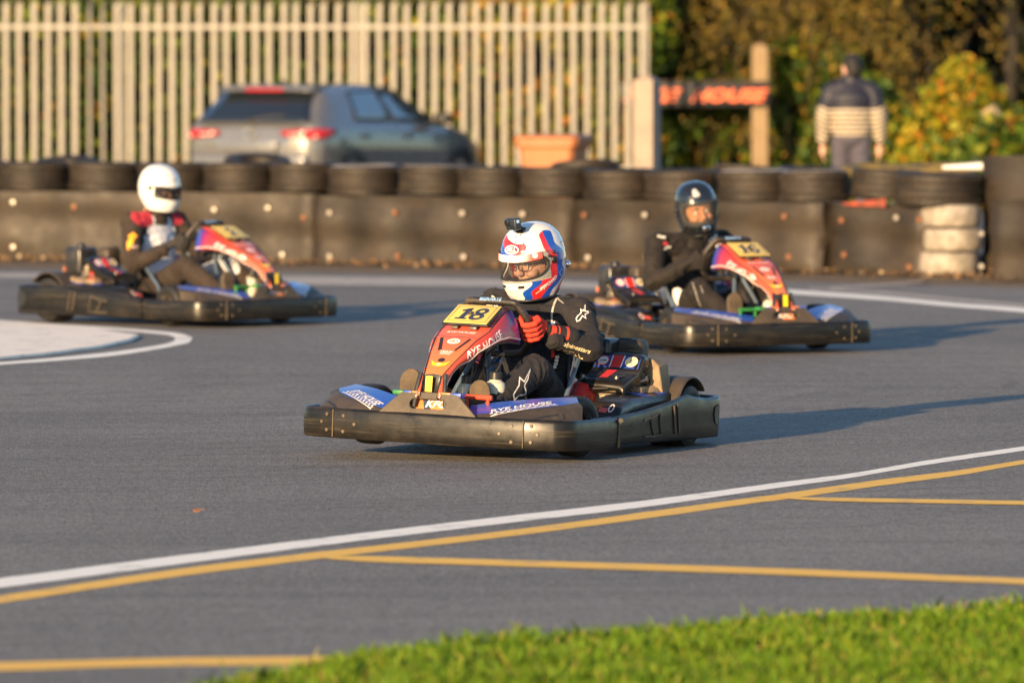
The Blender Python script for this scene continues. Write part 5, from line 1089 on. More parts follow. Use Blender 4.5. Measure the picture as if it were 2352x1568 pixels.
        def f_ab(b):
            b.rbox((ax_0,y_(ay_0),.390),(.11,.135,.18),.030)
            for q in range(5): b.rbox((ax_0+.052,y_(ay_0+.025),.345+q*.024),(.010,.060,.010),.003)
            for q in range(4): b.rbox((ax_0+.015,y_(ay_0-.045+q*.016),.4805),(.05,.008,.008),.003)
        K.part('air_box',f'air{sy}',f_ab,M_KPD)
        def f_gd(b):
            pts=[(.30,.400),(.455,.400),(.490,.372),(.515,.245),(.458,.245),(.445,.310),(.412,.350),(.30,.358)]
            b.prism(pts,-.56,-.455,lambda u,v,h: Vector((h,sy*u,v)))
        K.part('spark_lead',f'lead{sy}',lambda b: b.tube([(-.19,y_(.30),.25),(-.15,y_(.30),.27),(-.16,y_(.38),.275),(-.22,y_(.42),.26),(-.27,y_(.42),.225)],.005,7),M_BLKST,en)
        K.part('throttle_cable',f'thr{sy}',lambda b: b.tube([(-.30,y_(.26),.27),(-.20,y_(.23),.33),(-.05,y_(.25),.22),(.10,y_(.26),.12),(.45,y_(.22),.10)],.004,6),M_BLKST,en)
        def f_carb(b):
            b.rbox((-.47,y_(.38),.30),(.06,.06,.07),.012); b.lathe([(.0001,.03),(.022,.03),(.026,.022),(.026,0)],16,Matrix.Translation((-.47,y_(.38),.335)))
            for q in range(6): b.rbox((-.33,y_(.418),.245+q*.011),(.085,.045,.005),.002)
            b.tube([(-.44,y_(.44),.29),(-.40,y_(.46),.31),(-.33,y_(.45),.30)],.008,8)
        K.part('carburettor',f'carb{sy}',f_carb,M_ENG,en)
        for q,(bx,by,bz) in enumerate(((-.18,.25,.31),(-.18,.41,.31),(-.40,.45,.36))): K.part('bolt',f'ebolt{sy}{q}',lambda b: b.lathe([(.0001,.006),(.006,.006),(.007,.0),(.011,-.001),(.011,-.006)],10,Matrix.Translation((bx,y_(by),bz+.012))),M_STEEL,en)
        if sy>0: K.part('chain_guard',f'cg{sy}',f_gd,M_TAN,bevel=.006)
        K.part('exhaust',f'ex{sy}',lambda b: b.tube([(-.30,y_(.40),.19),(-.35,y_(.45),.21),(-.44,y_(.46),.235),(-.55,y_(.43),.245),(-.61,y_(.36),.23)],[.022,.026,.05,.052,.03],14) and b.rbox((-.37,y_(.425),.205),(.09,.085,.15),.012),M_TAN)
    # reservoirs by the pedals
    for k_,(x_,yv,hh,rr_) in enumerate(((.515,.150,.165,.046),(.600,.050,.145,.036))):
        K.part('reservoir',f'res{k_}',lambda b: b.lathe([(.0001,0),(rr_*.9,0),(rr_,.01),(rr_,hh*.80),(rr_*.9,hh*.9),(rr_*.6,hh*.96),(rr_*.55,hh),(.0001,hh)],22,Matrix.Translation((x_,yv,.155))),M_TANK)
        K.part('reservoir_cap',f'resc{k_}',lambda b: b.lathe([(.0001,.035),(rr_*.5,.035),(rr_*.62,.030),(rr_*.62,0),(.0001,0)],16,Matrix.Translation((x_,yv,.153+hh))),M_BLKST)
    for y0,y1,m_ in ((-.175,-.125,M_GRN),(-.125,-.085,M_LIVW),(-.085,-.04,M_LIVF),(.05,.10,M_LIVF),(.10,.150,M_LIVW)): K.part('nose_edge',f'ntop{y0}',lambda b: b.rbox((.835,(y0+y1)/2,.258),(.055,y1-y0-.0005,.018),.003),m_,tr)
    K.part('hose','hose',lambda b: b.tube([(.515,.15,.35),(.50,.17,.40),(.46,.16,.43),(.42,.10,.41),(.40,.05,.36)],.005,6),M_BLKM)
    # chassis, floor tray, axle, seat
    def f_ch(b):
        for sy in (-1,1): b.tube([(.78,sy*.22,.09),(.60,sy*.25,.085),(.30,sy*.27,.085),(-.20,sy*.29,.085),(-.80,sy*.30,.09)],.016,10); b.tube([(.42,sy*.27,.085),(.42,sy*.40,.10)],.016,8); b.tube([(-.02,sy*.28,.085),(-.02,sy*.56,.095),(-.5,sy*.56,.095),(-.5,sy*.30,.085)],.013,8); b.tube([(.78,sy*.22,.09),(.84,sy*.22,.11),(.84,sy*.22,.17)],.012,8)
        for x in (.78,.42,.05,-.45,-.80): b.tube([(x,-.28,.085),(x,.28,.085)],.014,8)
        b.tube([(-.80,-.30,.09),(-.90,-.42,.13),(-.915,0,.14),(-.90,.42,.13),(-.80,.30,.09)],.013,8)
    K.part('chassis_frame','chas',f_ch,M_BLKM)
    K.part('floor_tray','tray',lambda b: b.rbox((.40,0,.062),(.78,.52,.006),.003),M_TAN)
    K.part('skid_plate','skid',lambda b: b.rbox((.79,-.02,.048),(.10,.46,.010),.004),M_DUST)
    K.part('rear_axle','axle',lambda b: (b.tube([(-.66,-.52,.145),(-.66,.52,.145)],.017,12),b.lathe([(.04,-.004),(.095,-.004),(.095,.004),(.04,.004)],32,Matrix.Translation((-.66,.30,.145))@Matrix.Rotation(R(90),4,'X'),closed=True)),M_STEEL)
    def f_seat(b):
        rings=[]
        prof=[(.04,.115,.15),(-.05,.09,.165),(-.15,.078,.175),(-.24,.085,.178),(-.30,.12,.18),(-.335,.20,.18),(-.36,.30,.175),(-.38,.40,.165),(-.40,.50,.145),(-.41,.555,.11)]
        for i,(x,z,w) in enumerate(prof):
            sd=min(1,.35+i*.10); rise=.15*sd if i<8 else .06
            if i<5: rings.append([Vector((x,w*s_,z+rise*max(0,abs(s_)-.55)/.45*1.0)) for s_ in (-1,-.95,-.8,-.5,0,.5,.8,.95,1)])
            else: rings.append([Vector((x+rise*max(0,abs(s_)-.5)/.5*1.1,w*s_,z)) for s_ in (-1,-.95,-.8,-.5,0,.5,.8,.95,1)])
        b.loft(rings,close=False,cap=False)
    st=K.part('seat','seat',f_seat,M_PREC,smooth=50); sm=st.modifiers.new('t','SOLIDIFY'); sm.thickness=.012; sm.offset=-1
    K.part('marker_plate','mk',lambda b: b.prism([(-.30,.365),(-.355,.350),(-.335,.270),(-.315,.268)],-.003,.003,lambda u,v,h: Vector((-.735+h+(v-.3)*.25,u,v))),M_SALM)
    return root
def kart_rot(fx,fy): return math.atan2(fy,fx)
K18=build_kart('go_kart','foremost red and blue kart with yellow number board 18','18',(0.0,30.62,.0155),kart_rot(-.423,-.906),roll=-1.9,pitch=-.9)
K4=build_kart('go_kart','kart with yellow number board 1 on the left, ridden in a white helmet','1',(-2.146,45.1,.004),kart_rot(.737,-.676))
K16=build_kart('go_kart','kart with yellow number board 16 on the right, ridden in a black helmet','16',(1.165,41.12,.004),kart_rot(.485,-.875),pitch=-.4)
# ================================================================== people
def remesh(b, voxel, smooth_it=6, smooth_f=.5):
    me=b.mesh('tmp',[M_BLKM],0); o=link('tmp',me); m=o.modifiers.new('r','REMESH'); m.mode='VOXEL'; m.voxel_size=voxel; m.use_smooth_shade=True
    if smooth_it: s=o.modifiers.new('s','SMOOTH'); s.factor=smooth_f; s.iterations=smooth_it
    bpy.context.view_layer.update(); dg=bpy.context.evaluated_depsgraph_get(); r=bpy.data.meshes.new_from_object(o.evaluated_get(dg))
    bpy.data.objects.remove(o); bpy.data.meshes.remove(me); r.materials.clear()
    r.polygons.foreach_set('use_smooth',[True]*len(r.polygons)); return r
def vcoords(me): a=np.empty(len(me.vertices)*3,np.float32); me.vertices.foreach_get('co',a); return a.reshape(-1,3)
def vnormals(me): a=np.empty(len(me.vertices)*3,np.float32); me.vertices.foreach_get('normal',a); return a.reshape(-1,3)
def set_co(me,a): me.vertices.foreach_set('co',a.reshape(-1).astype(np.float32)); me.update()
def seg_dist(P,a,b):
    a=np.array(a);b=np.array(b);d=b-a;t=np.clip(((P-a)@d)/(d@d),0,1); return np.linalg.norm(P-(a+t[:,None]*d),axis=1),t
def wrinkle(me, bones, amp=.006, seed=0):
    """folds of cloth: ridges running across each limb, deepest where the joint bends, on top of broad unevenness"""
    P=vcoords(me); N=vnormals(me); D=np.stack([seg_dist(P,a,b)[0]/r for a,b,r in bones],1); k=D.argmin(1); T=np.stack([seg_dist(P,a,b)[1] for a,b,r in bones],1)
    h=np.zeros(len(P))
    for i in range(len(P)):
        a,b,r=bones[k[i]]; ax=(Vector(b)-Vector(a)); L=ax.length; ax.normalize(); p=Vector(P[i]); t=T[i,k[i]]
        q=p-ax*p.dot(ax); s=p.dot(ax)
        v=Vector((s*46+q.x*12,q.y*16+s*9,q.z*16+seed)); f=noise.noise(v); rid=1-abs(f)*2.2
        ends=.55+.8*max(0,1-min(t,1-t)*4.0); h[i]=(rid-.35)*ends+ .9*noise.noise(p*11+Vector((seed,0,0)))
    set_co(me,P+N*(h*amp)[:,None])
def paint(me, fn):
    """per-face material slot from the face centre"""
    n=len(me.polygons); a=np.empty(n*3,np.float32); me.polygons.foreach_get('center',a); me.polygons.foreach_set('material_index',np.asarray(fn(a.reshape(-1,3)),dtype=np.int32))
M_SUIT=M('navy_race_suit_cloth',(.017,.017,.022),.82,var=.25,vs=9,dirt=((.050,.040,.031),.26,4),bump=.25,bs=220,spec=.22,sheen=.04)
M_SUITP=M('dark_stretch_panel',(.012,.013,.020),.8,var=.2,vs=9,bump=.3,bs=200,spec=.25)
M_SUITB=M('brown_black_overall_cloth',(.032,.024,.020),.85,var=.25,vs=8,dirt=((.07,.05,.036),.28,4),bump=.25,bs=200,spec=.2,sheen=.04)
M_SUITK=M('black_overall_cloth',(.012,.010,.009),.72,var=.3,vs=8,dirt=((.04,.029,.021),.28,4),bump=.3,bs=200,spec=.28,sheen=.03)
M_CRIM=M('crimson_cloth',(.42,.035,.055),.8,var=.15,bump=.2,bs=200,spec=.25); M_SHIRT=M('pale_grey_shirt_cloth',(.52,.54,.60),.85,var=.1,bump=.2,bs=120,spec=.2)
M_SKIN=M('skin',(.58,.34,.25),.5,var=.12,vs=18,spec=.4); M_SKIN2=M('warm_skin',(.48,.22,.11),.5,var=.12,vs=18,spec=.4); M_BALA=M('black_balaclava',(.012,.012,.013),.9,var=.2)
M_GLR=M('red_glove_cloth',(.72,.055,.030),.75,var=.10,vs=14,bump=.3,bs=240,spec=.25); M_GLK=M('black_glove_cloth',(.016,.014,.013),.75,var=.25,bump=.3,bs=240)
M_SILV=M('silver_print',(.62,.60,.56),.5,var=.08); M_SHOE=M('dusty_shoe_sole',(.105,.075,.045),.85,var=.25,vs=14,dirt=((.04,.03,.02),.4,16),bump=.4,bs=60); M_SHOEU=M('dark_shoe_upper',(.03,.028,.026),.7,var=.2)
M_HW=M('white_helmet_shell',(.80,.78,.75),.16,var=.02,coat=.9); M_HK=M('black_helmet_shell',(.010,.012,.016),.22,var=.1,coat=.7); M_TRIM=M('black_rubber_trim',(.012,.012,.012),.5,var=.1); M_PAD=M('helmet_lining',(.03,.03,.032),.9,var=.2); M_EYE=flat('eye_white',(.75,.70,.66),.2); M_IRIS=flat('dark_iris',(.02,.012,.008),.1); M_BROW=M('dark_hair',(.005,.004,.004),.6,var=.3,bump=.5,bs=200); M_SPEC=flat('spectacle_frame',(.02,.025,.035),.3)
def m_visor(name, col, alpha, rough=.03):
    m,nt,p,out=_nt(name); p.inputs['Base Color'].default_value=c4(col); p.inputs['Roughness'].default_value=rough; p.inputs['Specular IOR Level'].default_value=.7
    t=nt.nodes.new('ShaderNodeBsdfTransparent'); t.inputs[0].default_value=(.93,.92,.90,1); mx=nt.nodes.new('ShaderNodeMixShader'); mx.inputs[0].default_value=alpha
    nt.links.new(t.outputs[0],mx.inputs[1]); nt.links.new(p.outputs[0],mx.inputs[2]); nt.links.new(mx.outputs[0],out.inputs[0]); return m
M_VIS=m_visor('clear_visor',(.10,.10,.11),.13); M_VISC=m_visor('pale_clear_visor',(.3,.3,.3),.055); M_VISD=m_visor('smoked_visor',(.02,.025,.035),.35)
# helmet shape: (height, front reach, rear reach, half width)
HP=[(.170,.002,.002,.002),(.169,.022,.024,.022),(.165,.046,.050,.044),(.157,.070,.076,.065),(.144,.094,.100,.085),(.124,.117,.122,.104),(.098,.136,.140,.119),(.066,.150,.153,.129),(.030,.159,.160,.134),(-.01,.164,.161,.135),(-.05,.167,.156,.133),(-.085,.170,.146,.128),(-.115,.167,.132,.121),(-.145,.155,.116,.112),(-.165,.143,.104,.104),(-.172,.132,.098,.098)]
HPz=[h[0] for h in HP][::-1]
def h_pt(az, z, off=0.0):
    """az: 0 front, + to the wearer's left"""
    i=np.interp(z,HPz,np.arange(len(HPz))); fr=np.interp(i,np.arange(len(HPz)),[h[1] for h in HP][::-1]); re=np.interp(i,np.arange(len(HPz)),[h[2] for h in HP][::-1]); w=np.interp(i,np.arange(len(HPz)),[h[3] for h in HP][::-1])
    c,s=math.cos(az),math.sin(az); e=2/2.25; L=(fr if c>=0 else re)+off; x=L*math.copysign(abs(c)**e,c); y=(w+off)*math.copysign(abs(s)**e,s)
    zz=z+max(0,(-.06-z))*max(0,-c)*.38                     # rear edge sits higher
    return Vector((x,y,zz))
def h_smooth_levels(n):
    zs=[]; 
    for i in range(n): t=i/(n-1); zs.append(.1705*math.cos(math.pi*t*.5) if t<.5 and False else None)
    a=np.linspace(0,1,n); z=np.where(a<.35,.170-.170*(1-np.cos(a/.35*math.pi/2))*.62,0); z=np.where(a>=.35,np.interp(a,[.35,1],[.170-.170*.62,-.172]),z); return list(z)
def in_port(az,z,top,bot,lim):
    """eye port: rounded slot"""
    a=abs(az)/lim; 
    if a>=1: return False
    k=(1-a**6)**.5; mid=(top+bot)/2+.012*(a**2); h=(top-bot)/2*k; return abs(z-mid)<h
def helmet(parent, M4, paint_fn, visor_mat, port=(.032,-.072,R(84)), name='helmet', visor_up=False, mats=None, na=220, nz=150):
    hz=np.concatenate([.170-.108*(1-np.cos(np.linspace(0,1,50)*math.pi/2)), np.linspace(.062,-.172,nz-50)[1:]]); top,bot,lim=port
    az=[-math.pi+2*math.pi*i/na for i in range(na)]; vs=[];idx={};cols=[]
    for j,z in enumerate(hz):
        for i,a in enumerate(az): idx[(j,i)]=len(vs); vs.append(M4@h_pt(a,float(z))); cols.append(tuple(sum(paint_fn(a+da,float(z)+dz)[q] for da in (-.004,.004) for dz in (-.0005,.0005))/4 for q in range(3)))
    fs=[]
    for j in range(len(hz)-1):
        for i in range(na):
            k=(i+1)%na; zc=(hz[j]+hz[j+1])/2; ac=az[i]+math.pi/na
            if in_port(ac,zc,top,bot,lim): continue
            fs.append((idx[(j,i)],idx[(j+1,i)],idx[(j+1,k)],idx[(j,k)]))
    b=B(); b.add(vs,fs); m,nt,p,out=_nt('helmet_paint'); at=nt.nodes.new('ShaderNodeAttribute'); at.attribute_name='paint'; nt.links.new(at.outputs['Color'],p.inputs['Base Color']); p.inputs['Roughness'].default_value=mats[0] if mats else .2; p.inputs['Coat Weight'].default_value=.7; p.inputs['Coat Roughness'].default_value=.05
    me=b.mesh('shell',m,0); ca=me.color_attributes.new('paint','FLOAT_COLOR','POINT'); ca.data.foreach_set('color',np.array([(c[0],c[1],c[2],1.0) for c in cols],np.float32).reshape(-1)); me.polygons.foreach_set('use_smooth',[True]*len(me.polygons))
    h=link(name,me,parent); sm=h.modifiers.new('t','SOLIDIFY'); sm.thickness=.012; sm.offset=-1
    # rubber round the eye port and along the lower rim
    pts=[]; n=90
    for i in range(n):
        t=2*math.pi*i/n; c=math.cos(t); a=lim*math.copysign(abs(c)**.55,c)*.995; aa=min(1,abs(a)/lim); k=max(0,1-aa**6)**.5; mid=(top+bot)/2+.012*aa**2; z=mid+(top-bot)/2*k*(1 if math.sin(t)>=0 else -1); pts.append(M4@h_pt(a,z,-.001))
    b=B(); b.tube(pts,.0055,8,closed=True); b.obj('port_trim',M_TRIM,h,60)
    b=B(); b.tube([M4@h_pt(-math.pi+2*math.pi*i/72,-.172) for i in range(72)],.006,8,closed=True); b.obj('rim_trim',M_TRIM,h,60)
    b=B(); rings=[[M4@h_pt(-math.pi+2*math.pi*i/48,z,o_) for i in range(48)] for z,o_ in ((.0,-.045),(-.08,-.042),(-.14,-.03),(-.166,-.016))]
    vs2=[p for r_ in rings for p in r_]; f2=[]
    for j in range(3):
        for i in range(48):
            a=-math.pi+2*math.pi*(i+.5)/48
            if abs(a)<R(80) and j<1: continue
            k=(i+1)%48; f2.append((j*48+i,(j+1)*48+i,(j+1)*48+k,j*48+k))
    b.add(vs2,f2); b.obj('lining',M_PAD,h,60)
    if visor_mat:
        t2,b2=(top+.016,bot-.012); b=B(); rows=[]; lz=np.linspace(t2,b2,14)
        lift=.075 if visor_up else 0.0
        for z in lz: rows.append([M4@(h_pt(a,float(z)+.012*(a/R(92))**2+lift,.0055+.004*(1 if visor_up else 0))) for a in np.linspace(-lim*1.04,lim*1.04,60)])
        b.loft(rows,close=False,cap=False); v=b.obj('visor',visor_mat,h,60); sm=v.modifiers.new('t','SOLIDIFY'); sm.thickness=.002; sm.offset=1
    for sy in (-1,1):
        b=B(); c=h_pt(sy*R(88),.004,.008); nr=(h_pt(sy*R(88),.004,.02)-h_pt(sy*R(88),.004,0)).normalized(); Mx=M4@(Matrix.Translation(c)@nr.to_track_quat('Z','Y').to_matrix().to_4x4()); b.lathe([(.0001,.006),(.012,.006),(.016,.003),(.018,-.004)],20,Mx); b.obj('visor_pivot',M_TRIM,h,40)
    return h
def frame(pos, fwd, up):
    f=Vector(fwd).normalized(); u=Vector(up); u=(u-f*u.dot(f)).normalized(); l=u.cross(f); m=Matrix((f,l,u)).transposed().to_4x4(); m.translation=Vector(pos); return m
def face(parent, M4, skin, glasses=False, bala=True):
    """head inside the helmet: skull, brow, nose, cheeks, lips, eyes"""
    b=B(); T=lambda x,y,z: (x,y,z)
    b.sphere((-.005,0,.02),(.105,.085,.115),24); b.sphere((.025,0,-.055),(.075,.066,.075),20); b.sphere((.075,0,.030),(.030,.060,.022),14)
    b.capsule((.098,0,.012),(.122,0,-.030),.009,.015,6,10); 
    for s in (-1,1): b.sphere((.068,s*.040,-.035),(.035,.028,.026),14); b.sphere((.080,s*.034,.026),(.022,.030,.010),12); b.sphere((.112,s*.011,-.033),.010,10); b.sphere((-.01,s*.084,-.01),(.022,.010,.030),10)
    b.sphere((.092,0,-.068),(.016,.026,.008),10); b.sphere((.088,0,-.080),(.016,.022,.008),10); b.sphere((.080,0,-.105),(.026,.03,.02),12)
    b.capsule((-.02,0,-.08),(-.05,0,-.20),.058,.060,6,14)
    me=remesh(b,.0045,3); P=vcoords(me)
    for s in (-1,1):                                                    # eye sockets
        d=np.linalg.norm((P-np.array([.098,s*.033,.006]))/np.array([.03,.021,.014]),axis=1); P[:,0]-=.010*np.clip(1-d,0,1)
    set_co(me,P); me.transform(M4); me.materials.append(skin); me.materials.append(M_BALA)
    if bala:
        Mi=np.array(M4.inverted()); 
        def fn(C): L=C@Mi[:3,:3].T+Mi[:3,3]; return ((L[:,2]<-.052)|(L[:,0]<.035)|(L[:,2]>.068)).astype(int)
        paint(me,fn)
    h=link('head',me,parent)
    for s in (-1,1):
        e=B(); c=Vector((.088,s*.033,.004)); e.sphere(c,.0125,14); ob=e.mesh('eye',M_EYE,60); ob.transform(M4); eo=link('eye',ob,h)
        e=B(); e.sphere(c+Vector((.0095,s*-.001,0)),(.004,.0055,.0055),12); ob=e.mesh('iris',M_IRIS,60); ob.transform(M4); link('iris',ob,eo)
        e=B(); e.tube([(.090,s*.052,.022),(.103,s*.036,.028),(.103,s*.018,.024)],[.003,.0042,.0035],8); ob=e.mesh('eyebrow',M_BROW,60); ob.transform(M4); link('eyebrow',ob,h)
        e=B(); e.tube([(.086,s*.050,.008),(.101,s*.034,.0135),(.097,s*.019,.006)],[.002,.003,.002],8); ob=e.mesh('upper_lid',skin,60); ob.transform(M4); link('upper_lid',ob,eo)
    if glasses:
        e=B()
        for s in (-1,1):
            pts=[(.126-.014*abs(math.cos(t)*.027+.032)/.06,s*(.032+.026*math.copysign(abs(math.cos(t))**.6,math.cos(t))),.002+.019*math.copysign(abs(math.sin(t))**.6,math.sin(t))) for t in [2*math.pi*i/24 for i in range(24)]]
            e.tube(pts,.0022,6,closed=True); e.tube([(.116,s*.058,.010),(.06,s*.082,.012),(.0,s*.088,.008)],.0028,6)
        e.tube([(.126,-.008,.008),(.128,0,.011),(.126,.008,.008)],.0025,6); ob=e.mesh('spectacles',M_SPEC,60); ob.transform(M4); link('spectacles',ob,h)
    return h
def glove(parent, grip, tan, out, nrm, elbow, sy, mats, paint_fn=None, cuff=.10, name='glove', scale=1.0):
    """a closed fist round the wheel rim. grip: point on the rim; tan: along the rim (thumb end); out: away from the wheel centre; nrm: towards the driver"""
    g=Vector(grip); t=Vector(tan).normalized(); o=Vector(out).normalized(); n=Vector(nrm).normalized(); e=Vector(elbow); k=scale
    def at(ang,r,s): a=R(ang); return g+(o*math.cos(a)+n*math.sin(a))*r*k+t*s*k
    b=B(); lens=[.94,1.0,.97,.84]
    for i in range(4):
        s=.036-.0245*i; r=.0132-.0006*i; L=lens[i]
        ch=[(48,.046,r*1.10),(18,.049,r*1.08),(-20,.044,r*1.02),(-62,.036,r*1.0),(-105,.034,r*.96),(-105-48*L,.031,r*.92),(-105-80*L,.027,r*.80)]
        for (a0,r0,w0),(a1,r1,w1) in zip(ch[:-1],ch[1:]): b.capsule(at(a0,r0,s),at(a1,r1,s),w0*k,w1*k,5,10)
    wr=g+(e-g).normalized()*.118*k+n*.018*k+o*.012*k
    for s in (.034,.010,-.014,-.036): b.capsule(at(46,.046,s),wr.lerp(at(75,.05,s*.5),.35),.0165*k,.020*k,6,10)
    b.capsule(at(70,.040,0),wr,.030*k,.028*k,6,12)
    th=[(78,.040,.022,.018),(125,.036,.040,.0165),(170,.032,.050,.0145),(215,.030,.052,.0125),(235,.029,.050,.011)]
    for (a0,r0,s0,w0),(a1,r1,s1,w1) in zip(th[:-1],th[1:]): b.capsule(at(a0,r0,s0),at(a1,r1,s1),w0*k,w1*k,5,10)
    d=(e-wr).normalized(); b.capsule(wr,wr+d*cuff,.032*k,.047*k,7,14)
    me=remesh(b,.0033,2,.4); 
    for m in mats: me.materials.append(m)
    if paint_fn: paint(me,lambda C: paint_fn(C,g,t,o,n,wr,d,k))
    ob=link(name,me,parent); return ob,wr
def shoe(parent, heel, toe, sole_n, w=.047):
    """shoe seen from its sole: heel low, toe up, sole normal towards the nose of the kart"""
    h=Vector(heel); t=Vector(toe); n=Vector(sole_n).normalized(); ax=(t-h).normalized(); s=ax.cross(n).normalized(); L=(t-h).length
    prof=[(0,.55),(.06,.80),(.2,.86),(.4,.80),(.6,.96),(.78,1.0),(.9,.82),(.97,.5),(1.0,.18)]
    b=B(); b.prism([(q*L,wd*w) for q,wd in prof]+[(q*L,-wd*w) for q,wd in prof[::-1]],-.008,.008,lambda u,v,hh: h+ax*u+s*v+n*hh); so=b.obj('shoe_sole',M_SHOE,parent,40,.004)
    b=B(); b.capsule(h+ax*.04-n*.035,h+ax*.06-n*.10,.042,.045,6,14); b.capsule(h+ax*.04-n*.035,h+ax*(L-.045)-n*.030,.042,.036,8,14)
    for q in (.3,.6,.8): b.sphere(h+ax*L*q-n*.028,(.036,.036,.036),12)
    me=remesh(b,.006,3); me.materials.append(M_SHOEU); link('shoe',me,parent); return so
def driver(name,label,root_src,J,suit_mats,suit_paint,wr_amp,seed):
    root=thing(name,label,'person',tuple(root_src.location)); root.rotation_euler=root_src.rotation_euler; root['group']='kart drivers'
    b=B(); hipc=Vector(J['hip']); ch=Vector(J['chest']); nk=Vector(J['neck'])
    lat=Vector(J.get('lat',(0,1,0))).normalized()
    ab=hipc.lerp(ch,.5)+Vector((-.012,0,0))
    rotq=lat.to_track_quat('Y','Z').to_matrix()
    b.sphere(hipc,(.125,.165,.115),20); b.sphere(ab,(.118,.150,.130),20); b.sphere(ch,(.122,.178,.145),24,0,rotq); b.sphere(ch+Vector((0,0,.085)),(.105,.180,.085),20,0,rotq)
    for q in range(5): b.sphere(hipc.lerp(ab,q/4),(.12,.155,.115),18); b.sphere(ab.lerp(ch,q/4),(.12,.155+.02*q/4,.125),18,0,rotq)
    b.capsule(ch+Vector((0,0,.10)),nk,.078,.062,7,16)
    bones=[(hipc,ch,.16),(ch,nk,.12)]
    for s,S in ((1,'L'),(-1,'R')):
        sh=Vector(J['sh'+S]); el=Vector(J['el'+S]); wr=Vector(J['wr'+S]); hp=Vector(J['hp'+S]); kn=Vector(J['kn'+S]); an=Vector(J['an'+S])
        b.capsule(ch+lat*s*.10+Vector((0,0,.09)),sh,.085,.072,6,16); b.capsule(nk+Vector((0,0,-.045)),sh+Vector((0,0,-.004)),.066,.066,8,16); b.capsule(sh,el,.071,.057,12,16); b.capsule(el,wr,.057,.041,11,16)
        b.capsule(hp,kn,.100,.072,13,18); b.capsule(kn,an,.070,.050,11,16)
        bones+= [(sh,el,.075),(el,wr,.055),(hp,kn,.09),(kn,an,.065)]
    me=remesh(b,.0085,7); wrinkle(me,bones,wr_amp,seed)
    for m in suit_mats: me.materials.append(m)
    if suit_paint: paint(me,suit_paint)
    body=link('body',me,root); b=B(); nv=(Vector(J['neck'])-ch).normalized()
    b2=B(); c=nk-nv*.035; Mx=Matrix.Translation(c)@nv.to_track_quat('Z','Y').to_matrix().to_4x4(); b2.lathe([(.090,-.03),(.088,.0),(.080,.035),(.074,.040),(.070,.034),(.076,-.02)],28,Mx,closed=True); b2.obj('collar',J.get('collar',M_SUITP),root,50)
    return root,body,bvh_of(me)
def star_logo(s=1.0):
    """outline of a leaping star with a looped tail"""
    pts=[(.00,.50),(.10,.16),(.42,.22),(.18,-.02),(.30,-.22),(.05,-.16),(-.02,-.48),(-.16,-.60),(-.26,-.48),(-.22,-.26),(-.08,-.02),(-.16,.16),(.00,.14)]
    return stroke_geo([(x*s,y*s) for x,y in pts],.075*s,True)

# ------------------------------------------------------------------ foremost driver (white, red and blue helmet)
def local_dir(root, wx, wy, wz=0): return root.rotation_euler.to_matrix().inverted()@Vector((wx,wy,wz))
def paint18(a,z):
    W=(.66,.65,.63);RD=(.66,.025,.030);BL=(.010,.075,.42); d=math.degrees(a); ad=abs(d)
    w1=4*math.sin(z*42)+2*math.sin(z*70+1)
    # rear swirl: red, blue, white, red stripes that sweep down and forwards under the ear
    e=79+w1-8*math.sin((z-.02)*22) - max(0,-.045-z)*190
    if z<.128+.01*math.sin(ad*.09):
        if e<ad<e+12: return RD
        if e+12<=ad<e+30+4*math.sin(z*60): return BL
        if e+40<ad and z<.07: return RD
    # brow: red swoosh over blue
    if .030<z<.128:
        top=.122-.0009*max(0,d+5)*.9-.012*math.sin((d+20)*.07) - (0 if d>-35 else (-35-d)*.004)
        if d<42-(z-.03)*220+6*math.sin(z*90) and d>-62:
            if z<top:
                return BL if (z<.088-.0011*(d+25)) else RD
    # chin: blue then red flash, slanting
    if z<-.078:
        t=(-.078-z)/.094; s0=46-30*t+5*math.sin(t*9)
        if d>0:
            if s0-2<d<s0+17: return BL
            if s0+17<=d<s0+33+7*math.sin(t*11+1): return RD
        else:
            if s0<-d<s0+17: return RD
            if s0+17<=-d<s0+31: return BL
    return W
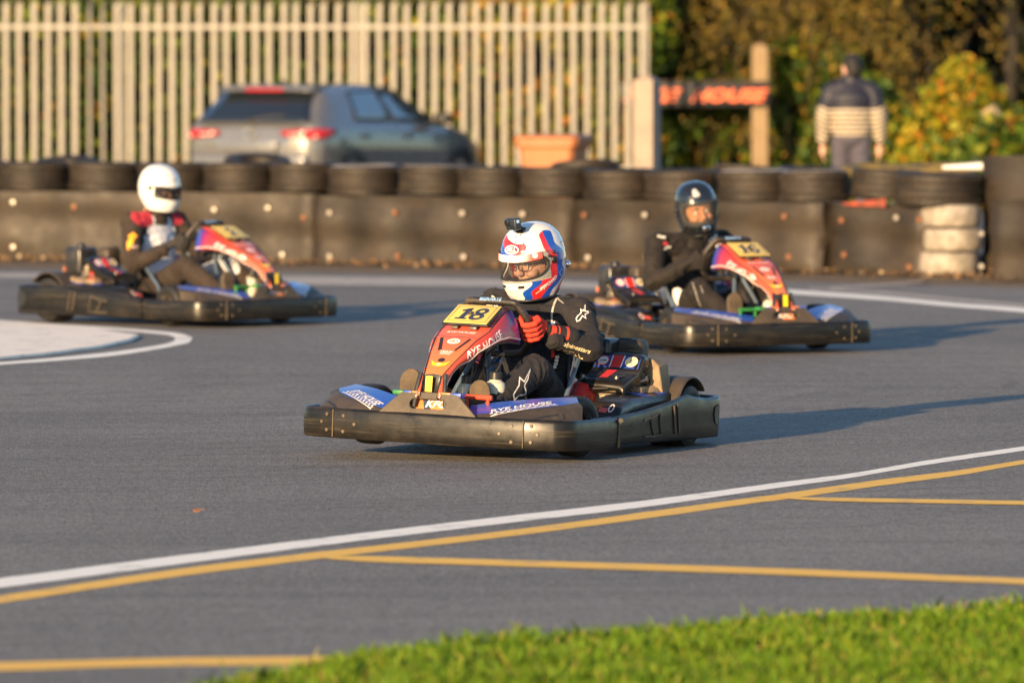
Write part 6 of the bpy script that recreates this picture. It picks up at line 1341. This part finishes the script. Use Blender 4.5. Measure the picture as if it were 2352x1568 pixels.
def driver18():
    J=dict(hip=(-.20,0,.195),chest=(-.235,.0,.475),neck=(-.195,-.005,.655),shL=(-.215,.205,.592),shR=(-.215,-.205,.615),elL=(-.080,.325,.448),elR=(-.060,-.325,.45),wrL=(.085,.225,.485),wrR=(.085,-.225,.50),
           hpL=(-.14,.105,.185),hpR=(-.14,-.105,.185),knL=(.255,.215,.355),knR=(.265,-.215,.36),anL=(.575,.155,.20),anR=(.575,-.185,.205))
    def sp(C):
        m=np.zeros(len(C),int); dl,tl=seg_dist(C,J['shL'],J['elL']); dr,tr=seg_dist(C,J['shR'],J['elR'])
        band=(C[:,2]<.47+.05*(C[:,1]/.2)**2)&(C[:,2]>.36)&(np.abs(C[:,1])<.2)&(C[:,0]>-.25); m[band]=1
        dk,_=seg_dist(C,J['knL'],J['anL']); m[(C[:,0]>.22)&(C[:,2]<.245)]=1
        inner=(np.abs(C[:,1])<.10)&(C[:,0]>-.1)&(C[:,0]<.3)&(C[:,2]<.30); m[inner]=1
        return m
    root,body,bv=driver('person','kart driver in dark suit, red gloves and white, red and blue helmet gripping the wheel',K18,J,[M_SUIT,M_SUITP],sp,.0085,1)
    # helmet faces 42 degrees to the left of the lens, nodding down and tilted into the corner
    f=local_dir(root,-math.sin(R(43)),-math.cos(R(43)),-.20); up=local_dir(root,.13,.10,1.0); Mh=frame((-.150,.0,.828),f,up)@Matrix.Scale(.955,4)
    h=helmet(root,Mh,paint18,M_VIS,(.032,-.068,R(78)),mats=(.18,),na=380,nz=250)
    hb=bvh_of(h.data)
    def hd(name,geo,mat,az,z,off=.0016,lim=.012,tilt=0,parent=h):
        p=h_pt(az,z); r=(h_pt(az+.02,z)-h_pt(az-.02,z)).normalized(); u=(h_pt(az,z+.01)-h_pt(az,z-.01)).normalized()
        if tilt: q=Quaternion(r.cross(u),tilt); r=q@r; u=q@u
        # reading direction: from the wearer's right to left as seen from outside
        me=decal_mesh(name,geo,mat,hb,Mh@p,Mh.to_3x3()@r,Mh.to_3x3()@u,off,lim,.04); return link(name,me,parent)
    hd('oval_logo',ring_geo(.040,.021,.005),M_WHT,R(2),.073); hd('oval_logo',words('BELL',.054,.020,.05,.035),M_WHT,R(2),.075); hd('logo_lettering',words('RACING',.034,.006,.1,.01),M_WHT,R(2),.060)
    hd('name_lettering',words('J.FOARD',.085,.022,.3,.03),M_WHT,R(80),-.100,tilt=.42); hd('number_print',stroke_geo([(.014*math.cos(t)*(1+.3*math.sin(5*t)),.014*math.sin(t)*(1+.3*math.sin(5*t))) for t in [2*math.pi*i/30 for i in range(30)]],.0025,True),M_SKYB,R(104),-.070)
    # sun strip across the visor top with print and end emblem
    vb=B(); rows=[]
    for z in np.linspace(.050,.018,5): rows.append([Mh@h_pt(a,float(z)+.012*(a/R(92))**2,.0082) for a in np.linspace(-R(66),R(66),50)])
    vb.loft(rows,close=False,cap=False); m,nt,p,out=_nt('sun_strip_print'); at=nt.nodes.new('ShaderNodeAttribute'); at.attribute_name='paint'; nt.links.new(at.outputs['Color'],p.inputs['Base Color']); p.inputs['Roughness'].default_value=.22; p.inputs['Coat Weight'].default_value=.5
    me=vb.mesh('sun_strip',m,60); ca=me.color_attributes.new('paint','FLOAT_COLOR','POINT'); cc=[]
    for r_ in range(5):
        for a in np.linspace(-66,66,50): k=min(1,max(0,(abs(a)-18)/28)); cc.append((.80-.12*k,.76-.66*k,.72-.64*k,1))
    ca.data.foreach_set('color',np.array(cc,np.float32).reshape(-1)); ss=link('sun_strip',me,h); hb2=bvh_of(me)
    def sd(name,geo,mat,az,z): 
        p=h_pt(az,z,.0082); r=(h_pt(az+.02,z)-h_pt(az-.02,z)).normalized(); u=Vector((0,0,1)); return link(name,decal_mesh(name,geo,mat,hb2,Mh@p,Mh.to_3x3()@r,Mh.to_3x3()@u,.001,.012,.03),ss)
    sd('strip_lettering',words('TEAM FOARD',.10,.006,.1,.0),M_NAVY,R(4),.039); sd('strip_lettering',words('RACING',.04,.005,.1,.0),M_NAVY,R(4),.029); sd('strip_emblem',disc_geo(.013,.013),M_WHT,R(52),.044); sd('strip_emblem',merge_geo(stroke_geo([(-.007,.002),(-.002,.007),(.006,.006),(.008,-.001),(.002,.001),(.003,-.007)],.004)),M_NAVY,R(52),.0442)
    for z,az in ((.105,10),(.098,30),(.128,6),(.120,32),(.135,18)): 
        p=h_pt(R(az),z,.001); b=B(); b.sphere(Mh@p,.0035,8); b.obj('vent_hole',M_TRIM,h)
    for az,z,s in ((90,.038,.0085),(80,.026,.0075)): 
        b=B(); b.sphere(Mh@h_pt(R(az),z,.002),s,12); b.obj('side_fastener',M_TRIM,h)
    b=B(); b.sphere(Mh@h_pt(R(150),-.055,.008),(.016,.016,.016),14); b.obj('rear_air_port',M_CHR,h)
    for az in (-22,22): hd('chin_vent',poly_geo([(-.016,-.006),(.013,-.006),(.016,.007),(-.013,.007)]),M_TRIM,R(az),-.100)
    hd('cheek_vent',poly_geo([(-.03,-.002),(.03,.002),(.028,.006),(-.03,.002)]),M_CREAM,R(62),-.125,tilt=.5)
    face(root,Mh@Matrix.Translation((-.012,0,-.018)),M_SKIN,True,False)
    # action camera on its curved adhesive mount: its own thing, rides on the helmet
    Wm=K18.matrix_basis if False else (Matrix.Translation(K18.location)@K18.rotation_euler.to_matrix().to_4x4())
    base=Wm@(Mh@h_pt(R(14),.150,.004)); cam_t=thing('action_camera','small black action camera on a stalk on top of the white, red and blue helmet','camera',base)
    Rw=(Wm@Mh).to_3x3(); nu=(Rw@(Vector((.55,.12,.85)))).normalized(); fw=(Rw@Vector((1,.15,-.12))).normalized(); fw=(fw-nu*fw.dot(nu)*.7).normalized(); lf=nu.cross(fw).normalized(); R3=Matrix((fw,lf,nu)).transposed()
    b=B(); b.rbox(nu*.004,(.040,.036,.010),.006,0,R3); b.rbox(nu*.016,(.022,.024,.016),.004,0,R3); b.tube([nu*.014-lf*.018,nu*.014+lf*.018],.006,8); b.tube([nu*.014,nu*.034+fw*.010],.0075,10); b.tube([nu*.036+fw*.012-lf*.018,nu*.036+fw*.012+lf*.022],.005,8); b.obj('mount',M_TRIM,cam_t)
    up2=Vector((0,0,1)); f2=(Rw@Vector((1,-.25,.02))); f2.z=-.12; f2.normalize(); l2=up2.cross(f2).normalized(); u2=f2.cross(l2); Rc=Matrix((f2,l2,u2)).transposed(); cc_=nu*.062+fw*.022
    b=B(); b.rbox(cc_,(.036,.078,.052),.008,0,Rc); bd=b.obj('camera_body',M('action_camera_shell',(.018,.024,.034),.45,var=.1),cam_t)
    b=B(); b.rbox(cc_+f2*.020-l2*.018+u2*.008,(.012,.030,.030),.004,0,Rc); b.lathe([(.0001,.004),(.010,.004),(.012,0)],18,Matrix.Translation(cc_+f2*.025-l2*.018+u2*.008)@f2.to_track_quat('Z','Y').to_matrix().to_4x4()); b.obj('lens',M_HK,bd)
    b=B(); b.rbox(cc_+f2*.0185+l2*.018-u2*.012,(.003,.030,.022),.003,0,Rc); b.obj('screen',M_GLASS,bd)
    b=B(); b.rbox(cc_-u2*.0265+f2*.006,(.016,.024,.004),.002,0,Rc); b.rbox(cc_+l2*.0395+u2*.012,(.014,.003,.014),.001,0,Rc); b.obj('blue_tab',M_SKYB,bd)
    # gloves on the rim
    WO=Vector((.205,0,.535)); WU=Vector((.48,0,.877)).normalized(); WN=Vector((.877,0,-.48))*-1
    def gp(C,g,t,o,n,wr,d,k):
        L=C-np.array(g); s=L@np.array(t); a=L@np.array(o); nn=L@np.array(n); cu=(C-np.array(wr))@np.array(d); r=np.zeros(len(C),int)
        back=(cu>-.062*k)&(cu<.0); r[back]=1; strip=(cu>-.034)&(cu<-.012); r[strip]=0
        r[(cu>.006)&(cu<.040)]=1; r[cu>=.040]=0; r[(cu>.052)&((s)<.0)]=1
        for e in (.024,-.0005,-.025): r[(np.abs(s-e)<.0032)&(nn<.030)&(a>-.03)]=1
        return r
    for s,S in ((1,'L'),(-1,'R')):
        g=WO+Vector((0,s*.156,0))+WU*(-.004); tn=WU; o=Vector((0,s,0)); go,wr=glove(root,g,tn,o,WN,Vector(J['el'+S])+Vector((0,0,.02)),s,[M_GLR,M_GLK],gp,.085)
        gb=bvh_of(go.data); d=(Vector(J['el'+S])-g).normalized()
    def pr(name,geo,mat,o,r,u,off=.0022,lim=.02,parent=None,bvh=None,maxd=.12): return link(name,decal_mesh(name,geo,mat,bvh or bv,o,r,u,off,lim,maxd),parent or body)
    # the left shoulder print, sleeve piping, forearm lettering, shin print
    vw=local_dir(root,0,-1,0)       # towards the lens
    right=local_dir(root,1,0,0); upv=local_dir(root,0,0,1)
    pr('star_print',move_geo(star_logo(.070),0,0,1,-.35),M_SILV,Vector((-.185,.232,.60))+vw*.05,right,upv,.0025)
    pr('shoulder_piping',stroke_geo([(-.030,.080),(-.043,.066),(-.053,.045),(-.060,.020),(-.064,-.005),(-.063,-.035)],.009),M('grey_piping',(.34,.31,.27),.6,var=.1),Vector((-.15,.17,.59))+vw*.05,right,upv,.003)
    beads=[move_geo(poly_geo([(-.008,-.007),(.009,-.005),(.008,.008),(-.009,.005)]),x,y) for x,y in [(-.058,-.05),(-.053,-.066),(-.047,-.082),(-.041,-.098),(-.036,-.114),(-.033,-.130),(-.032,-.146),(-.034,-.162),(-.040,-.20),(-.043,-.215),(-.046,-.23),(-.052,-.245)]]
    pr('sleeve_print',merge_geo(*beads),M_WHT,Vector((-.15,.17,.60))+vw*.05,right,upv,.0032)
    pr('red_print',merge_geo(move_geo(poly_geo([(-.006,-.010),(.006,-.008),(.006,.010),(-.006,.010)]),-.060,-.135),move_geo(poly_geo([(-.008,-.02),(.008,-.012),(.004,.014),(-.008,.014)]),-.058,-.185)),M_GLR,Vector((-.15,.17,.60))+vw*.05,right,upv,.003)
    pr('blue_print',move_geo(poly_geo([(-.006,-.022),(.003,-.022),(.005,.022),(-.004,.022)]),-.068,-.07),M_LIVW,Vector((-.15,.17,.60))+vw*.05,right,upv,.003)
    fa=(Vector(J['elL'])-Vector(J['wrL'])).normalized()
    pr('forearm_lettering',words('alpinestars',.125,.026,.3,.012),M_CREAM,Vector(J['wrL']).lerp(Vector(J['elL']),.62)+vw*.05+Vector((0,0,-.012)),right*.93-upv*.30,upv,.003,.012)
    pr('forearm_hem',merge_geo(*[move_geo(poly_geo([(-.009,-.003),(.009,-.003),(.009,.003),(-.009,.003)]),-.05+.024*i,-.006*i) for i in range(5)]),M_CREAM,Vector(J['wrL']).lerp(Vector(J['elL']),.45)+vw*.05+Vector((0,0,-.042)),right,upv,.003,.012)
    pr('shin_print',move_geo(stroke_geo([(.045,.085),(.012,.018),(-.012,.040),(-.016,.000),(-.045,-.045),(-.040,-.075),(-.015,-.052),(.018,-.052),(.022,-.035),(.012,-.002),(.030,.03)],.0065,True),0,0,.82),M_SILV,Vector(J['knL']).lerp(Vector(J['anL']),.38)+vw*.06+Vector((.0,.02,0)),right,upv,.003,.012)
    pr('chest_flash',stroke_geo([(-.05,.085),(-.065,.03),(-.09,-.02)],.016),M_CREAM,Vector((-.13,-.12,.60))+vw*.05,right,upv,.003)
    pr('star_print',star_logo(.06),M_SILV,Vector((-.16,-.19,.62))+vw*.05,right,upv,.003)
    for s,x,zz in ((1,.13,.318),(-1,-.20,.350)): shoe(root,(.650,x,zz-.235),(.625,x,zz),(1,0,.10),.052)
    return root
driver18()

# ------------------------------------------------------------------ driver in the white helmet
def driver4():
    J=dict(hip=(-.20,0,.20),chest=(-.265,.0,.50),neck=(-.235,0,.705),shL=(-.245,.205,.640),shR=(-.245,-.205,.640),elL=(-.10,.315,.40),elR=(-.115,-.320,.375),wrL=(.085,.235,.47),wrR=(.080,-.235,.465),
           hpL=(-.14,.105,.19),hpR=(-.14,-.105,.19),knL=(.28,.17,.37),knR=(.26,-.205,.37),anL=(.575,.155,.19),anR=(.575,-.185,.19),collar=M_SUITB)
    def sp(C):
        m=np.zeros(len(C),int); op=np.interp(C[:,2],[.30,.42,.58,.70],[.10,.165,.135,.06]); front=(C[:,0]>-.235)&(np.abs(C[:,1])<op)&(C[:,2]>.235)&(C[:,2]<.76); m[front]=1
        for S in 'LR':
            d,t=seg_dist(C,J['sh'+S],J['el'+S]); sh=np.array(J['sh'+S]); q=C-sh; dn,tn=seg_dist(C,np.array(J['neck'])+np.array([0,0,-.04]),sh); sg=1 if S=='L' else -1; q=q-np.array([.02,-sg*.050,.015]); m[(tn>.22)&(np.linalg.norm(q/np.array([1.1,1.25,1.0]),axis=1)<(.078 if S=='R' else .055))&(C[:,2]>sh[2]-.02)]=2
        return m
    root,body,bv=driver('person','driver in white helmet and dark overall open over a pale shirt, in the left kart',K4,J,[M_SUITB,M_SHIRT,M_CRIM],sp,.0085,2)
    f=local_dir(root,math.sin(R(60)),-math.cos(R(60)),-.14); up=local_dir(root,-.06,-.02,1); Mh=frame((-.185,-.01,.872),f,up)@Matrix.Scale(.87,4)
    h=helmet(root,Mh,lambda a,z:(.66,.65,.63),M_VISD,(.008,-.062,R(74)),mats=(.22,)); hb=bvh_of(h.data)
    def hd(name,geo,mat,az,z): p=h_pt(az,z); r=(h_pt(az+.02,z)-h_pt(az-.02,z)).normalized(); u=(h_pt(az,z+.01)-h_pt(az,z-.01)).normalized(); link(name,decal_mesh(name,geo,mat,hb,Mh@p,Mh.to_3x3()@r,Mh.to_3x3()@u,.0016,.012,.04),h)
    hd('helmet_lettering',words('CARE',.05,.014,.2,.01),M('grey_print',(.25,.24,.24),.6),R(-8),.075); hd('helmet_mark',disc_geo(.007,.007),M('grey_print',(.25,.24,.24),.6),R(-40),.10)
    face(root,Mh@Matrix.Translation((-.012,0,-.030)),M_SKIN2,False,False)
    WO=Vector((.205,0,.535)); WU=Vector((.48,0,.877)).normalized(); WN=Vector((-.877,0,.48))
    for s,S in ((1,'L'),(-1,'R')): glove(root,WO+Vector((0,s*.156,0))+WU*(-.01),WU,Vector((0,s,0)),WN,Vector(J['el'+S]),s,[M_GLK],None,.08)
    vw=local_dir(root,0,-1,0); rg=local_dir(root,1,0,0); uv=local_dir(root,0,0,1)
    link('sleeve_badge',decal_mesh('sleeve_badge',merge_geo(stroke_geo([(-.020,-.045),(-.022,-.015),(-.005,.010),(-.012,.030),(.010,.045),(.026,.030),(.010,.018),(.004,-.012),(-.010,-.03)],.016,True),poly_geo([(-.018,-.04),(.004,-.012),(.012,.02),(-.006,.03),(-.018,-.012)])),M('orange_badge',(.85,.38,.02),.6),bv,Vector(J['shR']).lerp(Vector(J['elR']),.42)+vw*.06,rg,uv,.003,.012,.12),body)
    link('sleeve_lettering',decal_mesh('sleeve_lettering',words('KARTING',.045,.014,.2,.02),M_PINKL,bv,Vector(J['shR']).lerp(Vector(J['elR']),.56)+vw*.06+rg*.02,rg,uv,.003,.012,.12),body)
    for s,x in ((1,.13),(-1,-.20)): shoe(root,(.650,x,.115),(.625,x,.345),(1,0,.10),.050)
driver4()
# ------------------------------------------------------------------ driver in the black helmet
def driver16():
    J=dict(hip=(-.20,0,.195),chest=(-.235,.0,.475),neck=(-.200,0,.665),shL=(-.225,.222,.622),shR=(-.225,-.222,.612),elL=(-.075,.325,.42),elR=(-.095,-.335,.395),wrL=(.085,.232,.475),wrR=(.070,-.238,.47),
           hpL=(-.14,.105,.185),hpR=(-.14,-.105,.185),knL=(.26,.20,.365),knR=(.24,-.21,.345),anL=(.575,.155,.19),anR=(.575,-.185,.19),collar=M_SUITK)
    root,body,bv=driver('person','driver all in black with black helmet and clear visor, in the right kart',K16,J,[M_SUITK],None,.0095,3)
    f=local_dir(root,math.sin(R(17)),-math.cos(R(17)),-.10); up=local_dir(root,-.20,.05,1); Mh=frame((-.150,.0,.832),f,up)@Matrix.Scale(.905,4)
    def p16(a,z): return (.010,.012,.016)
    h=helmet(root,Mh,p16,M_VISC,(.040,-.092,R(66)),mats=(.24,)); hb=bvh_of(h.data)
    def hd(name,geo,mat,az,z,par=h): p=h_pt(az,z); r=(h_pt(az+.02,z)-h_pt(az-.02,z)).normalized(); u=(h_pt(az,z+.01)-h_pt(az,z-.01)).normalized(); return link(name,decal_mesh(name,geo,mat,hb,Mh@p,Mh.to_3x3()@r,Mh.to_3x3()@u,.002,.012,.05),par)
    hd('brow_emblem',stroke_geo([(-.016,.022),(.0,.030),(.022,-.010),(.016,-.022),(-.008,-.026),(-.018,-.016)],.003,True),M_SILV,R(-12),.112); hd('brow_emblem',poly_geo([(-.016,.022),(.0,.030),(.022,-.010),(.016,-.022),(-.008,-.026),(-.018,-.016)]),M('grey_emblem',(.35,.36,.38),.4),R(-12),.1121)
    b=B(); b.rbox((0,0,0),(.03,.052,.05),.016,0); me=b.mesh('chin_vent',M_CHR,60); me.transform(Mh@Matrix.Translation(h_pt(0,-.125,-.002))); link('chin_vent',me,h)
    b=B(); b.rbox((.012,0,0),(.014,.034,.030),.007,0); me=b.mesh('vent_grille',M_TRIM,60); me.transform(Mh@Matrix.Translation(h_pt(0,-.128,.004))); link('vent_grille',me,h)
    face(root,Mh@Matrix.Translation((.010,0,-.022))@Matrix.Scale(1.10,4),M_SKIN2,False,False)
    WO=Vector((.205,0,.535)); WU=Vector((.48,0,.877)).normalized(); WN=Vector((-.877,0,.48))
    for s,S in ((1,'L'),(-1,'R')): glove(root,WO+Vector((0,s*.156,0))+WU*(-.01),WU,Vector((0,s,0)),WN,Vector(J['el'+S]),s,[M_SUITK],None,.08)
    vw=local_dir(root,0,-1,0); rg=local_dir(root,1,0,0); uv=local_dir(root,0,0,1)
    for s,S in ((1,'L'),(-1,'R')):
        o=Vector(J['sh'+S])+Vector((.02,-s*.045,.03))
        [link('shoulder_print',decal_mesh('shoulder_print',g_,M_SILV,bv,o+vw*.05,rg,uv,.003,.012,.12),body) for g_ in (stroke_geo([(-.05,-.022*s),(0,.012)],.014),stroke_geo([(-.01,-.06),(.01,-.045),(.03,-.045)],.012))]
        link('shoulder_badge',decal_mesh('shoulder_badge',move_geo(disc_geo(.018,.012),.0,-.025),M_CRIM,bv,o+vw*.05,rg,uv,.003,.012,.12),body)
    for k_ in (0,1): link('leg_piping',decal_mesh('leg_piping',stroke_geo([(-.01+.045*k_,.10-.02*k_),(.02+.045*k_,.0),(.06+.04*k_,-.10)],.004),M('grey_piping',(.34,.31,.27),.6),bv,Vector((.16,-.20,.30))+vw*.05,rg,uv,.003,.012,.15),body)
    # white cloth hanging out at the hip
    b=B(); b.sphere((.02,-.225,.285),(.055,.028,.065),16); b.sphere((.05,-.235,.20),(.035,.022,.050),14); b.sphere((.0,-.215,.33),(.05,.02,.03),12); me=remesh(b,.006,4); P=vcoords(me); N=vnormals(me); h_=np.array([noise.noise(Vector(p)*30) for p in P]); set_co(me,P+N*(h_*.008)[:,None]); me.materials.append(M('white_shirt_cloth',(.74,.70,.64),.85,var=.08)); link('shirt_tail',me,root)
    for s,x in ((1,.13),(-1,-.20)): shoe(root,(.650,x,.115),(.625,x,.345),(1,0,.10),.050)
driver16()
# ------------------------------------------------------------------ man walking away behind the wall
def walker():
    Y=68.0; s=FPX/Y; p=AT(1955,540,Y); root=thing('person','dark haired man seen from behind in a navy and cream padded jacket with thin dark lines','person',(p.x,Y,0),R(90))   # local +x forward = away from the lens
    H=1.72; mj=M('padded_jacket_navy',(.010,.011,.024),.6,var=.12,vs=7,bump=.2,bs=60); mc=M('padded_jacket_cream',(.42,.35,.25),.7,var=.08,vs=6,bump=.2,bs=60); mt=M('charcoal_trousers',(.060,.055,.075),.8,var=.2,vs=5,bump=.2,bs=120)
    b=B()
    for sy in (-1,1):
        b.capsule((0,sy*.09,.88),(.05*sy,sy*.10,.48),.095,.065,12,16); b.capsule((.05*sy,sy*.10,.48),(.10*sy-.02,sy*.10,.09),.062,.045,11,14); b.capsule((.10*sy-.04,sy*.10,.05),(.10*sy+.14,sy*.11,.035),.045,.032,8,12)
        b.capsule((-.01,sy*.20,1.38),(-.02,sy*.270,1.10),.060,.046,10,14); b.capsule((-.02,sy*.270,1.10),(.04,sy*.275,.845),.044,.033,9,14)
        w_=Vector((.04,sy*.275,.83)); b.capsule(w_,w_+Vector((.01,0,-.06)),.030,.034,5,12)
        for q in range(4): a=w_+Vector((.028-.019*q,sy*.004,-.075)); b.capsule(a,a+Vector((.01,-sy*.008,-.045)),.0095,.009,4,8); b.capsule(a+Vector((.01,-sy*.008,-.045)),a+Vector((.014,-sy*.028,-.075)),.009,.0075,4,8)
        b.capsule(w_+Vector((.03,0,-.03)),w_+Vector((.055,-sy*.012,-.08)),.012,.009,4,8)
    b.sphere((0,0,.93),(.125,.165,.12),18); b.sphere((0,0,1.10),(.11,.155,.15),18); b.sphere((-.01,0,1.30),(.115,.19,.15),20)
    b.capsule((0,0,1.40),(.01,0,1.52),.062,.058,6,14); b.sphere((.015,0,1.605),(.098,.078,.112),22); b.sphere((.058,.034,1.565),(.056,.056,.066),14); b.capsule((.10,.0,1.60),(.125,0,1.575),.012,.016,4,10)
    for sy in (-1,1): b.sphere((.0,sy*.080,1.595),(.022,.012,.032),10)
    me=remesh(b,.009,4); me.materials.append(M_SKIN); o=link('body',me,root); o.data.transform(Matrix.Rotation(0,4,'Z'))
    # head is turned a little to the left: handled by the hair cap leaving the left cheek bare
    b=B(); b.sphere((-.010,-.012,1.640),(.108,.092,.100),24); b.sphere((-.060,-.022,1.580),(.060,.076,.085),18); b.sphere((.05,0,1.685),(.065,.075,.045),16); me=remesh(b,.008,2); P=vcoords(me);N=vnormals(me); hh=np.array([noise.noise(Vector(q)*45) for q in P]); set_co(me,P+N*(hh*.006)[:,None]); me.materials.append(M_BROW); link('hair',me,root)
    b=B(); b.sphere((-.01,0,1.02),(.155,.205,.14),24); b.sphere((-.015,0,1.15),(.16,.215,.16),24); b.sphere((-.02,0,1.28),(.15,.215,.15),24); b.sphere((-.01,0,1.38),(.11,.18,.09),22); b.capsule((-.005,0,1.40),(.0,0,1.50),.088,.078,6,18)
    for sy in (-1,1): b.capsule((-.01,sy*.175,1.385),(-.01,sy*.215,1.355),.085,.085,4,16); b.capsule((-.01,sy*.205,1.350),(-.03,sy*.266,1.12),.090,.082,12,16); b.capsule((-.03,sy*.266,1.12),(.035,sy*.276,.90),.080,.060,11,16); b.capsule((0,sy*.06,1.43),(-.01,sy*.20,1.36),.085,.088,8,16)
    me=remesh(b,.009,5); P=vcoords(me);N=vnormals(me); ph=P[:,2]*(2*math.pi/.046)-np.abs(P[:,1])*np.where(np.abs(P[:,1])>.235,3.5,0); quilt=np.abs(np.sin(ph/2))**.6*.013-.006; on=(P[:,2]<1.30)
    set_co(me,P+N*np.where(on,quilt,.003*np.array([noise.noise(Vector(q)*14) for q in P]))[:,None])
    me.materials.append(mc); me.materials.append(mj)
    def jp(C): m=(C[:,2]>1.205-.10*np.clip((np.abs(C[:,1])-.19)/.1,-1,1)*0-.28*np.clip(np.abs(C[:,1])-.21,0,1)*-.6).astype(int); m[(C[:,2]<.905)&(np.abs(C[:,1])<.24)]=1; m[C[:,2]<.868]=1; m[(m==0)&(((C[:,2]+np.abs(C[:,1])*np.where(np.abs(C[:,1])>.235,-.55,0))%.046)<.016)]=1; return m  # thin dark lines repeat across the cream part at the quilting pitch
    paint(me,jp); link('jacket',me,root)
    b=B(); b.sphere((-.005,0,.91),(.140,.178,.11),20)
    for sy in (-1,1): b.capsule((-.005,sy*.09,.88),(.05*sy,sy*.105,.48),.112,.085,12,16); b.capsule((.05*sy,sy*.105,.48),(.10*sy-.02,sy*.105,.10),.083,.070,11,16)
    me=remesh(b,.01,5); P=vcoords(me);N=vnormals(me); hh=np.array([noise.noise(Vector((q[0]*12,q[1]*12,q[2]*22))) for q in P]); set_co(me,P+N*(hh*.007)[:,None]); me.materials.append(mt); link('trousers',me,root)
    for sy in (-1,1):
        b=B(); c=Vector((.10*sy-.02,sy*.105,0)); b.capsule(c+Vector((-.03,0,.045)),c+Vector((.15,.01*sy,.038)),.050,.038,8,14); b.box(c+Vector((.06,0,.010)),(.26,.085,.02)); me=remesh(b,.008,3); me.materials.append(M_SHOEU); link('shoe',me,root)
walker()
